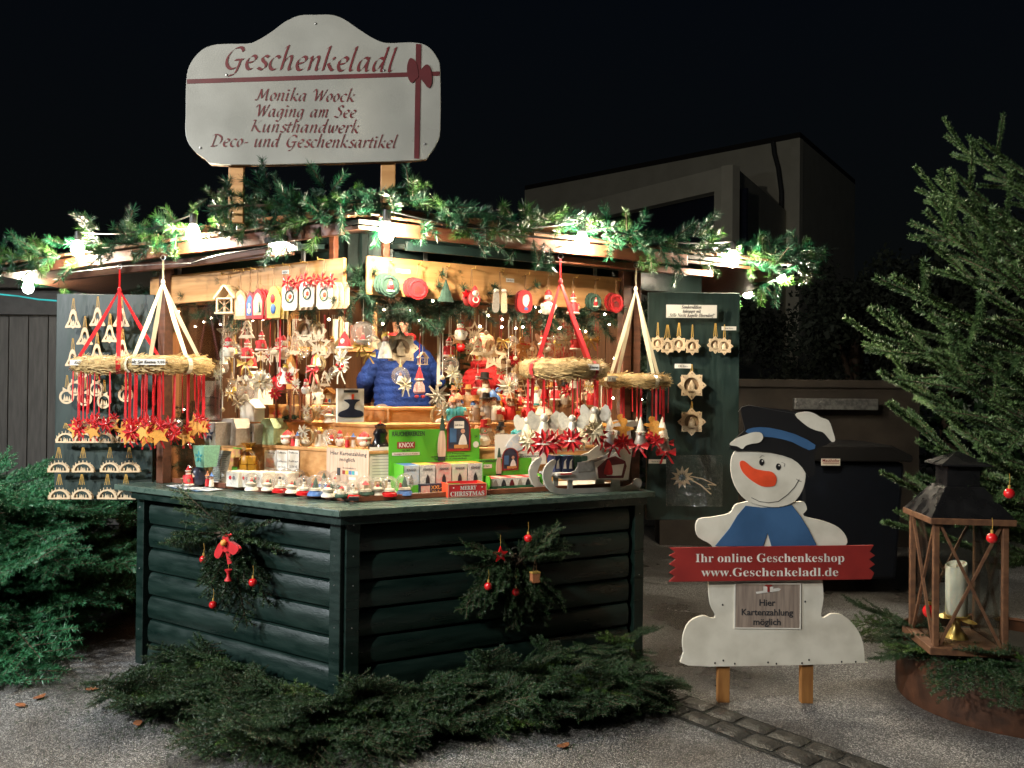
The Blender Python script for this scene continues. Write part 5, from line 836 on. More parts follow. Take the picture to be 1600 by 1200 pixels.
kind('tin_house_green', [('body', 'sage', bx((0, 0, -.68), (.8, .7, .64))), ('roof', 'sage', MB().prism([(-.44, -.36), (-.2, -.0), (.2, -.0), (.44, -.36)], -.36, .36)), ('lid_edge', 'sage', bx((0, 0, -.37), (.88, .74, .03))), ('rim', 'sage', bx((0, 0, -.7), (.83, .73, .02)))])
kind('gable_box', [('body', 'box_white', bx((0, 0, -.7), (.8, .55, .6))), ('roof_side', 'grey_metal', bx((-.22, 0, -.24), (.04, .58, .6), ry=.9)), ('roof_side', 'box_white', bx((.22, 0, -.24), (.04, .58, .6), ry=-.9)), ('gable', 'box_white', pr([(-.38, -.42), (0, -.1), (.38, -.42)], -.27, .27))])
PET = lambda a: smoothp([(0 + .06 * cos(a), -.5 + .06 * sin(a)), (.16 * cos(a - .35), -.5 + .16 * sin(a - .35)), (.3 * cos(a), -.5 + .3 * sin(a)), (.16 * cos(a + .35), -.5 + .16 * sin(a + .35))], 3)
def pot(nm, m, m2='photo_dark'): kind(nm, [('pot', m, MB().add([(x * w, y * w, z) for z, w in ((-1, .34), (0, .46)) for x, y in ((-1, -1), (1, -1), (1, 1), (-1, 1))], [(0, 1, 5, 4), (1, 2, 6, 5), (2, 3, 7, 6), (3, 0, 4, 7), (3, 2, 1, 0), (4, 5, 6, 7)]))] + [('cutout', m2, MB().prism(PET(R(90 + 72 * k)), -.435, -.4)) for k in range(5)])
pot('tin_pot', 'grey_metal'); pot('mint_pot', 'mint', 'teal')
kind('ceramic_lantern', [('body', 'photo_dark', MB().lathe([(.3, -1), (.4, -.8), (.4, -.3), (.3, -.1), (.1, 0)], 14), True), ('relief', 'birch', B_((.0, -.36, -.5), .15, (1, .3, 1.6), 8), True)])
kind('deco_cup', [('cup', 'box_white', MB().lathe([(.3, -1), (.34, -.9), (.36, 0), (.32, 0), (.3, -.85), (.01, -.88)], 16), True), ('handle', 'box_white', MB().torus((.42, 0, -.5), .16, .04, 14, 6, 'y'), True), ('hut_print', 'photo_dark', pr([(-.2, -.7), (-.2, -.5), (0, -.35), (.2, -.5), (.2, -.7)], -.375, -.35))])
kind('wood_lantern', [('post', 'red_wood', bx((x_, y_, -.5), (.06, .06, .92))) for x_ in (-.3, .3) for y_ in (-.25, .25)] + [('top_bar', 'red_wood', bx((0, -.25, -.1), (.54, .04, .05))), ('base', 'red_wood', bx((0, 0, -.97), (.7, .6, .06))), ('top', 'red_wood', bx((0, 0, -.03), (.7, .6, .06))), ('glass', 'pane', bx((0, 0, -.5), (.56, .46, .86))), ('candle', 'wax', MB().lathe([(.1, -.93), (.1, -.5)], 10), True), ('figure', 'ginger', B_((0, -.15, -.75), .14, (1, .6, 1), 8), True), ('sprig', 'dark_green_felt', MB().torus((0, 0, -.86), .18, .06, 12, 5, 'z', .3))])
kind('nativity_hut', [('roof_side', 'ginger', bx((-.27, 0, -.2), (.05, .5, .75), ry=1.05)), ('roof_side', 'ginger', bx((.27, 0, -.2), (.05, .5, .75), ry=-1.05)), ('back_wall', 'birch', pr([(-.45, -1), (-.45, -.4), (0, -.1), (.45, -.4), (.45, -1)], .15, .2)), ('beam', 'birch_dark', bx((0, -.18, -.45), (.7, .04, .05))), ('post', 'birch_dark', bx((-.4, -.18, -.7), (.05, .05, .6))), ('post', 'birch_dark', bx((.4, -.18, -.7), (.05, .05, .6))), ('floor', 'birch', bx((0, 0, -.98), (1, .5, .05))), ('figure', 'red_matte', MB().lathe([(.08, -.95), (.04, -.7)], 8, (-.15, -.1, 0)), True), ('figure', 'blue_matte', MB().lathe([(.08, -.95), (.04, -.72)], 8, (.15, -.1, 0)), True)])
kind('incense_cave', [('rock', 'black_gloss', MB().lathe([(.5, -1), (.52, -.9), (.36, -.84), (.25, -.6), (.32, -.4), (.2, -.2), (.26, -.08), (.08, 0)], 11, sy=.7), True), ('saucer', 'black_gloss', MB().torus((-.15, -.2, -.9), .4, .08, 18, 6), True), ('cone', 'paint_orange', MB().lathe([(.05, .0), (.01, .14)], 8))])
kind('santa_face_ball', [('ball', 'skin', B_((0, 0, -.55), .42, n=12), True), ('beard', 'white_trim', B_((0, -.12, -.68), .36, (1, .9, .8), 12), True), ('hat', 'red_matte', MB().lathe([(.4, -.45), (.28, -.2), (.05, 0)], 12), True), ('hat_brim', 'white_trim', MB().torus((0, 0, -.42), .38, .08, 16, 6), True), ('nose', 'red_matte', B_((0, -.45, -.55), .06, n=6))])
kind('figurine_pair', [('child', 'red_matte', MB().lathe([(.16, -1), (.12, -.55)], 10, (-.18, 0, 0)), True), ('child_head', 'skin', B_((-.18, 0, -.42), .13, n=8), True), ('child_hat', 'terracotta', MB().lathe([(.2, -.34), (.1, -.3), (.02, -.05)], 10, (-.18, 0, 0)), True), ('child', 'white_trim', MB().lathe([(.16, -1), (.12, -.55)], 10, (.2, 0, 0)), True), ('child_head', 'skin', B_((.2, 0, -.42), .13, n=8), True), ('child_hat', 'blue_matte', MB().lathe([(.2, -.34), (.1, -.3), (.02, -.1)], 10, (.2, 0, 0)), True)])
kind('flower_disc_ball', [('wood_ring', 'straw', MB().torus((0, 0, -.6), .36, .07, 22, 6, 'y'), True), ('snow', 'white_trim', B_((0, -.05, -.8), .2, (1.2, .6, .6), 8), True)] + flowerp((.0, -.12, -.35), .34, 10, 'silver', 'white_trim') + flowerp((.1, -.14, -.65), .22, 7, 'cream_ribbon'))
# ------------------------------------------------------------------ placing
cd = MB(); cd.tube([(0, 0, 0), (0, 0, -1)], 1, 5, False); CORD = {}
def cordm(m):
    if m not in CORD: CORD[m] = cd.mesh('cord', m)
    return CORD[m]
rbm = MB(); rbm.add([(-.5, 0, 0), (.5, 0, 0), (.5, 0, -1), (-.5, 0, -1)], [(0, 1, 2, 3)]); rbl = MB(); rbl.add([(-.12, 0, 0), (.12, 0, 0), (.5, 0, -1), (.26, 0, -1), (0, 0, -.35), (-.26, 0, -1), (-.5, 0, -1)], [(0, 1, 4), (0, 4, 5, 6), (1, 2, 3, 4)]); LOOP = {}
def inst(kd, label, cat, p, h, rz, group=None, name=None, cord=0, cm='gold_cord', loops=1, rib=None, w=1.0, rib2=False):
    t = thing(name or kd, label, cat, p, rz, group)
    for nm, me in KN[kd]: link(nm, me, t, (0, 0, -cord), (0, 0, 0), (h * w, h, h))
    if cord:
        if rib:
            link('ribbon', ribmesh(rib[0]), t, (0, 0, 0), (0, 0, random.uniform(-.5, .5)), (rib[1], 1, cord + h * .1))
            if rib2: link('ribbon', ribmesh(rib[0]), t, (random.uniform(-.03, .03), random.uniform(-.02, .02), 0), (0, random.uniform(-.05, .05), random.uniform(-.9, .9)), (.008, 1, (cord + h * .1) * random.uniform(.6, .95)))
        else:
            for k in range(loops):
                x = (k - (loops - 1) / 2) * .008; o = link('cord', cordm(cm), t, (x * .4, 0, 0), (0, math.atan2(-x * .9, cord), 0), (.0016, .0016, cord + h * .04))
    return t
_rm = {}
def ribmesh(m):
    if m not in _rm: _rm[m] = rbm.mesh('ribbon', m)
    return _rm[m]
def hang(kd, u, vc, v0_, v1, side, out, label, cat='ornament', group=None, **k):
    p = fpx(side, u, vc, out) if isinstance(side, str) else at(u, vc, side)
    dep = p.y; h = (v1 - v0_) * dep / F; cord = max(0, (v0_ - vc)) * dep / F; rz = SIDE[side][2] * .8 if isinstance(side, str) else 0
    return inst(kd, label, cat, p, h, rz + random.uniform(-.25, .25) * k.pop('tw', 1), group, cord=cord, **k)
def stand(kd, u, vb, vt, z, label, cat, group=None, rz=None, **k):
    p = onz(u, vb, z); h = (vb - vt) * p.y / F; s_ = 'L' if u < 545 else 'R'
    return inst(kd, label, cat, (p.x, p.y, z + h + .0005), h, SIDE[s_][2] if rz is None else rz, group, **k)
def price(u, v, pl, txt, w=.055, h=.02, name='price_tag', label='small white price tag', parent=None, rz=0, y=None):
    p = pl(u, v); t = thing(name, label, 'price tag', p, rz, 'price tags'); link('card', bx((0, 0, 0), (w, .0012, h)).mesh('card', 'paper'), t); link('lettering', text_mesh(txt, h * .55, 'ink', 'sans', 0), t, (0, -.001, -h * .2)); return t
# ================================================================== ORNAMENTS ON THE HEADER BOARDS
mb = MB(); mb.tube([(0, 0, .004), (0, -.03, .004), (0, -.046, -.003), (0, -.05, .012)], .0022, 5); BHK = mb.mesh('brass_hook', 'gold')
HB = 'ornaments hung on the pale header boards'
for kd, u, vc, a, b, sd, lab, k in [
    ('wooden_house', 357, 430, 446, 491, 'L', 'open wooden lattice house hanging leftmost on the left header board', dict(cm='jute', loops=2)),
    ('natural_boards', 376, 425, 452, 499, 'L', 'stack of plain wooden pointed boards next to the lattice house', dict(cm='jute', loops=2, w=.75)),
    ('blue_boards', 391, 424, 455, 498, 'L', 'red edged pointed board with blue face behind the plain boards', dict(cm='jute', loops=2, w=.6)),
    ('red_boards', 403, 422, 450, 498, 'L', 'stack of red pointed boards with a snowman picture', dict(cm='jute', loops=2, w=.75)),
    ('yellow_boards', 428, 419, 446, 497, 'L', 'stack of yellow pointed boards with a santa picture', dict(cm='jute', loops=2, w=.75)),
    ('candle_plates', 453, 416, 428, 485, 'L', 'white plates with red bows, left one of the three glowing sets', dict(cm='jute', loops=2, w=.8)),
    ('candle_plates', 480, 411, 424, 480, 'L', 'white plates with red bows, middle one of the three glowing sets', dict(cm='jute', loops=2, w=.8)),
    ('candle_plates', 507, 407, 424, 483, 'L', 'white plates with red bows, right one of the three glowing sets', dict(cm='jute', loops=2, w=.8)),
    ('felt_wreath_green', 609, 410, 429, 464, 'R', 'green felt wreath with a little santa at the left end of the right header board', dict(cm='jute', loops=2)),
    ('felt_wreath_red', 653, 414, 435, 468, 'R', 'red felt wreath second from left on the right header board', dict(cm='jute', loops=2)),
    ('bottle_tree', 697, 418, 437, 472, 'R', 'dark green felt tree hanging between the red wreath and the santa pair', dict(cm='jute', loops=2)),
    ('santa_pair', 737, 421, 446, 482, 'R', 'round red santas with a red star on the right header board', dict(cm='jute', loops=2)),
    ('slippers', 781, 425, 450, 489, 'R', 'pair of small pale felt slippers on the right header board', dict(cm='jute', loops=2)),
    ('oval_santa', 821, 430, 453, 489, 'R', 'red oval plate with a bearded santa face', dict(cm='jute', loops=2)),
    ('snowman', 857, 432, 453, 492, 'R', 'white snowman hanging between the oval santa and the red ribbons', dict(cm='jute', loops=2)),
    ('santa', 896, 435, 456, 491, 'R', 'small santa figure just right of the red ribbons on the header board', dict(cm='jute', loops=2)),
    ('felt_wreath_green', 930, 438, 459, 486, 'R', 'smaller green felt wreath second from the right end of the right header board', dict(cm='jute', loops=2, w=.8)),
    ('felt_wreath_red', 963, 440, 459, 489, 'R', 'red felt wreath at the right end of the right header board', dict(cm='jute', loops=2, w=.85))]:
    t = hang(kd, u, vc, a, b, sd, HO + .06, lab, 'ornament', HB, tw=.6, **k)
    sp('brass_hook', BHK, fpx(sd, u, vc, HO + .012), SIDE[sd][2])
for u, v, sd, txt in ((446, 425, 'L', '2,80 Euro'), (630, 424, 'R', '1,80 Euro'), (797, 438, 'R', '2,80 Euro'), (977, 446, 'R', '4,50 €')):
    t = price(u, v, lambda a, b: fpx(sd, a, b, HO + .014), txt, w=.075 if u == 630 else .05, label={446: 'white price tag on the left header board beside the bow plates', 630: 'widest white price tag on the right header board, next to the green wreath', 797: 'white price tag on the right header board between slippers and oval santa', 977: 'white price tag at the far right end of the header board'}[u], rz=SIDE[sd][2])
# ------------------------------------------------------------------ left display board
GBL = 'wooden ornaments on the left green board'; YB = 4.83
def bh(kd, u, yc, hp, lab, cordpx=18, rel=.6, w=1.0, loops=3, y=YB, g=GBL, cm='gold_cord'):
    v0_ = yc - hp * rel; hang(kd, u, v0_ - cordpx, v0_, v0_ + hp, y, 0, lab, 'wooden ornament', g, cm=cm, loops=loops, w=w, tw=.5)
    p = at(u, v0_ - cordpx - 1, y + .012); t = thing('board_hook', 'tiny steel hook holding the ' + lab, 'hook', p); t['label'] = None; del t['label']; bpy.data.objects.remove(t)
for (u, y), lab in zip([(115, 499), (153, 496), (190, 497)], ['leftmost', 'middle', 'rightmost']): bh('bell', u, y, 30, f'{lab} wooden bell in the top row of the left green board', rel=.5)
for (u, y), lab in zip([(133, 526), (172, 522)], ['left', 'right behind the red ribbons']): bh('bell', u, y, 28, f'wooden bell set low between the top row bells, {lab}', rel=.5)
for (u, y), lab in zip([(114, 560), (152, 551), (192, 545)], ['leftmost', 'middle', 'rightmost']): bh('bell', u, y, 27, f'{lab} wooden bell in the third row, just above the straw wreath', rel=.5)
for (u, y), lab in zip([(130, 579), (118, 607), (105, 620), (133, 623), (151, 608), (163, 627), (197, 617)], ['highest, left of the straw wreath', 'left, above two others', 'lowest and leftmost of its cluster', 'third from left, behind the first red ribbon', 'middle, behind the red ribbons', 'low one behind the red ribbons', 'rightmost, mostly behind the ribbons']): bh('disc', u, y, 27, f'round wooden disc ornament, {lab}', rel=.58)
ORD = ['leftmost', 'second', 'third', 'fourth', 'fifth', 'sixth', 'seventh', 'eighth', 'ninth', 'tenth', 'eleventh', 'twelfth', 'thirteenth', 'fourteenth', 'last']
ow = ['leftmost', 'second from left', 'third from left', 'rightmost']
for row, yc, us in (('top', 683, (103, 132, 163, 196)), ('middle', 729, (92, 130, 172, 202)), ('bottom', 771, (93, 128, 168, 197))):
    for i, u in enumerate(us): bh('candle_arch', u, yc + 2, 23, f'{ow[i]} wooden candle arch in the {row} arch row of the left board', rel=.7, loops=4, cordpx=8 if row == 'top' else 16)
price(104, 519, lambda a, b: at(a, b, 4.92), '3,80 Euro', .085, .026, label='white price tag on the left edge of the left green board')
# ------------------------------------------------------------------ right display board
GBR = 'wooden stars on the right green board'; YR = 4.78
for u, y, hp, lab, lp in [(1028, 537, 26, 'pale wooden eight-point star hanging leftmost, half behind the white ribbon', 2), (1043, 541, 27, 'wooden star second from left in the upper star row', 4), (1061, 538, 27, 'wooden star third in the upper star row, overlapping its neighbour', 3), (1082, 541, 28, 'single wooden star under the middle of the printed label', 2), (1118, 539, 28, 'left star of the right-hand pair near the board edge', 3), (1132, 541, 28, 'right star of the right-hand pair near the board edge', 2), (1081, 602, 46, 'large wooden chapel star in the middle of the right board', 2), (1081, 659, 44, 'large wooden chapel star, lowest on the right board', 2)]:
    bh('round_star', u, y, hp, lab, cordpx=20 if hp < 40 else 10, rel=.5, loops=lp, y=YR, g=GBR)
a, b = at(1041, 476, YR), at(1120, 497, YR); t = thing('printed_label', 'white printed label Sonderedition at the top of the right green board', 'label', (a + b) / 2)
link('card', bx((0, 0, 0), (b.x - a.x, .0015, a.z - b.z)).mesh('card', 'paper'), t)
for i, txt in enumerate(('Sonderedition', 'Anhänger mit', '„Stille Nacht Kapelle Oberndorf“')): link('lettering', text_mesh(txt, .030, 'ink', 'bolditalic', 0, width=(.115, .11, .27)[i]), t, (0, -.0012, .015 - .024 * i))
price(1067, 572, lambda a, b: at(a, b, YR), '7,80 Euro', .095, .026, label='handwritten price tag above the large wooden star'); price(1139, 513, lambda a, b: at(a, b, YR), '4,80 Euro', .085, .022, label='price tag at the right edge of the right green board'); price(1027, 721, lambda a, b: at(a, b, YR), 'Stern 4,70 €', .1, .024, label='white price tag left of the cellophane bag')
a, b = at(1042, 711, 4.72), at(1128, 791, 4.72); t = thing('cellophane_bag', 'clear cellophane bag holding a wooden comet star, lowest on the right board', 'bag', (a + b) / 2); w, h = (b.x - a.x) / 2, (a.z - b.z) / 2
n = 14; mb = MB()
for j in range(n + 1):
    for i in range(n + 1): mb.v.append(((i / n * 2 - 1) * w * (1 + random.uniform(-.015, .015)), -.012 * (1 - (i / n * 2 - 1) ** 2) + random.uniform(-.004, .004), (j / n * 2 - 1) * h * (1 + random.uniform(-.01, .01))))
mb.f = [(j * (n + 1) + i, j * (n + 1) + i + 1, (j + 1) * (n + 1) + i + 1, (j + 1) * (n + 1) + i) for j in range(n) for i in range(n)]
link('film', mb.mesh('film', 'cellophane', True), t, (0, -.015, 0)); link('film_back', mb.mesh('film', 'cellophane', True), t, (0, .012, 0))
link('hem', MB().tube([(-w, 0, -h), (w, 0, -h), (w, 0, h), (-w, 0, h), (-w, 0, -h)], .0018, 4).mesh('hem', 'cellophane'), t)
cmt = thing('comet_star', 'pale wooden comet star with a zigzag tail inside the clear bag', 'wooden ornament', (a + b) / 2 + Vector((0, .0, 0)))
cz = lambda u, v: ((at(u, v, 4.72) - (a + b) / 2).x, (at(u, v, 4.72) - (a + b) / 2).z)
sx_, sz_ = cz(1066, 746); S_ = starp(11, .066, .036, cx=sx_, cz=sz_); link('star', MB().frame(S_, [(sx_ + (x - sx_) * .45, sz_ + (z - sz_) * .45) for x, z in S_], -.003, .003).mesh('star', 'birch'), cmt)
for pts in ([(1078, 744), (1098, 748), (1119, 758)], [(1079, 749), (1095, 758), (1111, 772)], [(1119, 758), (1106, 757), (1110, 764), (1100, 763), (1111, 772)]):
    P = [cz(*p) for p in pts]; link('tail', MB().tube([(x, 0, z) for x, z in P], .0035, 4).mesh('tail', 'birch'), cmt)
# ------------------------------------------------------------------ straw wreath hangers with ribbons
def straw_ring(t, Rr, r, tilt=0):
    mb = MB(); mb.torus((0, 0, 0), Rr, r, 60, 10, 'z', .12); o = link('straw_ring', mb.mesh('straw_ring', 'straw', True), t)
    mb = MB()
    for k in range(1100):
        a = random.uniform(0, 2 * PI); b = random.uniform(0, 2 * PI); q = r * 1.02; c = Vector(((Rr + q * cos(b)) * cos(a), (Rr + q * cos(b)) * sin(a), q * sin(b))); tn = Vector((-sin(a), cos(a), 0)); nn = Vector((cos(a) * cos(b), sin(a) * cos(b), sin(b)))
        e = c + tn * random.uniform(.02, .06) + nn * random.uniform(-.003, .012) + Vector((0, 0, random.uniform(-.012, .012))); w = Vector((0, 0, .0013)); mb.add([c - w, c + w, e + w, e - w], [(0, 1, 2, 3)])
    link('straw_stalks', mb.mesh('straw', 'straw_pale'), t)['kind'] = 'stuff'
    return o
def hanger(lab, side, hu_, hv, cu, cv, Rpx, out, rib, items, thick=.042, n=11, longs=(.2, .3), cord='red_ribbon', tagtxt=None, tagu=0, ang0=.4, cat='straw wreath', itemlab=''):
    c = fpx(side, cu, cv, out); hk = fpx(side, hu_, hv, out); hk.x, hk.y = c.x + (hk.x - c.x) * 1, hk.y; Rr = Rpx * c.y / F
    t = thing('straw_wreath_hanger', lab, cat, c, 0, 'straw wreaths hung from the eaves'); straw_ring(t, Rr, thick); top = hk - c
    for k in range(4):
        a = ang0 + PI / 2 * k; e = Vector((Rr * cos(a), Rr * sin(a), thick * .9)); sd = Vector((-sin(a), cos(a), .0)) if abs(cos(a)) > .3 else Vector((1, 0, 0)); kn = top - Vector((0, 0, .12))
        mb = MB(); mb.strip([top, kn, kn * .5 + e * .5 + Vector((0, 0, -.01)), e], [.010, .010, .024, .02], (1, .3, 0)); link('hanging_ribbon', mb.mesh('hanging_ribbon', rib), t)
        P = [e + Vector((0, 0, -thick)) + (Vector((cos(a), sin(a), 0)) * cos(b) + Vector((0, 0, 1)) * sin(b)) * thick * 1.12 for b in np.linspace(0, 2 * PI, 13)]; mb = MB(); mb.strip(P, .024, (-sin(a), cos(a), 0)); link('ribbon_wrap', mb.mesh('ribbon_wrap', rib), t)
    mb = MB(); mb.torus(tuple(top + Vector((0, 0, .012))), .013, .002, 14, 5, 'y'); link('hook', mb.mesh('hook', 'steel'), t); mb = MB(); mb.ball(tuple(top - Vector((0, 0, .12))), .012, (1, 1, 1.3), 8); link('knot', mb.mesh('knot', rib, True), t)
    if tagtxt:
        x = tagu; link('tag_card', bx((x, -math.sqrt(max(0, Rr * Rr - x * x)) - thick - .006, .008), (.17 if len(tagtxt) > 9 else .1, .001, .03)).mesh('tag', 'paper'), t); link('lettering', text_mesh(tagtxt, .022, 'ink', 'bolditalic', 0), t, (x, -math.sqrt(max(0, Rr * Rr - x * x)) - thick - .008, 0))
    order = sorted(range(n), key=lambda k: cos(2 * PI * k / n + .2))
    for rank, k in enumerate(order):
        a = 2 * PI * k / n + .2; p = c + Vector((Rr * cos(a), Rr * sin(a), -thick * .9)); L = random.uniform(*longs); kd, h = items[k % len(items)]
        nearfar = 'front' if sin(a) < 0 else 'back'; what = {'star_bow': 'orange star with red bow', 'silver_red_cluster': 'silver and red bauble cluster', 'silver_angel': 'silver angel over red flowers', 'cream_angel': 'cream angel with white bow', 'white_gnome': 'white pointed gnome with red bow', 'ginger_bow': 'gingerbread man with red bow', 'gingerbread_man': 'gingerbread man'}[kd]
        inst(kd, f'{what}, {ORD[rank] if rank < n - 1 else "rightmost"} under the {itemlab} wreath, {nearfar} side', 'ornament', p, h * random.uniform(.9, 1.1), random.uniform(-.5, .5), 'ornaments hanging from the straw wreaths', cord=L, rib2=True, rib=(cord if k % 4 != 3 or cord != 'red_ribbon' else cord, random.choice((.007, .012))))
hanger('straw wreath on red ribbons at the left end of the counter', 'L', 187, 420, 188, 571, 58, .10, 'red_ribbon', [('silver_red_cluster', .11), ('star_bow', .12), ('silver_red_cluster', .12), ('star_bow', .11)], n=16, longs=(.22, .28), tagtxt='Engel', tagu=-.12, itemlab='left red')
hanger('straw wreath on cream ribbons with a long handwritten tag, left end', 'L', 255, 406, 262, 570, 54, .16, 'cream_ribbon', [('star_bow', .13), ('silver_red_cluster', .11), ('star_bow', .12)], n=16, longs=(.22, .30), tagtxt='Holz Set Karten 9,00 €', tagu=0, ang0=.9, itemlab='left cream')
hanger('thick straw wreath on red ribbons in front of the right window', 'R', 876, 404, 880, 577, 56, .10, 'red_ribbon', [('silver_angel', .19), ('cream_angel', .18), ('silver_angel', .2)], thick=.047, n=8, longs=(.13, .22), tagtxt='3,80 Euro', tagu=.12, ang0=.75, itemlab='right red')
hanger('straw wreath on cream ribbons beside the right green board', 'R', 994, 418, 992, 595, 46, .08, 'cream_ribbon', [('white_gnome', .17), ('ginger_bow', .14), ('white_gnome', .18), ('ginger_bow', .15)], thick=.033, n=11, longs=(.15, .20), tagtxt='3,80 Euro', tagu=-.12, ang0=.5, itemlab='right cream')
# ------------------------------------------------------------------ ornaments in the windows
WL = 'ornaments hanging in the left window'; WR = 'ornaments hanging in the right window'
for kd, u, vc, a, b, lab, k in [
    ('twig_star', 357, 494, 500, 542, 'twig star under the lattice house', dict(cm='white_trim')), ('wooden_tree', 386, 494, 498, 530, 'dark twig tree under the plain boards', dict(cm='white_trim')),
    ('snowman', 357, 520, 527, 558, 'pale snowman with dark red scarf below the twig star', dict(cm='white_trim', w=1.3)), ('santa', 387, 515, 528, 560, 'little santa with sack right of the pale snowman', dict(cm='white_trim')),
    ('santa', 409, 500, 516, 548, 'white bearded santa holding a wreath, under the red boards', dict(cm='white_trim')), ('reindeer', 430, 505, 532, 566, 'small wooden reindeer beside the long red ribbon', dict(cm='gold_cord')),
    ('snowman', 443, 500, 524, 562, 'slim white snowman right of the long red ribbon', dict(cm='white_trim', w=.7)), ('gold_bow', 384, 550, 556, 586, 'golden bow under the little santa', dict()),
    ('glass_ball_gold', 366, 560, 592, 624, 'glass ball with gold bow, left of two at shelf height', dict(cm='white_trim')), ('glass_ball_cream', 384, 560, 600, 640, 'glass ball with large cream flower above the tin boxes', dict(cm='white_trim', w=1.2)),
    ('poinsettia', 411, 545, 575, 622, 'silver white poinsettia above the tin boxes', dict(cm='cream_ribbon', w=1.1)), ('santa_pair', 438, 497, 580, 612, 'red santa at the end of the long red ribbon', dict(rib=('red_ribbon', .013))), ('red_poinsettia', 431, 595, 604, 628, 'red ribbon flower just below the red santa', dict(cm='red_ribbon')),
    ('angel', 446, 560, 566, 600, 'small pale angel right of the red santa', dict(cm='white_trim')), ('red_poinsettia', 452, 570, 580, 602, 'red flower right of the pale angel', dict(cm='white_trim')),
    ('round_star', 477, 484, 494, 538, 'large wooden star disc with golden top in the left window', dict(loops=1)), ('round_star', 499, 480, 502, 534, 'golden wooden disc behind the white star', dict(loops=1)),
    ('wooden_star', 499, 505, 519, 558, 'bright white wooden star under the golden disc', dict(loops=1, w=1.05)), ('sled_bow', 494, 545, 548, 596, 'sledge ornament with candles and a red bow', dict(cm='white_trim', w=.95)),
    ('mug_hat', 539, 480, 517, 545, 'red santa hat with white fur rim near the corner', dict(cm='red_ribbon')), ('flower_drop', 538, 545, 545, 600, 'silver flower ornament with berries under the santa hat', dict(cm='white_trim')),
    ('glass_globe', 568, 466, 500, 540, 'large clear glass globe left of the corner', dict(cm='white_trim', loops=1)), ('gold_bow', 565, 530, 530, 558, 'cream and gold bow under the clear glass globe', dict()),
    ('wooden_star', 583, 480, 521, 549, 'brownish filigree star right of the glass globe', dict()), ('gold_bow', 575, 540, 545, 568, 'second small golden bow below the brown star', dict())]:
    hang(kd, u, vc, a, b, 'L' if u < 545 else 'R', -.22 - (.06 if u % 2 else 0), lab, 'ornament', WL, **k)
for kd, u, vc, a, b, lab, k in [
    ('angel', 603, 480, 515, 560, 'pale wooden angel with brown bow by the blue jacket', dict(cm='white_trim')), ('round_star', 627, 497, 516, 572, 'tall filigree wooden star in front of the blue jacket', dict(loops=1)), ('glass_ball_cream', 626, 560, 570, 615, 'glass ball with cream ribbons low before the blue jacket', dict(cm='cream_ribbon')),
    ('gnome', 656, 520, 572, 622, 'red gnome with pointed hat in front of the blue jacket', dict(cm='red_ribbon', loops=1)), ('wooden_house', 661, 500, 550, 570, 'tiny hanging wooden lantern right of the tall star', dict(cm='white_trim')),
    ('glass_ball_cream', 705, 494, 554, 596, 'glass ball with golden flower between the two people', dict(cm='white_trim')), ('snowman', 720, 472, 499, 532, 'white snowman with purple scarf between the two people', dict(cm='white_trim')),
    ('wooden_star', 742, 480, 502, 532, 'pale wooden star right of the white snowman', dict(loops=1)), ('wooden_tree', 746, 525, 527, 556, 'carved wooden fir tree under the pale star', dict(loops=1)), ('sled_bow', 745, 545, 550, 575, 'small bow and berries under the carved tree', dict()),
    ('wooden_star', 772, 520, 538, 580, 'wooden star with village cutout in front of the red jacket', dict(loops=1)), ('wooden_tree', 787, 535, 545, 575, 'spiky wooden village ornament beside the star', dict()), ('gold_bow', 786, 520, 524, 545, 'golden bow before the face of the man in red', dict()),
    ('gingerbread_man', 817, 500, 527, 566, 'brown gingerbread man left of the red ribbons', dict(cm='red_ribbon')), ('red_poinsettia', 803, 545, 552, 574, 'red felt flower beside the gingerbread man', dict(cm='red_ribbon')), ('snowflake', 685, 520, 598, 636, 'silver snowflake on a long white ribbon', dict(rib=('cream_ribbon', .012))),
    ('poinsettia', 792, 560, 584, 625, 'golden flower above the wooden smoker figures', dict(cm='white_trim', w=1.3)), ('santa', 853, 470, 500, 530, 'santa figure in the red and white string of figures', dict(cm='red_ribbon')), ('santa_face_ball', 851, 520, 528, 552, 'santa face at the middle of the string of figures', dict(cm='red_ribbon')),
    ('snowman', 846, 545, 552, 578, 'snowman lowest in the string of figures', dict(cm='red_ribbon')), ('gnome', 823, 495, 512, 540, 'small gnome behind the gingerbread man', dict(cm='red_ribbon')), ('gold_bow', 923, 510, 520, 548, 'tan wooden bow at the right end of the window', dict()),
    ('snowman_tophat', 916, 540, 545, 570, 'pale cook figure with tall hat at the right end', dict()), ('reindeer', 913, 590, 603, 625, 'small tan bear-like animal under the rightmost wreath', dict(cm='red_ribbon')), ('glass_ball_silver', 800, 575, 580, 605, 'glass ball behind the golden flower', dict(cm='white_trim')),
    ('red_poinsettia', 884, 600, 590, 615, 'red and white striped flower behind the thick wreath', dict(cm='white_trim')), ('santa', 868, 590, 596, 625, 'red santa just under the thick straw wreath', dict(cm='white_trim')), ('angel', 838, 585, 602, 630, 'white angel hanging under the left end of the thick wreath', dict(cm='white_trim')), ('gnome', 900, 560, 536, 560, 'small red gnome right of the red ribbons', dict(cm='red_ribbon'))]:
    hang(kd, u, vc, a, b, 'R', -.24 - (.07 if u % 2 else 0), lab, 'ornament', WR, **k)
KB = ['wooden_star', 'glass_ball_cream', 'poinsettia', 'bell', 'angel', 'flower_drop', 'twig_star', 'santa', 'wooden_tree', 'glass_ball_gold', 'snowman', 'disc']; NB = dict(zip(KB, ['wooden star', 'glass ball', 'white flower', 'wooden bell', 'angel', 'silver flower', 'twig star', 'santa', 'wooden tree', 'glass ball with gold bow', 'snowman', 'wooden disc']))
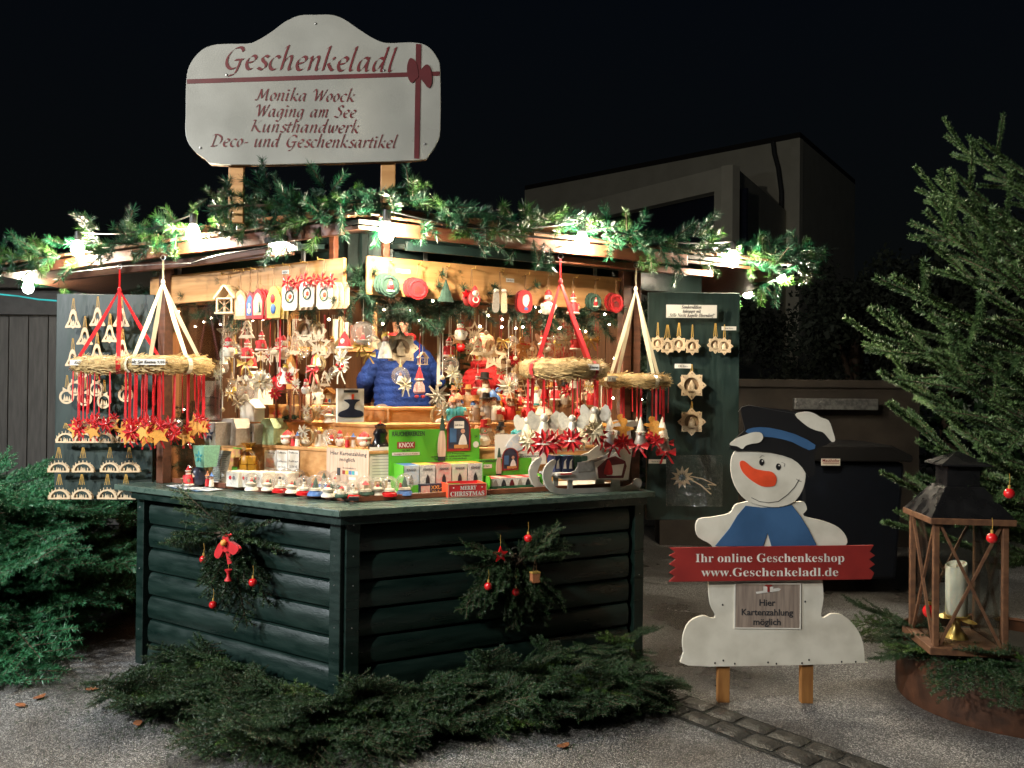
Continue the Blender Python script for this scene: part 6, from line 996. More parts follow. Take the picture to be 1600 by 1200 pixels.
rowsB = [('left', 'upper', 352, 14, 14.0, 545), ('left', 'lower', 350, 13, 14.5, 590), ('right', 'upper', 700, 15, 16.5, 540), ('right', 'lower', 696, 15, 17.0, 588)]
for sd_, rw, u0_, n_, st_, vb_ in rowsB:
    for i in range(n_):
        kd = KB[(i * 5 + (3 if rw == 'upper' else 0) + (1 if sd_ == 'left' else 4)) % 12]; u = u0_ + st_ * i + random.uniform(-3, 3); vb = vb_ + random.uniform(-12, 14); hh = random.uniform(24, 34)
        if sd_ == 'right' and u < 800 and rw == 'lower' and i % 2 == 0: continue
        hang(kd, u, 492, vb - hh / 2, vb + hh / 2, 'L' if sd_ == 'left' else 'R', -.36 - random.random() * .08, f'small {NB[kd]}, {ORD[i]} in the {rw} back row of the {sd_} window', 'ornament', WL if sd_ == 'left' else WR, cm=['white_trim', 'gold_cord', 'red_ribbon'][i % 3], loops=1)
for i, u in enumerate((866, 880, 893)):
    p = fpx('R', u, 498, -.5); t = thing('checked_stocking', ['left', 'middle', 'right'][i] + ' one of three red and white checked cloths behind the red ribbons', 'cloth ornament', p, SIDE['R'][2], 'checked cloths in the right window')
    mb = MB(); mb.add([(x * .035 + .004 * sin(z * 40), .008 * (k % 2), -z) for k, z in enumerate(np.linspace(0, .3, 8)) for x in (-1, 1)], [(2 * k, 2 * k + 1, 2 * k + 3, 2 * k + 2) for k in range(7)]); link('cloth', mb.mesh('cloth', 'check'), t); link('peg', bx((0, -.01, 0), (.012, .014, .045)).mesh('peg', 'birch'), t)
p0_, p1_ = fpx('R', 808, 596, -.5), fpx('R', 822, 630, -.5); t = thing('toy_ladder', 'tiny wooden ladder leaning above the smoker figures', 'toy ladder', p1_, SIDE['R'][2]); d = p0_ - p1_
for s_ in (-1, 1): link('rail', MB().tube([(s_ * .018, 0, 0), (-.05 + s_ * .018, 0, .15)], .003, 5).mesh('rail', 'birch'), t)
for k in range(5): link('rung', MB().tube([(-.018 - .01 * k, 0, .02 + .028 * k), (.018 - .01 * k, 0, .02 + .028 * k)], .0025, 5).mesh('rung', 'birch'), t)
for i, (u, v0_, v1) in enumerate([(795, 500, 565), (760, 485, 520), (688, 500, 600), (692, 520, 590), (450, 500, 555), (345, 560, 610), (348, 612, 640), (940, 560, 640), (806, 500, 560), (832, 480, 545)]):
    p = fpx('R' if u > 545 else 'L', u, v0_, -.26); L = (v1 - v0_) * p.y / F; t = thing('bead_string', f'{["short", "long"][L > .25]} white cord with a pale wooden bead, {["left window", "right window"][u > 545]}, near {"the corner" if 500 < u < 700 else "the " + ["left post", "santa hat", "gnome", "snowflake", "long red ribbon", "glass edge", "glass edge, lower", "right post", "man in red", "string of figures"][i]}', 'bead string', p, 0, 'bead strings'); link('cord', MB().tube([(0, 0, 0), (0, 0, -L)], .0028, 5).mesh('cord', 'white_trim'), t); link('bead', MB().ball((0, 0, -L), .014, n=8).mesh('bead', 'birch', True), t)
# ================================================================== GOODS ON DECK AND SHELVES
ZD, Z1, Z2, Z3 = 1.0505, 1.2655, 1.3955, 1.4855
def cbox(name, label, cat, u0, u1, vb, vt, z, side, dep, m, part='box', group=None, rz=0, bevel=.002):
    P0 = onz(u0, vb, z); d, n, a = SIDE[side]; a += rz; d = Vector((cos(a), sin(a), 0)); k = (u1 - 800) / F; w = (k * P0.y - P0.x) / (d.x - k * d.y); h = (vb - vt) * P0.y / F
    t = thing(name, label, cat, (P0.x, P0.y, z + .0005), a, group)
    if part: o = link(part, bx((w / 2, dep / 2, h / 2), (w, dep, h)).mesh(part, m), t); bev(o, bevel, 1)
    return t, w, h
def txt(t, s, x, z, size, m='ink', y=-.001, st='sans', width=None, rot=0): return link('lettering', text_mesh(s, size, m, st, .01, .0003, width=width), t, (x, y, z), (0, rot, 0))
# snow globes crowded behind the deck edging
gl = [(393, 766, 28, 'snow_globe', 'leftmost'), (418, 766, 26, 0, ''), (437, 769, 30, 1, ''), (456, 770, 27, 0, ''), (475, 773, 30, 1, ''), (493, 774, 33, 3, ''), (513, 776, 30, 0, ''), (534, 778, 27, 2, ''), (552, 778, 26, 1, ''), (571, 776, 34, 2, ''), (590, 775, 30, 0, ''), (608, 775, 32, 1, ''), (632, 773, 34, 3, ''), (427, 757, 26, 2, ''), (447, 758, 27, 3, ''), (466, 759, 27, 0, ''), (486, 756, 30, 1, ''), (506, 762, 28, 3, ''), (525, 763, 28, 2, ''), (543, 764, 27, 0, ''), (562, 762, 28, 1, ''), (582, 761, 27, 3, ''), (600, 761, 26, 0, ''), (618, 760, 30, 2, ''), (488, 748, 24, 0, ''), (517, 749, 25, 0, ''), (535, 751, 28, 3, ''), (571, 751, 30, 0, ''), (608, 750, 26, 0, '')]
GK = ['snow_globe', 'globe_red_base', 'globe_green_base', 'globe_blue_base']; rows = {0: 'front', 1: 'middle', 2: 'back'}
bases = ['white', 'red', 'green', 'blue']; cnt = {}
for i, (u, v, hp, kd, _) in enumerate(gl):
    kd = GK.index(kd) if isinstance(kd, str) else kd; r = 0 if i < 13 else 1 if i < 24 else 2; cnt[r] = cnt.get(r, 0) + 1
    stand(GK[kd], u, v, v - hp, ZD, f'{bases[kd]} based little snow globe, {ORD[cnt[r] - 1]} from the left in the {rows[r]} row', 'snow globe', 'snow globes on the counter deck')
# white candle boxes and other goods on the left deck
for i, (u0, u1, vb, vt) in enumerate([(353, 374, 763, 737), (375, 393, 764, 738), (394, 412, 765, 738), (413, 430, 762, 739), (431, 450, 763, 739)]):
    t, w, h = cbox('candle_box', f'white candle box with printed front, {["leftmost", "second", "third", "fourth", "rightmost"][i]} of the row left of the snow globes', 'box', u0, u1, vb - 3, vt - 1, ZD, 'L', .09, 'box_white', group='white candle boxes')
    link('print', bx((w / 2, -.0006, h * .5), (w * .72, .0008, h * .7)).mesh('print', 'white_print'), t); link('print_heart', MB().ball((w * .35, -.001, h * .6), w * .12, (1, .1, 1), 8).mesh('heart', 'red_matte'), t); link('print_heart', MB().ball((w * .65, -.001, h * .6), w * .12, (1, .1, 1), 8).mesh('heart', 'ink_grey'), t)
t, w, h = cbox('candle_tray', 'long flat white tray behind the snow globes on the deck', 'tray', 380, 470, 745, 737, ZD, 'L', .12, 'box_white')
p = onz(388, 741, ZD + .05); t = thing('organza_bag', 'golden organza bag tied at the top holding small white candles', 'gift bag', (p.x, p.y, ZD + .05))
link('bag', MB().lathe([(.045, 0), (.062, .02), (.06, .07), (.04, .12), (.012, .145), (.03, .165), (.045, .18)], 18, sy=.7).mesh('bag', 'organza', True), t)
link('tie', MB().torus((0, 0, .145), .014, .004, 12, 5).mesh('tie', 'gold', True), t)
for x in (-.025, .022): link('candle', bx((x, 0, .03), (.038, .04, .05)).mesh('candle', 'wax'), t); link('candle', bx((x * .8, .0, .082), (.034, .04, .045)).mesh('candle', 'box_white'), t)
def sheet(name, label, cat, u0, u1, vb, vt, pl, side, m, lean=0, th=.002, **k):
    a = pl(u0, vb); b2 = pl(u1, vb); c = pl(u0, vt); w = (Vector((b2.x, b2.y, 0)) - Vector((a.x, a.y, 0))).length; h = (c.z - a.z) / max(.2, cos(lean)); t = thing(name, label, cat, a, 0, k.get('group'), rot=(-lean, 0, SIDE[side][2])); link('sheet', bx((w / 2, 0, h / 2), (w, th, h)).mesh('sheet', m), t); return t, w, h
def lines(t, w, h, n, m='ink_grey', x0=.1, top=.9, bot=.1, lw=.012):
    for k in range(n):
        z = h * (top - (top - bot) * k / max(1, n - 1)); l = w * (.8 - .25 * ((k * 7) % 3) / 3); link('print_line', bx((w * x0 + l / 2, -.0016, z), (l, .0006, h * lw)).mesh('line', m), t)
t, w, h = sheet('price_list', 'white typed price list leaning in a stand at the left of the deck', 'price list', 327, 350, 765, 704, lambda u, v: fpx('L', u, v, -.2), 'L', 'paper', R(12)); lines(t, w, h, 18)
t, w, h = sheet('green_card', 'yellow-green card behind the price list', 'card', 346, 378, 727, 700, lambda u, v: fpx('L', u, v, -.34), 'L', 'yellow_print', R(4)); 
t, w, h = sheet('lime_card', 'lime leaflet standing behind the organza bag', 'card', 362, 375, 735, 699, lambda u, v: fpx('L', u, v, -.36), 'L', 'lime', R(4))
for i, (u0, u1) in enumerate(((413, 431), (432, 449), (450, 467))):
    t, w, h = sheet('small_notice', ['left one of three small printed cards on the lower pine shelf front', 'middle one of three small printed cards, with handwriting', 'right one of three small printed cards on the lower pine shelf front'][i], 'notice', u0, u1, 735, 703, lambda u, v: fpx('L', u, v, -.413), 'L', 'paper', 0, group='small cards on the lower shelf'); txt(t, 'Duftkerze', w / 2, h * .84, .016, width=w * .8)
    if i: txt(t, ['', 'Duftkerzen', 'halter'][i], w / 2, h * .42, .018, width=w * .85); txt(t, ['', 'per Stück', '2,50 €'][i], w / 2, h * .15, .018, width=w * .7)
    else: link('print', bx((w / 2, -.0015, h * .4), (w * .7, .0006, h * .45)).mesh('print', 'pink_print'), t)
def card_notice(label, u0, u1, vb, vt, side, out):
    t, w, h = sheet('card_payment_notice', label, 'notice', u0, u1, vb, vt, lambda u, v: fpx(side, u, v, out), side, 'notice_pale', 0, group='card payment notices'); txt(t, 'Hier Kartenzahlung', w * .52, h * .82, .03, width=w * .85, y=-.0015); txt(t, 'möglich', w * .5, h * .66, .03, width=w * .36, y=-.0015)
    link('terminal_print', bx((w * .3, -.0015, h * .38), (w * .08, .0006, h * .2)).mesh('print', 'ink'), t)
    for i, m_ in enumerate(('banner_red', 'yellow', 'blue_matte', 'teal', 'letter_white')): link('card_print', bx((w * (.42 + .075 * i), -.0015, h * .37), (w * .065, .0006, h * .1)).mesh('print', m_), t)
    txt(t, 'kontaktlos', w * .55, h * .47, .012, width=w * .3, y=-.0015); link('card_print', bx((w * .62, -.0015, h * .22), (w * .16, .0006, h * .06)).mesh('print', 'letter_white'), t); return t
card_notice('pale wood-patterned card payment notice on the lower shelf front, centre', 510, 576, 757, 699, 'R' if False else 'L', -.413 if False else -.40)
card_notice('card payment notice half hidden by the hanging angels, right', 857, 925, 706, 664, 'R', -.42)
t, w, h = sheet('opening_list', 'white typed list right of the central card payment notice', 'notice', 577, 620, 752, 699, lambda u, v: fpx('R', u, v, -.415), 'R', 'paper', 0); lines(t, w, h, 10)
t, w, h = sheet('card_payment_notice', 'pale notice seen through the left glass pane behind red stars', 'notice', 306, 343, 655, 595, lambda u, v: fpx('L', u, v, -.3), 'L', 'notice_pale', 0, group='card payment notices'); txt(t, 'Kartenzahlung', w * .5, h * .55, .02, width=w * .85, y=-.0015); txt(t, 'möglich', w * .5, h * .35, .02, width=w * .5, y=-.0015)
# behind the left glass
stand('mint_pot', 322, 752, 742, ZD, 'x', 'x') if False else None
p = onz(322, 757, ZD); t = inst('mint_pot', 'mint green lampshade pot with flower cut-outs behind the left glass', 'lampshade', (p.x, p.y, ZD + .22), .12, SIDE['L'][2], w=.9)
stand('ceramic_lantern', 310, 757, 729, ZD, 'round black ceramic with a pale figure under the mint lampshade', 'lantern'); stand('santa', 294, 758, 727, ZD, 'small santa at the left glass beside the garland', 'figurine'); stand('figurine_pair', 327, 760, 735, ZD, 'pink and white figures between black ceramic and price list', 'figurine')
p = onz(300, 764, 1.031); t = thing('blue_cloth', 'light blue folded papers lying on the left end of the counter', 'papers', (p.x, p.y, 1.031), SIDE['L'][2] - .1)
for k, (x, y, a_) in enumerate([(0, 0, 0), (.05, .02, .12), (-.05, -.01, -.1)]): link('paper', bx((x, y, .002 + .003 * k), (.26, .1, .002), rz=a_).mesh('paper', 'blue_print' if k else 'paint_blue'), t)
p = onz(317, 757, 1.042); t = thing('yellow_dish', 'flat pale yellow dish with a napkin on the blue papers', 'dish', (p.x, p.y, 1.0415)); link('dish', MB().lathe([(.03, 0), (.07, .008), (.072, .012), (.05, .012), (.01, .018)], 20, sy=.7).mesh('dish', 'yellow_print', True), t)
# shelf one
for kd, u, vb, vt, lab, cat, k in [('tin_pot', 339, 696, 660, 'grey tin pot with flower cut-outs left of the tin house', 'tin pot', {}), ('tin_house', 368, 695, 654, 'grey house-shaped tin on the lower shelf', 'tin', {}), ('tin_pot', 398, 694, 662, 'grey tin pot with flower cut-outs between the two house tins', 'tin pot', {}), ('tin_house_green', 427, 694, 654, 'sage green house-shaped tin on the lower shelf', 'tin', {}), ('red_poinsettia', 434, 655, 640, 'red cloth flower on top of the green house tin', 'flower', dict(w=1.6)),
    ('santa_face_ball', 449, 696, 672, 'small santa face ball right of the green tin', 'figurine', {}), ('figurine_pair', 461, 697, 672, 'pair of child figures right of the santa face ball', 'figurine', {}), ('flower_disc_ball', 478, 697, 661, 'wooden ring with silver flowers on the lower shelf', 'decoration', dict(w=1.2)), ('angel', 499, 697, 665, 'pale angel figure on the lower shelf', 'figurine', {}),
    ('glass_ball_silver', 518, 698, 668, 'glass ball with pink bow on the lower shelf', 'glass ball', {}), ('snowman', 531, 698, 672, 'snowman between the bow ball and the santa house', 'figurine', {}), ('figurine_pair', 547, 699, 674, 'second pair of child figures near the shelf corner', 'figurine', {}), ('santa_face_ball', 569, 700, 674, 'red santa figure ball left of the black incense cave', 'figurine', {}), ('incense_cave', 594, 700, 662, 'glossy black ceramic backflow incense cave', 'incense burner', dict(w=1.0)),
    ('snow_globe', 557, 677, 655, 'snow globe behind the red santa ball', 'snow globe', {}), ('snow_globe', 575, 679, 656, 'snow globe between santa ball and incense cave', 'snow globe', {}), ('globe_red_base', 608, 678, 655, 'red based snow globe behind the incense cave', 'snow globe', {}),
    ('snowman_tophat', 635, 683, 662, 'little snowman with red top hat beside the nativity hut', 'figurine', {}), ('nativity_hut', 641, 679, 650, 'small wooden nativity hut with two figures', 'nativity hut', {}), ('snowman_tophat', 659, 682, 644, 'snowman with red hat behind the nativity hut', 'figurine', {})]:
    z = Z1 if vb > 684 else Z1 + .03; stand(kd, u, vb, vt, z if vb > 660 else Z1 + .14, lab, cat, 'goods on the lower shelf', **k)
# shelf two and three, left
for kd, u, vb, vt, z, lab, cat, k in [('gable_box', 394, 659, 622, Z2, 'cream gable-shaped paper box on the second shelf', 'box', dict(w=1.1)), ('wood_lantern', 452, 659, 608, Z2, 'red-brown wooden lantern with a scene inside', 'lantern', {}), ('wood_lantern', 472, 657, 612, Z2, 'second red-brown lantern half behind the first', 'lantern', dict(w=.5)), ('flower_disc_ball', 482, 660, 628, Z2, 'dark green wreath decoration right of the lanterns', 'decoration', dict(w=1.1)), ('poinsettia', 498, 660, 630, Z2, 'straw and gold flower left of the snow globe', 'decoration', {}), ('snow_globe', 515, 660, 632, Z2, 'larger snow globe on the second shelf', 'snow globe', {}), ('deco_cup', 480, 632, 608, Z3, 'pale tin cup, left of two behind the lanterns', 'cup', {}), ('deco_cup', 496, 632, 608, Z3, 'pale tin cup with hut print, right of two', 'cup', {}), ('nativity_hut', 514, 630, 606, Z3, 'small snowy chalet on blue paper', 'toy hut', {}), ('deco_cup', 500, 608, 588, Z3 + .12, 'mug with a winter hut print on the tray', 'mug', {}), ('gable_box', 400, 632, 578, Z3, 'grey-green house shaped tin on the top left shelf', 'tin', {}), ('tin_house', 412, 610, 578, Z3, 'dark grey tin with small window at the top left', 'tin', {}),
    ('snow_globe', 596, 666, 630, Z1 + .1, 'big snow globe in front of the blue jacket', 'snow globe', {}), ('flower_disc_ball', 688, 668, 622, Z1 + .1, 'large wooden ring with silver flowers left of the smokers', 'decoration', dict(w=.9))]:
    stand(kd, u, vb, vt, z, lab, cat, 'goods on the upper shelves', **k)
t, w, h = cbox('gift_tray', 'white open gift tray stacked high behind the lanterns', 'box', 452, 487, 607, 587, Z3, 'L', .12, 'box_white'); link('lid', bx((w / 2, .06, h + .008), (w * 1.04, .13, .012)).mesh('lid', 'grey_metal'), t)
t, w, h = sheet('picture_card', 'tall white card picturing a black incense burner', 'card', 526, 567, 660, 607, lambda u, v: fpx('L' if u < 0 else 'R', u, v, -.60), 'R', 'box_white', 0, th=.03); y_ = -.0165
link('header_print', bx((w / 2, y_, h * .92), (w * .55, .001, h * .08)).mesh('print', 'ink'), t); x_ = w / 2
link('burner_print', MB().prism(smoothp([(x_ - .06, .03), (x_ + .06, .03), (x_ + .065, .06), (x_ + .02, .075), (x_ + .03, .11), (x_ + .05, .125), (x_ - .04, .125), (x_ - .01, .1), (x_ - .02, .075), (x_ - .065, .055)], 3), y_ - .002, y_).mesh('print', 'photo_dark'), t); link('cone_print', bx((x_ + .01, y_, .14), (.014, .001, .03)).mesh('print', 'paint_orange'), t)
# back shelves in the hut
bs = thing('back_shelf', 'wooden shelf unit against the back wall left of the blue jacket', 'shelf', (0, 0, 0)); a = at(452, 545, 5.9); b2 = at(585, 545, 5.9)
for z_ in (a.z, a.z - .42, a.z + .45): link('shelf', bx(((a.x + b2.x) / 2, 6.0, z_), (b2.x - a.x, .22, .03)).mesh('shelf', 'pine'), bs)
for x in (a.x, b2.x): link('upright', bx((x, 6.0, a.z - .2), (.035, .2, 1.9)).mesh('upright', 'pine'), bs)
for i, (u, m_, w_, h_) in enumerate([(525, 'box_white', .05, .2), (532, 'birch', .04, .22), (540, 'box_white', .04, .18), (556, 'red_wood', .09, .16), (466, 'grey_metal', .12, .2)]):
    q = at(u, 545, 5.9); o = bev(link('stored_box', bx((0, 0, h_ / 2), (w_, .12, h_)).mesh('stored_box', m_), None, (q.x, 5.96, a.z + .0155)), .002); tag(o, ['white upright booklet box, left on the back shelf', 'tan booklet box beside the white one on the back shelf', 'thin white box third on the back shelf', 'wide red-brown box on the back shelf', 'grey box at the left end of the back shelf'][i], 'box', 'boxes on the back shelf')
# smoker figures
KX = ['smoker_red', 'smoker_blue', 'smoker_brown', 'smoker_teal', 'smoker_black', 'snowman_tophat', 'santa']
sm_ = [(702 + 13.5 * i, 665 if i % 2 else 684, (632 if i % 2 else 655) - 3 * (i % 3), KX[(i * 3) % 7], f'{ORD[i]} of the crowd just above the green display card') for i in range(13)] + [(709, 648, 622, 'smoker_red', 'terracotta hat, leftmost at the back'), (706, 668, 636, 'smoker_teal', 'teal coat, left'), (718, 664, 634, 'smoker_blue', 'blue pointed hat beside the teal one'), (708, 684, 655, 'smoker_red', 'red coat, lowest left'), (731, 655, 628, 'smoker_brown', 'brown coat in the middle back'), (740, 672, 645, 'smoker_blue', 'white coat in the middle'), (757, 648, 606, 'smoker_black', 'large one with broad black hat'), (759, 664, 628, 'smoker_black', 'small white-faced one under the large black hat'), (776, 662, 628, 'smoker_blue', 'white with blue cap right of the black hats'), (790, 655, 630, 'smoker_red', 'red coat beside the orange chair'), (803, 664, 636, 'smoker_brown', 'brown sitting one near the angels'), (762, 683, 650, 'smoker_brown', 'straw hat, low centre'), (779, 684, 660, 'smoker_black', 'small black-hatted, low right'), (797, 645, 615, 'smoker_brown', 'grey-bearded one under the ladder'), (745, 690, 664, 'smoker_teal', 'teal one just behind the arched picture'), (694, 684, 664, 'smoker_brown', 'small brown one by the ringed flowers'), (812, 625, 602, 'smoker_red', 'red one high at the back'), (778, 622, 598, 'smoker_blue', 'blue-white one high at the back'), (905, 660, 632, 'smoker_red', 'red one behind the right ribbons'), (924, 655, 625, 'smoker_red', 'red pointed one at the right window post'), (860, 655, 625, 'smoker_brown', 'brown one behind the hanging angels'), (882, 652, 620, 'smoker_black', 'dark one under the thick straw wreath'), (838, 655, 628, 'smoker_teal', 'teal one behind the silver angel')]
for u, vb, vt, kd, lab in sm_:
    z = Z3 if vb < 658 else Z2 if vb < 673 else Z1; z = min(z, Z3)
    p = onz(u, vb, z); d_ = (p - C0).dot(-NR)
    pp_ = fpx('R', u, vb, -.52 if z == Z1 else -.76 if z == Z2 else -1.02); h = (vb - vt) * pp_.y / F * 1.0; inst(kd, f'painted wooden figure, {lab}', 'smoker figure', (pp_.x, pp_.y, z + h * 1.3), h * 1.3, SIDE['R'][2] * .6 + random.uniform(-.4, .4), 'wooden smoker figures on the right shelves')
t, w, h = cbox('toy_chair', 'small orange wooden box behind the blue-capped smoker', 'toy box', 772, 786, 636, 616, Z3, 'R', .06, 'orange_star')
# green incense display and boxes on the right deck
t, w, h = cbox('incense_display', 'bright green incense cone display box with a tall printed back card', 'display box', 630, 757, 771, 723, ZD, 'R', .17, 'lime', part=None)
for nm, c_, d_ in (('front_wall', (w / 2, .002, .02), (w, .004, .04)), ('side_wall', (.002, .077, h * .45), (.004, .15, h * .9)), ('side_wall', (w - .002, .077, h * .45), (.004, .15, h * .9)), ('bottom', (w / 2, .077, .002), (w, .15, .004))): link(nm, bx(c_, d_).mesh(nm, 'lime'), t)
HB_ = h + .165
link('back_card', bx((w * .52, .155, HB_ / 2), (w * 1.16, .004, HB_)).mesh('back_card', 'lime'), t); nx_ = 5
for i in range(nx_):
    for j in range(3):
        g2, _, _ = None, 0, 0; o = bev(link('incense_packet', bx((0, 0, 0), (w / nx_ * .93, .042, h * .86)).mesh('incense_packet', ['blue_print', 'white_print', 'pink_print', 'green_print', 'white_print'][(i + (j > 1)) % 5]), None), .001, 1); M_ = Matrix.Rotation(t.rotation_euler.z, 3, 'Z'); o.location = t.location + M_ @ Vector((w / nx_ * (i + .5),   .028 + .046 * j, h * .43 + .005)); o.rotation_euler = t.rotation_euler
        tag(o, f'{["pale blue", "cream", "pink", "pale green", "white"][i]} incense packet, {["front", "middle", "rear"][j]} row of the large green display', 'packet', 'incense packets in the green display'); link('top_print', bx((0, 0, h * .43 + .0006), (w / nx_ * .9, .04, .0008)).mesh('print', ['blue_matte', 'yellow', 'banner_red', 'yellow', 'orange_star'][i]), o)
        if j == 0: link('lettering', text_mesh('KNOX', .018, 'ink_grey', 'sans', .02), o, (0, -.0225, h * .25)); link('figure_print', MB().prism([(-.012, -.03), (-.01, .0), (0, .02), (.01, 0), (.012, -.03)], -.0230, -.0215).mesh('print', 'ink'), o)
yb = .1518; txt(t, 'RÄUCHERKERZEN', w * .18, HB_ - .035, .035, 'ink', yb, width=w * .40); link('brand_plate', bx((w * .15, yb - .0005, HB_ - .085), (w * .22, .001, .036)).mesh('plate', 'banner_red'), t); txt(t, 'KNOX', w * .15, HB_ - .096, .036, 'letter_white', yb - .0015, width=w * .18)
txt(t, 'seit 1865', w * .15, HB_ - .118, .013, 'ink', yb); link('ribbon_print', bx((w * .15, yb - .0005, HB_ - .132), (w * .34, .001, .016)).mesh('plate', 'box_white'), t); txt(t, 'Nostalgie Weihrauch Kerzen', w * .15, HB_ - .136, .012, 'banner_red', yb - .0015, width=w * .3)
for k, s_ in enumerate(('Nach uralten Rezepturen', 'aus Rohstoffen bester Qualität seit über 150 Jahren', 'hergestellt in Handarbeit')): txt(t, s_, w * .72, HB_ - .142 - .014 * k, .012, 'ink', yb, width=w * (.36, .5, .42)[k])
# arched picture standing above the card
def arch_picture(t, cx, z0, wd, ht, y, tagc=True):
    A_ = [(cx + wd / 2 * cos(a), z0 + ht - wd / 2 + wd / 2 * sin(a)) for a in np.linspace(0, PI, 13)]; O = [(cx + wd / 2, z0)] + A_ + [(cx - wd / 2, z0)]; I_ = [(cx + (x - cx) * .88, z0 + ht * .07 + (z - z0) * .89) for x, z in O]
    link('arch_frame', MB().frame(O, I_, y - .003, y).mesh('arch_frame', 'banner_red'), t); link('picture', MB().prism(I_, y - .001, y).mesh('picture', 'photo_dark'), t)
    link('worker_print', MB().prism(smoothp([(cx + wd * .0, z0 + ht * .1), (cx + wd * .34, z0 + ht * .1), (cx + wd * .3, z0 + ht * .38), (cx + wd * .17, z0 + ht * .48), (cx + wd * .05, z0 + ht * .35)], 2), y - .0025, y - .0012).mesh('print', 'letter_white'), t); link('worker_head_print', MB().prism(ngon(10, wd * .09, cx=cx + wd * .17, cz=z0 + ht * .56), y - .003, y - .0013).mesh('print', 'skin'), t); link('bench_print', bx((cx + wd * .1, y - .003, z0 + ht * .13), (wd * .6, .001, ht * .1)).mesh('print', 'ginger'), t)
    link('window_print', bx((cx - wd * .24, y - .002, z0 + ht * .45), (wd * .28, .001, ht * .4)).mesh('print', 'paint_blue'), t)
    x = cx - wd * .72; link('smoker_print', MB().prism(smoothp([(x - wd * .12, z0 - ht * .2), (x + wd * .15, z0 - ht * .2), (x + wd * .16, z0 + ht * .3), (x + wd * .08, z0 + ht * .6), (x, z0 + ht * .62), (x - wd * .1, z0 + ht * .5), (x - wd * .16, z0 + ht * .2)], 2), y - .004, y - .001).mesh('print', 'notice_pale'), t); link('smoker_hat_print', MB().prism([(x - wd * .1, z0 + ht * .58), (x + wd * .14, z0 + ht * .58), (x + wd * .05, z0 + ht * 1.0), (x - wd * .03, z0 + ht * 1.0)], y - .005, y - .0035).mesh('print', 'dark_green_felt'), t); link('smoker_boots_print', bx((x, y - .004, z0 - ht * .2), (wd * .3, .001, ht * .12)).mesh('print', 'ink'), t)
    if tagc: link('price_tag', bx((cx + .0, y - .004, z0 + ht * .74), (wd * .42, .001, ht * .2)).mesh('tag', 'paper'), t); link('lettering', text_mesh('3,80 Euro', .014, 'ink'), t, (cx, y - .005, z0 + ht * .71))
arch_picture(t, w * .82, HB_ - .125, w * .31, .20, .1515)
link('seal_print', MB().prism(ngon(14, .018, cx=w * 1.05, cz=HB_ - .09), .1505, .1515).mesh('print', 'box_white'), t); txt(t, '24', w * 1.05, HB_ - .05, .018, 'ink', yb)
t, w, h = cbox('black_incense_box', 'black box lettered XXL in gold under the green display', 'box', 655, 700, 776, 757, 1.031, 'R', .1, 'photo_dark'); link('label_print', bx((w * .22, -.0006, h * .55), (w * .32, .001, h * .6)).mesh('print', 'pink_print'), t); txt(t, 'XXL-', w * .62, h * .55, .028, 'gold', -.0015); txt(t, 'Weihrauch', w * .75, h * .15, .028, 'gold', -.0015, width=w * .6)
t, w, h = cbox('small_incense_display', 'smaller green display tray with red topped packets and an arched picture', 'display box', 765, 850, 771, 745, 1.0312, 'R', .16, 'lime', part=None)
for nm, c_, d_ in (('front_wall', (w / 2, .002, .018), (w, .004, .036)), ('side_wall', (.002, .08, h * .5), (.004, .16, h)), ('side_wall', (w - .002, .08, h * .5), (.004, .16, h)), ('bottom', (w / 2, .08, .002), (w, .16, .004)), ('back_card', (w * .5, .162, h * .95), (w * 1.08, .004, h * 1.9))): link(nm, bx(c_, d_).mesh(nm, 'fir_garland' if nm == 'front_wall' else 'lime'), t)
arch_picture(t, w * .62, h * 1.15, .105, .13, .1585, False); link('label_print', bx((w * .15, .1585, h * 1.45), (w * .24, .001, .022)).mesh('print', 'box_white'), t); txt(t, '3,80 Euro', w * .15, h * 1.42, .014, 'ink', .1575); txt(t, 'RÄUCHERKERZEN', w * .2, h * 1.7, .02, 'ink', .1590, width=w * .32)
for i in range(6):
    o = link('incense_packet', bx((0, 0, 0), (w / 6.6, .13, h * .8)).mesh('incense_packet', 'white_print')); M_ = Matrix.Rotation(t.rotation_euler.z, 3, 'Z'); o.location = t.location + M_ @ Vector((w * (.12 + .152 * i), .075, h * .46)); o.rotation_euler = t.rotation_euler; tag(o, f'red topped white incense packet, {ORD[i]} from left in the smaller green tray', 'packet', 'red topped incense packets'); link('top_print', bx((0, 0, h * .4 + .0006), (w / 6.8, .125, .001)).mesh('print', 'pink_print' if i % 2 else 'red_matte'), o); link('figure_print', MB().prism(smoothp([(-.012, -.02), (.012, -.02), (.014, .005), (0, .03), (-.014, .005)], 2), -.0665, -.0652).mesh('print', ['grey_metal', 'ink', 'maroon'][i % 3]), o)
t, w, h = cbox('red_crate', 'open red wooden crate with Merry Christmas in white letters on the counter edge', 'crate', 700, 762, 778, 757, 1.0312, 'R', .14, 'red_gloss', part=None, rz=-.1)
for nm, c_, d_ in (('front_board', (w / 2, .003, h / 2), (w, .006, h)), ('back_board', (w / 2, .137, h / 2), (w, .006, h)), ('side_board', (.003, .07, h / 2), (.006, .128, h)), ('side_board', (w - .003, .07, h / 2), (.006, .128, h)), ('bottom', (w / 2, .07, .003), (w - .014, .126, .006))): link(nm, bx(c_, d_).mesh(nm, 'paint_orange' if nm == 'side_board' else 'red_matte'), t)
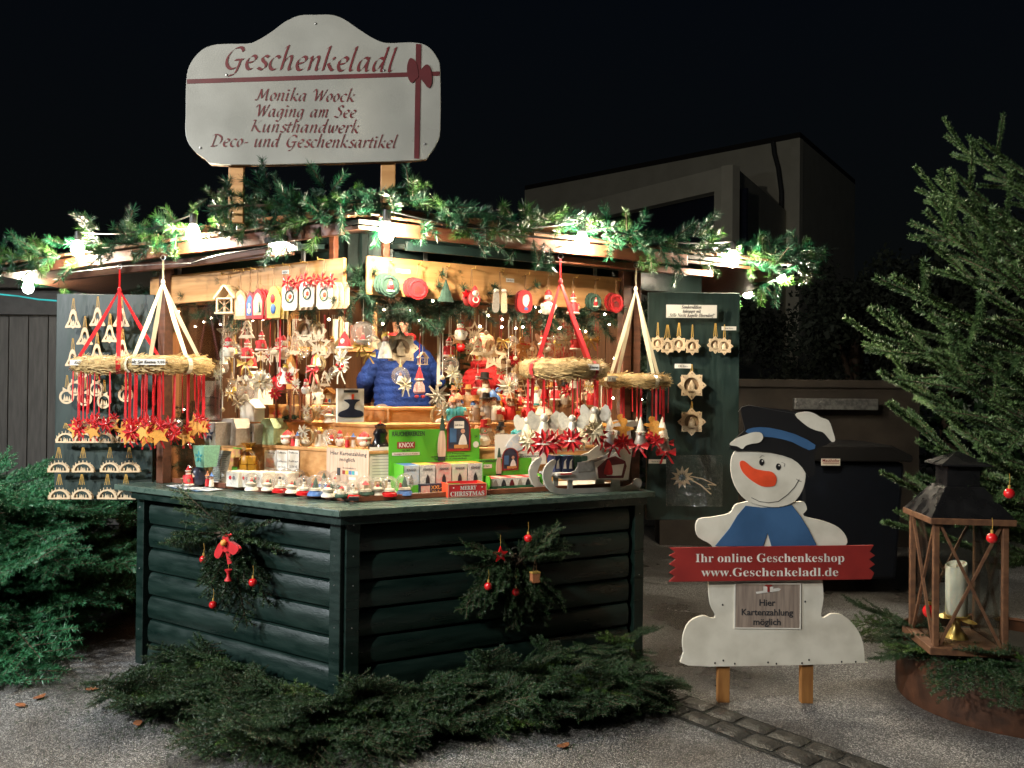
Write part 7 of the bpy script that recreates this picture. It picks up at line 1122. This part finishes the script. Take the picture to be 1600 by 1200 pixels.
link('front_edge', MB().frame([(0, 0), (w, 0), (w, h), (0, h)], [(.004, .004), (w - .004, .004), (w - .004, h - .004), (.004, h - .004)], -.0015, .0).mesh('edge', 'skin'), t); txt(t, 'MERRY', w * .52, h * .55, .03, 'letter_white', -.001, 'serif', width=w * .42); txt(t, 'CHRISTMAS', w * .5, h * .1, .034, 'letter_white', -.001, 'serif', width=w * .88)
for x in (.14, .88): link('snow_dot', MB().ball((w * x, -.001, h * .72), .004, (1, .3, 1), 6).mesh('dot', 'letter_white'), t)
# white card with drawing, blue swan
t, w, h = sheet('drawing_card', 'white card with a pencil drawing and red flowers before it, right deck', 'card', 773, 853, 728, 679, lambda u, v: fpx('R', u, v, -.38), 'R', 'paper', 0); lines(t, w, h, 4, x0=.08, top=.35, bot=.08); txt(t, 'Original Erzgebirge', w * .5, h * .25, .02, 'ink_grey', -.0018, 'italic', width=w * .8); link('blue_shape', MB().prism(smoothp([(w * .2, h * .6), (w * .35, h * .95), (w * .6, h * 1.15), (w * .85, h * 1.2), (w * .95, h * 1.0), (w * .7, h * .8), (w * .5, h * .5), (w * .35, h * .45)], 2), -.006, -.002).mesh('print', 'blue_print'), t)
# sleigh
p = onz(880, 772, 1.0315); sl_ = thing('display_sleigh', 'grey painted wooden sleigh holding small boxes at the right end of the counter', 'sleigh', (p.x, p.y, 1.0315), SIDE['R'][2] - .02)
def slp(u, v): q = onpl(u, v, p, NR) - p; return (q.dot(DR), q.z)
for y in (0, .16):
    link('runner', MB().prism(smoothp([slp(*q) for q in [(866, 718), (869, 722), (863, 738), (862, 750), (868, 760), (885, 764), (960, 761), (985, 757), (990, 749), (996, 747), (1001, 752), (998, 763), (985, 768), (930, 770), (880, 772), (861, 768), (852, 755), (849, 740), (855, 726)]], 2), y, y + .014).mesh('runner', 'grey_paint'), sl_)
    for a_ in ([(888, 748), (895, 748), (895, 766), (888, 766)], [(957, 745), (968, 745), (968, 765), (953, 765)]): link('strut', MB().prism([slp(*q) for q in a_], y + .002, y + .012).mesh('strut', 'grey_paint'), sl_)
    link('side_panel', MB().prism([slp(*q) for q in [(866, 745), (880, 750), (976, 750), (985, 700), (975, 690), (962, 697), (945, 710), (925, 718), (905, 722), (897, 735), (880, 742)]], y - .012 if not y else y + .015, y - .002 if not y else y + .025).mesh('side_panel', 'grey_paint'), sl_)
x0, z0 = slp(865, 742); x1, z1 = slp(975, 742); link('seat', bx(((x0 + x1) / 2, .085, z0), (x1 - x0, .16, .01)).mesh('seat', 'grey_paint'), sl_)
link('front_bow', MB().prism(smoothp([slp(*q) for q in [(962, 695), (965, 672), (975, 662), (990, 657), (1003, 664), (1004, 668), (990, 666), (984, 675), (985, 700)]], 2), .0, .16).mesh('front_bow', 'grey_paint'), sl_)
link('cloth', MB().prism([slp(*q) for q in [(926, 722), (948, 714), (972, 697), (984, 702), (978, 749), (930, 748)]], -.016, -.013).mesh('cloth', 'box_white'), sl_); link('cloth_print', MB().prism([slp(*q) for q in [(930, 730), (945, 716), (958, 712), (973, 720), (975, 728), (970, 746), (932, 747)]], -.0185, -.0165).mesh('print', 'maroon'), sl_); link('cloth_print', MB().prism([slp(*q) for q in [(948, 727), (971, 724), (967, 742), (944, 743)]], -.020, -.0188).mesh('print', 'letter_white'), sl_); link('santa_print', MB().prism(smoothp([slp(*q) for q in [(940, 740), (942, 728), (946, 718), (950, 722), (953, 733), (952, 741)]], 2), -.0215, -.0203).mesh('print', 'red_matte'), sl_)
link('label', MB().prism([slp(*q) for q in [(900, 722), (925, 720), (925, 735), (900, 737)]], -.016, -.0135).mesh('label', 'galv'), sl_)
for i, (u, m_) in enumerate(((874, 'box_navy'), (885, 'box_navy'), (894, 'box_navy'), (905, 'dark_green_felt'), (916, 'dark_green_felt'))):
    x, z = slp(u, 740); o = bev(link('card_box', bx((0, 0, .045), (.036, .09, .09)).mesh('card_box', m_)), .001, 1); M_ = Matrix.Rotation(sl_.rotation_euler.z, 3, 'Z'); o.location = sl_.location + M_ @ Vector((x + .01, .08, z + .004)); o.rotation_euler = sl_.rotation_euler; tag(o, ['navy little box nearest the curled front of the sleigh', 'second navy little box in the sleigh, with deer print', 'third navy little box in the sleigh, beside the green ones', 'dark green little box in the middle of the sleigh', 'rearmost dark green little box in the sleigh'][i], 'box', 'little boxes in the sleigh'); link('top_print', bx((0, 0, .0906), (.034, .085, .001)).mesh('print', ['pink_print', 'teal', 'blue_matte', 'dark_green_felt', 'ink'][i]), o); link('deer_print', MB().prism([(-.01, .02), (.01, .02), (.006, .06), (.012, .075), (-.004, .06)], -.046, -.0452).mesh('print', 'letter_white' if i < 3 else 'fir_garland'), o)
x0, z0 = slp(866, 742); link('pink_tray', bx((x0 + .05, -.0, z0 + .004), (.09, .05, .012)).mesh('pink_tray', 'letter_white'), sl_); link('pink_print', bx((x0 + .06, -.026, z0 + .005), (.07, .001, .007)).mesh('print', 'red_matte'), sl_)
# ornaments on the bouquets
def baub(u, v, side, out, m, r, lab, cord=.05, y=None):
    q = fpx(side, u, v, out) if isinstance(side, str) else at(u, v, side); t = thing('bauble', lab, 'bauble', q + Vector((0, 0, r + .012)), 0, 'red baubles'); link('ball', MB().ball((0, 0, -r - .012), r, n=16).mesh('ball', m, True), t); link('cap', MB().lathe([(r * .25, -.016), (r * .25, 0), (.001, 0)], 8).mesh('cap', 'gold'), t); link('loop', MB().tube([(0, 0, 0), (.003, 0, cord * .5), (0, 0, cord)], .0009, 4).mesh('loop', 'gold_cord'), t)
for u, v, lab in ((318, 874, 'dark red bauble at the left side of the left bouquet'), (395, 910, 'red bauble at the right side of the left bouquet'), (333, 945, 'red bauble hanging lowest below the left bouquet')): baub(u, v, 'L', .13, 'red_gloss', .021, lab)
for u, v, lab in ((825, 841, 'dark red bauble near the top of the right bouquet'), (763, 916, 'red bauble at the lower left of the right bouquet'), (806, 925, 'red bauble at the bottom middle of the right bouquet')): baub(u, v, 'R', .13, 'red_gloss', .021, lab)
for u, v, y, lab in ((1577, 771, 3.45, 'red bauble highest on the tall fir tree'), (1550, 841, 3.4, 'red bauble on the fir tree just above the candle')): baub(u, v, y, 0, 'red_gloss', .022, lab)
q = fpx('L', 357, 850, .14); t = thing('red_bow', 'pink-red glitter bow with an orange berry on the left bouquet', 'bow', q, SIDE['L'][2])
for nm, pts in (('bow_loop', [(0, .02), (-.05, .0), (-.085, -.06), (-.05, -.075), (-.01, -.02)]), ('bow_loop', [(0, .02), (.05, .015), (.1, -.01), (.06, -.045), (.01, -.02)]), ('bow_centre', [(-.02, .04), (.03, .05), (.02, -.03), (-.02, -.03)])): link(nm, MB().prism(smoothp(pts, 3), -.02, .0).mesh(nm, 'red_ribbon'), t)
link('bow_tail', MB().prism([(-.012, -.02), (.02, -.02), (.04, -.09), (.01, -.1)], -.012, -.006).mesh('bow_tail', 'red_ribbon'), t); link('berry', MB().ball((.0, -.03, .01), .017, n=10).mesh('berry', 'orange_star', True), t)
q = fpx('L', 357, 890, .14); t = thing('red_drop', 'small red wooden reel hanging under the glitter bow', 'ornament', q, SIDE['L'][2]); link('reel', MB().lathe([(.012, -.06), (.02, -.055), (.008, -.035), (.008, -.02), (.02, 0), (.005, .004)], 10).mesh('reel', 'red_matte', True), t); link('thread', MB().tube([(0, 0, 0), (0, 0, .06)], .001, 4).mesh('thread', 'gold_cord'), t)
q = fpx('R', 782, 854, .14); t = thing('red_star', 'glossy red five-pointed star at the top of the right bouquet', 'star ornament', q, SIDE['R'][2]); link('star', MB().frame(starp(5, .042, .018, cz=-.04), starp(5, .02, .009, cz=-.04), -.006, .006).mesh('star', 'red_gloss'), t); link('star_inlay', MB().prism(starp(5, .021, .0095, cz=-.04), -.004, .004).mesh('inlay', 'red_matte'), t); link('thread', MB().tube([(0, 0, 0), (0, 0, .06)], .001, 4).mesh('thread', 'gold_cord'), t)
q = fpx('R', 836, 893, .14); t = thing('gift_ornament', 'tiny orange-red gift parcel hanging on the right bouquet', 'ornament', q, SIDE['R'][2]); link('parcel', bx((0, 0, -.03), (.045, .03, .05)).mesh('parcel', 'terracotta'), t); link('parcel_ribbon', bx((0, 0, -.004), (.048, .033, .006)).mesh('r', 'gold'), t); link('thread', MB().tube([(-.01, 0, 0), (0, 0, .085), (.01, 0, 0)], .001, 4).mesh('thread', 'jute'), t)
# ================================================================== LANTERN ON THE WOODEN TUB
tc_ = Vector((2.62, 4.34, 0)); tb = thing('wooden_tub', 'low round rust-brown tub under the lantern and fir tree, bottom right corner', 'tub', tc_)
Rt = .54; mb = MB(); mb.lathe([(Rt * .99, 0), (Rt, .02), (Rt, .30), (Rt * .97, .30), (Rt * .96, .24), (.01, .24)], 48); link('tub_wall', mb.mesh('tub_wall', 'rust', True), tb)
mb = MB(); mb.lathe([(Rt * .955, .241), (Rt * .5, .27), (.01, .28)], 32); link('soil', mb.mesh('soil', 'joint', True), tb)
mb = MB(); mb.torus((0, 0, .30), Rt * .985, .012, 48, 6); link('rim', mb.mesh('rim', 'rust', True), tb)
lc = at(1515, 1010, 3.98); lz = .36; th_ = R(-38); LW = .335; LHt = .62
ln = thing('lantern', 'large brown wooden lantern with crossed bars and dark metal roof, holding a candle', 'lantern', (lc.x, lc.y + .12, lz), R(-7)); hw = LW / 2
for nm, z, s_, hgt in (('base', .0, LW + .05, .035), ('top_frame', LHt, LW + .05, .03)): bev(link(nm, bx((0, 0, z + hgt / 2), (s_, s_, hgt)).mesh(nm, 'lantern_wood'), ln), .003)
for sx in (-1, 1):
    for sy in (-1, 1): bev(link('post', bx((sx * (hw - .012), sy * (hw - .012), LHt / 2 + .018), (.026, .026, LHt - .036)).mesh('post', 'lantern_wood'), ln), .002)
for k in range(4):
    a = k * PI / 2; M_ = Matrix.Rotation(a, 3, 'Z')
    for s_ in (-1, 1):
        p0 = M_ @ Vector((-s_ * (hw - .03), -(hw - .008 - .004 * (s_ > 0)), .04)); p1 = M_ @ Vector((s_ * (hw - .03), -(hw - .008 - .004 * (s_ > 0)), LHt - .005)); link('cross_bar', MB().tube([p0, p1], .0085, 4).mesh('cross_bar', 'lantern_wood'), ln)
    mb = MB(); mb.box((0, -(hw - .028), LHt / 2 + .018), (LW - .06, .003, LHt - .04)); mb.v = [tuple(M_ @ Vector(v)) for v in mb.v]; link('glass_pane', mb.mesh('glass_pane', 'pane'), ln)
mb = MB(); mb.lathe([((LW + .04) / 1.414, 0), (.135, .13), (.125, .14)], 4); mb.v = [tuple(Matrix.Rotation(PI / 4, 3, 'Z') @ Vector(v)) for v in mb.v]; link('roof', mb.mesh('roof', 'lantern_roof'), ln, (0, 0, LHt + .03))
link('chimney', bx((0, 0, LHt + .215), (.15, .15, .11)).mesh('chimney', 'lantern_roof'), ln); mb = MB(); mb.lathe([(.165, 0), (.16, .008), (.02, .06), (.008, .065)], 4); mb.v = [tuple(Matrix.Rotation(PI / 4, 3, 'Z') @ Vector(v)) for v in mb.v]; link('chimney_cap', mb.mesh('cap', 'lantern_roof'), ln, (0, 0, LHt + .272))
cdl = thing('candle', 'thick cream pillar candle with uneven rim inside the lantern', 'candle', (lc.x + .0, lc.y + .12, lz + .15)); P = []
mb = MB(); mb.lathe([(.048, 0), (.05, .01), (.05, .245), (.046, .25), (.036, .235), (.005, .225)], 24); mb.v = [(x, y, z + (.012 * sin(math.atan2(y, x) * 1 + 1) if z > .2 else 0)) for x, y, z in mb.v]; link('wax', mb.mesh('wax', 'wax', True), cdl); link('wick', MB().tube([(0, 0, .225), (.002, 0, .25)], .0015, 4).mesh('wick', 'paint_black'), cdl)
st_ = thing('candle_stand', 'gold leaf-shaped candle stand inside the lantern', 'candle stand', (lc.x, lc.y + .12, lz + .035)); link('dish', MB().lathe([(.055, 0), (.05, .01), (.02, .05), (.02, .10), (.06, .112), (.06, .114)], 16).mesh('dish', 'gold', True), st_)
for a in (.3, 2.2, 4.0, 5.3): link('leaf', MB().prism(smoothp([(0, 0), (.03, .012), (.08, .0), (.1, -.012), (.06, -.02), (.02, -.012)], 2), -.002, .002).mesh('leaf', 'gold'), st_, (0, 0, .1), (.3, 0, a))
baub(1453, 955, lc.y + .1, 0, 'red_gloss', .035, 'dark red bauble inside the lantern left of the candle')
tg = thing('fir_trim', 'fir twigs laid round the lantern on the rim of the tub', 'fir branches', (tc_.x, tc_.y, .27))
for k in range(84):
    a = random.uniform(PI * .9, 2 * PI * 1.02); r = Rt * random.uniform(.6, .95); link('branch', random.choice(BR_DARK + BR_PILE[:1] + BR_PILE[-1:]), tg, (r * cos(a), r * sin(a), .03 + .05 * random.random()), (random.uniform(-.5, .5), random.uniform(-.2, .45), a + random.gauss(0, .6)), random.uniform(.35, .62))
# ================================================================== PEOPLE BEHIND THE COUNTER
def person(loc, rz, lab, H, jm, jacket2, lean, hairm, arm_pose, glasses=False, bald=False, shirt=True, head_tilt=0):
    t = thing('person', lab, 'person', loc, rz); s = H / 1.8
    V = [((0, 0, .95), .09), ((0, .0, 1.15), .085), ((0, -lean * .1, 1.36), .085), ((0, -lean * .16, 1.50), .055), ((0, -lean * .19, 1.58), .055), ((0, -lean * .23 - .01, 1.66), .088), ((0, -lean * .23, 1.745), .075)]; E_ = [(i, i + 1) for i in range(6)]
    def add(pts, start):
        pr_ = start
        for p, r in pts: V.append((p, r)); E_.append((pr_, len(V) - 1)); pr_ = len(V) - 1
        return pr_
    for sx in (-1, 1):
        add([((sx * .1, 0, .88), .07), ((sx * .11, -.01, .5), .05), ((sx * .11, .01, .1), .04), ((sx * .11, -.12, .04), .035)], 0)
        sh, el, wr = arm_pose[0 if sx < 0 else 1]; e = add([((sx * .13, -lean * .1, 1.385), .042), (el, .036), (wr, .028)], 2); d = (Vector(wr) - Vector(el)).normalized(); q = Vector(wr) + d * .06; e = add([(tuple(q), .034)], e); sd = d.orthogonal().normalized()
        for f, (o, l) in enumerate(((-.028, .06), (-.01, .072), (.01, .068), (.027, .055))): add([(tuple(q + sd * o + d * .035), .0095), (tuple(q + sd * o * 1.1 + d * (.035 + l * .6) + Vector((0, 0, -.008))), .008), (tuple(q + sd * o * 1.1 + d * (.03 + l) + Vector((0, 0, -.025))), .007)], e)
        add([(tuple(q - sd * .04 + d * .0), .011), (tuple(q - sd * .055 + d * .03), .009)], e)
    me = bpy.data.meshes.new('body'); me.from_pydata([tuple(Vector(p) * s) for p, r in V], E_, []); o = link('body', me, t); me.materials.append(M['skin'])
    sk_ = o.modifiers.new('skin', 'SKIN'); sk_.use_smooth_shade = True; ss = o.modifiers.new('sub', 'SUBSURF'); ss.levels = ss.render_levels = 1
    for i, (p, r) in enumerate(V): me.skin_vertices[0].data[i].radius = (r * s * (.85 if i in (5, 6) else 1), r * s); me.skin_vertices[0].data[i].use_root = (i == 0)
    hz = Vector((0, -lean * .23 - .01, 1.665)) * s
    # jacket: quilted torso with ribs, two sleeves, collar
    mb = MB(); n = 22; prof_ = []
    for k in range(64): z = .86 + (1.5 - .86) * k / 63; w = np.interp(z, [.86, 1.1, 1.36, 1.44, 1.5], [.17, .17, .185, .14, .07]); prof_.append(((w +     .006 * abs(sin(k * PI / 5))) * s, z * s))
    mb.lathe(prof_, n, (0, 0, 0), 1.12, .72); mb.v = [(x, y - lean * .16 * max(0, z / s - .95) / .5 * s, z) for x, y, z in mb.v]; link('jacket', mb.mesh('jacket', jm, True), t)
    for i, sx in enumerate((-1, 1)):
        sh, el, wr = arm_pose[i]; A_ = Vector((sx * .125, -lean * .1, 1.385)); pts = []; rr_ = []
        for k in range(49):
            f = k / 48; p = A_ * (1 - 2 * f) + Vector(el) * 2 * f if f < .5 else Vector(el) * (2 - 2 * f) + Vector(wr) * (2 * f - 1); pts.append(p * s); rr_.append((np.interp(f, [0, .1, .5, 1], [.06, .068, .058, .042]) +     .004 * abs(sin(k * PI / 5))) * s)
        link('sleeve', MB().tube(pts, rr_, 14).mesh('sleeve', jm, True), t)
    link('collar', MB().torus((0, -lean * .17 * s, 1.5 * s), .078 * s, .028 * s, 20, 8).mesh('collar', jacket2, True), t)
    if shirt: link('shirt', MB().prism(smoothp([(-.05 * s, 1.47 * s), (.05 * s, 1.47 * s), (.075 * s, 1.2 * s), (.085 * s, .92 * s), (-.085 * s, .92 * s), (-.075 * s, 1.2 * s)], 2), -.19 * s, -.155 * s).mesh('shirt', 'shirt'), t)
    for sx in (-1, 1): link('trouser_leg', MB().tube([Vector((sx * .1, 0, .92)) * s, Vector((sx * .11, -.01, .5)) * s, Vector((sx * .11, .01, .08)) * s], [.11 * s, .085 * s, .07 * s], 12).mesh('trouser_leg', 'trousers', True), t); link('shoe', MB().ball(Vector((sx * .11, -.06, .04)) * s, .06 * s, (.9, 2, .7), 12).mesh('shoe', 'paint_black', True), t)
    if bald: link('hair', MB().ball(hz + Vector((0, .04, .0)), .098 * s, (.93, .8, .75), 14).mesh('hair', hairm, True), t)
    else: link('hair', MB().ball(hz + Vector((0, .022, .028)), .108 * s, (.92, 1.0, 1.02), 16).mesh('hair', hairm, True), t)
    link('nose', MB().ball(hz + Vector((0, -.095, .0)), .016 * s, (.8, 1.1, 1.5), 8).mesh('nose', 'skin', True), t); link('mouth', MB().ball(hz + Vector((0, -.088, -.042)), .02 * s, (1.2, .3, .3), 8).mesh('mouth', 'terracotta', True), t)
    for sx in (-1, 1):
        link('ear', MB().ball(hz + Vector((sx * .083, .01, .0)), .024 * s, (.4, .8, 1.2), 8).mesh('ear', 'skin', True), t); link('eye', MB().ball(hz + Vector((sx * .032, -.083, .022)), .011 * s, (1, .6, .7), 8).mesh('eye', 'letter_white', True), t); link('pupil', MB().ball(hz + Vector((sx * .032, -.09, .022)), .005 * s, n=6).mesh('pupil', 'paint_black'), t); link('eyebrow', MB().tube([hz + Vector((sx * .015, -.09, .042)), hz + Vector((sx * .05, -.082, .044))], .004, 5).mesh('eyebrow', 'hair'), t)
    if glasses:
        for sx in (-1, 1): link('spectacle_rim', MB().torus(tuple(hz + Vector((sx * .033, -.105, .02))), .025, .0025, 16, 5, 'y').mesh('rim', 'paint_black'), t); link('temple', MB().tube([hz + Vector((sx * .058, -.1, .025)), hz + Vector((sx * .085, .01, .02))], .002, 4).mesh('temple', 'paint_black'), t)
        link('bridge', MB().tube([hz + Vector((-.01, -.107, .025)), hz + Vector((.01, -.107, .025))], .0022, 4).mesh('bridge', 'paint_black'), t)
    return t
q = at(630, 600, 5.75); person((q.x, q.y, .42), R(200), 'person in a puffy blue jacket with red collar, seen from behind in the stall', 1.85, 'jacket_blue', 'red_matte', .5, 'hair', [(0, (-.25, -.05, 1.2), (-.2, -.28, 1.08)), (0, (.25, -.05, 1.2), (.2, -.28, 1.08))], shirt=False)
q = at(768, 600, 5.7); person((q.x, q.y, .42), R(-28), 'bald person with glasses in an open red puffer jacket over a pale shirt', 1.62, 'jacket_red', 'jacket_red', .7, 'skin', [(0, (-.24, -.02, 1.18), (-.2, -.26, 1.12)), (0, (.24, -.02, 1.18), (.2, -.26, 1.12))], glasses=True, bald=True)
# small lit christmas tree inside with a pink bauble
it = thing('indoor_fir', 'small dark fir tree inside the stall between the two people', 'fir tree', at(715, 700, 6.4) * Vector((1, 1, 0)) if False else (at(715, 700, 6.4).x, 6.4, .05)); link('trunk', MB().tube([(0, 0, 0), (0, 0, 2)], [.03, .01], 6).mesh('trunk', 'bark'), it)
for k in range(44): z = .9 + 1.1 * k / 44; link('branch', BR_DARK[k % 4], it, (0, 0, z), (0, .15, k * 2.4), .75 * (2.2 - z) / 1.2 + .15)
baub(720, 543, 5.95, 0, 'red_gloss', .035, 'pink-red bauble on the fir tree inside the stall, between the people')
# ------------------------------------------------------------------ eave bulbs
bm_ = MB(); bm_.lathe([(.004, 0), (.014, -.002), (.020, -.018), (.033, -.048), (.036, -.068), (.028, -.092), (.012, -.103), (.002, -.105)], 16); BULB = bm_.mesh('glass', 'bulb_glass', True)
bm_ = MB(); bm_.lathe([(.008, .05), (.019, .045), (.021, 0), (.018, -.012)], 12); SOCK = bm_.mesh('socket', 'black_iron', True)
for u, v, sd, lab in BL:
    p = eave_pt(u, v, sd) + Vector((0, 0, .055)); t = thing('light_bulb', lab, 'light bulb', p, group='glowing bulbs along the eaves'); link('glass', BULB, t); link('socket', SOCK, t)
# floodlight under the left eave
p = fpx('L', 441, 383, .02); fl = thing('floodlight', 'small flat floodlight under the left eave shining down on the header board', 'floodlight', p, SIDE['L'][2])
mb = MB(); mb.box((0, 0, .012), (.15, .11, .03)); bev(link('housing', mb.mesh('housing', 'black_iron'), fl, (0, 0, 0), (R(-12), 0, 0)), .004)
mb = MB(); mb.box((0, 0, -.006), (.115, .07, .004)); link('led_panel', mb.mesh('led_panel', 'flood_led'), fl, (0, 0, 0), (R(-12), 0, 0))
mb = MB(); mb.tube([(-.06, .03, .02), (-.06, .05, .08), (.06, .05, .08), (.06, .03, .02)], .005, 6); link('bracket', mb.mesh('bracket', 'black_iron'), fl)
# ceiling lamps inside the hut
for i, (x, y, lab) in enumerate([(-1.25, 5.1, 'ceiling lamp inside the stall above the left shelves'), (-.2, 5.1, 'ceiling lamp inside the stall above the right shelves')]):
    t = thing('ceiling_lamp', lab, 'ceiling lamp', (x, y, 2.5), group='lamps on the stall ceiling'); mb = MB(); mb.lathe([(.09, 0), (.1, -.02), (.085, -.035)], 20); link('housing', mb.mesh('housing', 'white_trim', True), t)
    mb = MB(); mb.lathe([(.075, 0), (.07, -.012), (.03, -.02)], 20, (0, 0, -.036)); link('diffuser', mb.mesh('diffuser', 'lampglow', True), t)

# thin cables under the left eave
for i, (P, r, lab) in enumerate([([(92, 428), (190, 416), (300, 411), (330, 402)], .0022, 'thin pale wire strung under the left eave behind the red ribbon'), ([(300, 411), (322, 404), (345, 398), (420, 386)], .005, 'black cable running along under the left eave to the floodlight')]):
    mb = MB(); mb.tube([fpx('L', u, v, .06) for u, v in P], r, 5); tag(link('cable', mb.mesh('cable', 'galv' if i == 0 else 'paint_black')), lab, 'cable')
for a, b, sg, lab in ((BLP[0], BLP[1], .05, 'black bulb cable between the two left eave bulbs'), (BLP[2], BLP[3], .06, 'black bulb cable along the right eave, left part'), (BLP[3], BLP[4], .05, 'black bulb cable along the right eave, right part')):
    mb = MB(); mb.tube([a + (b - a) * (k / 12) + Vector((0, 0, .10 - sg * sin(PI * k / 12))) for k in range(13)], .0045, 5); tag(link('bulb_cable', mb.mesh('cable', 'paint_black')), lab, 'cable', 'bulb cables along the eaves')
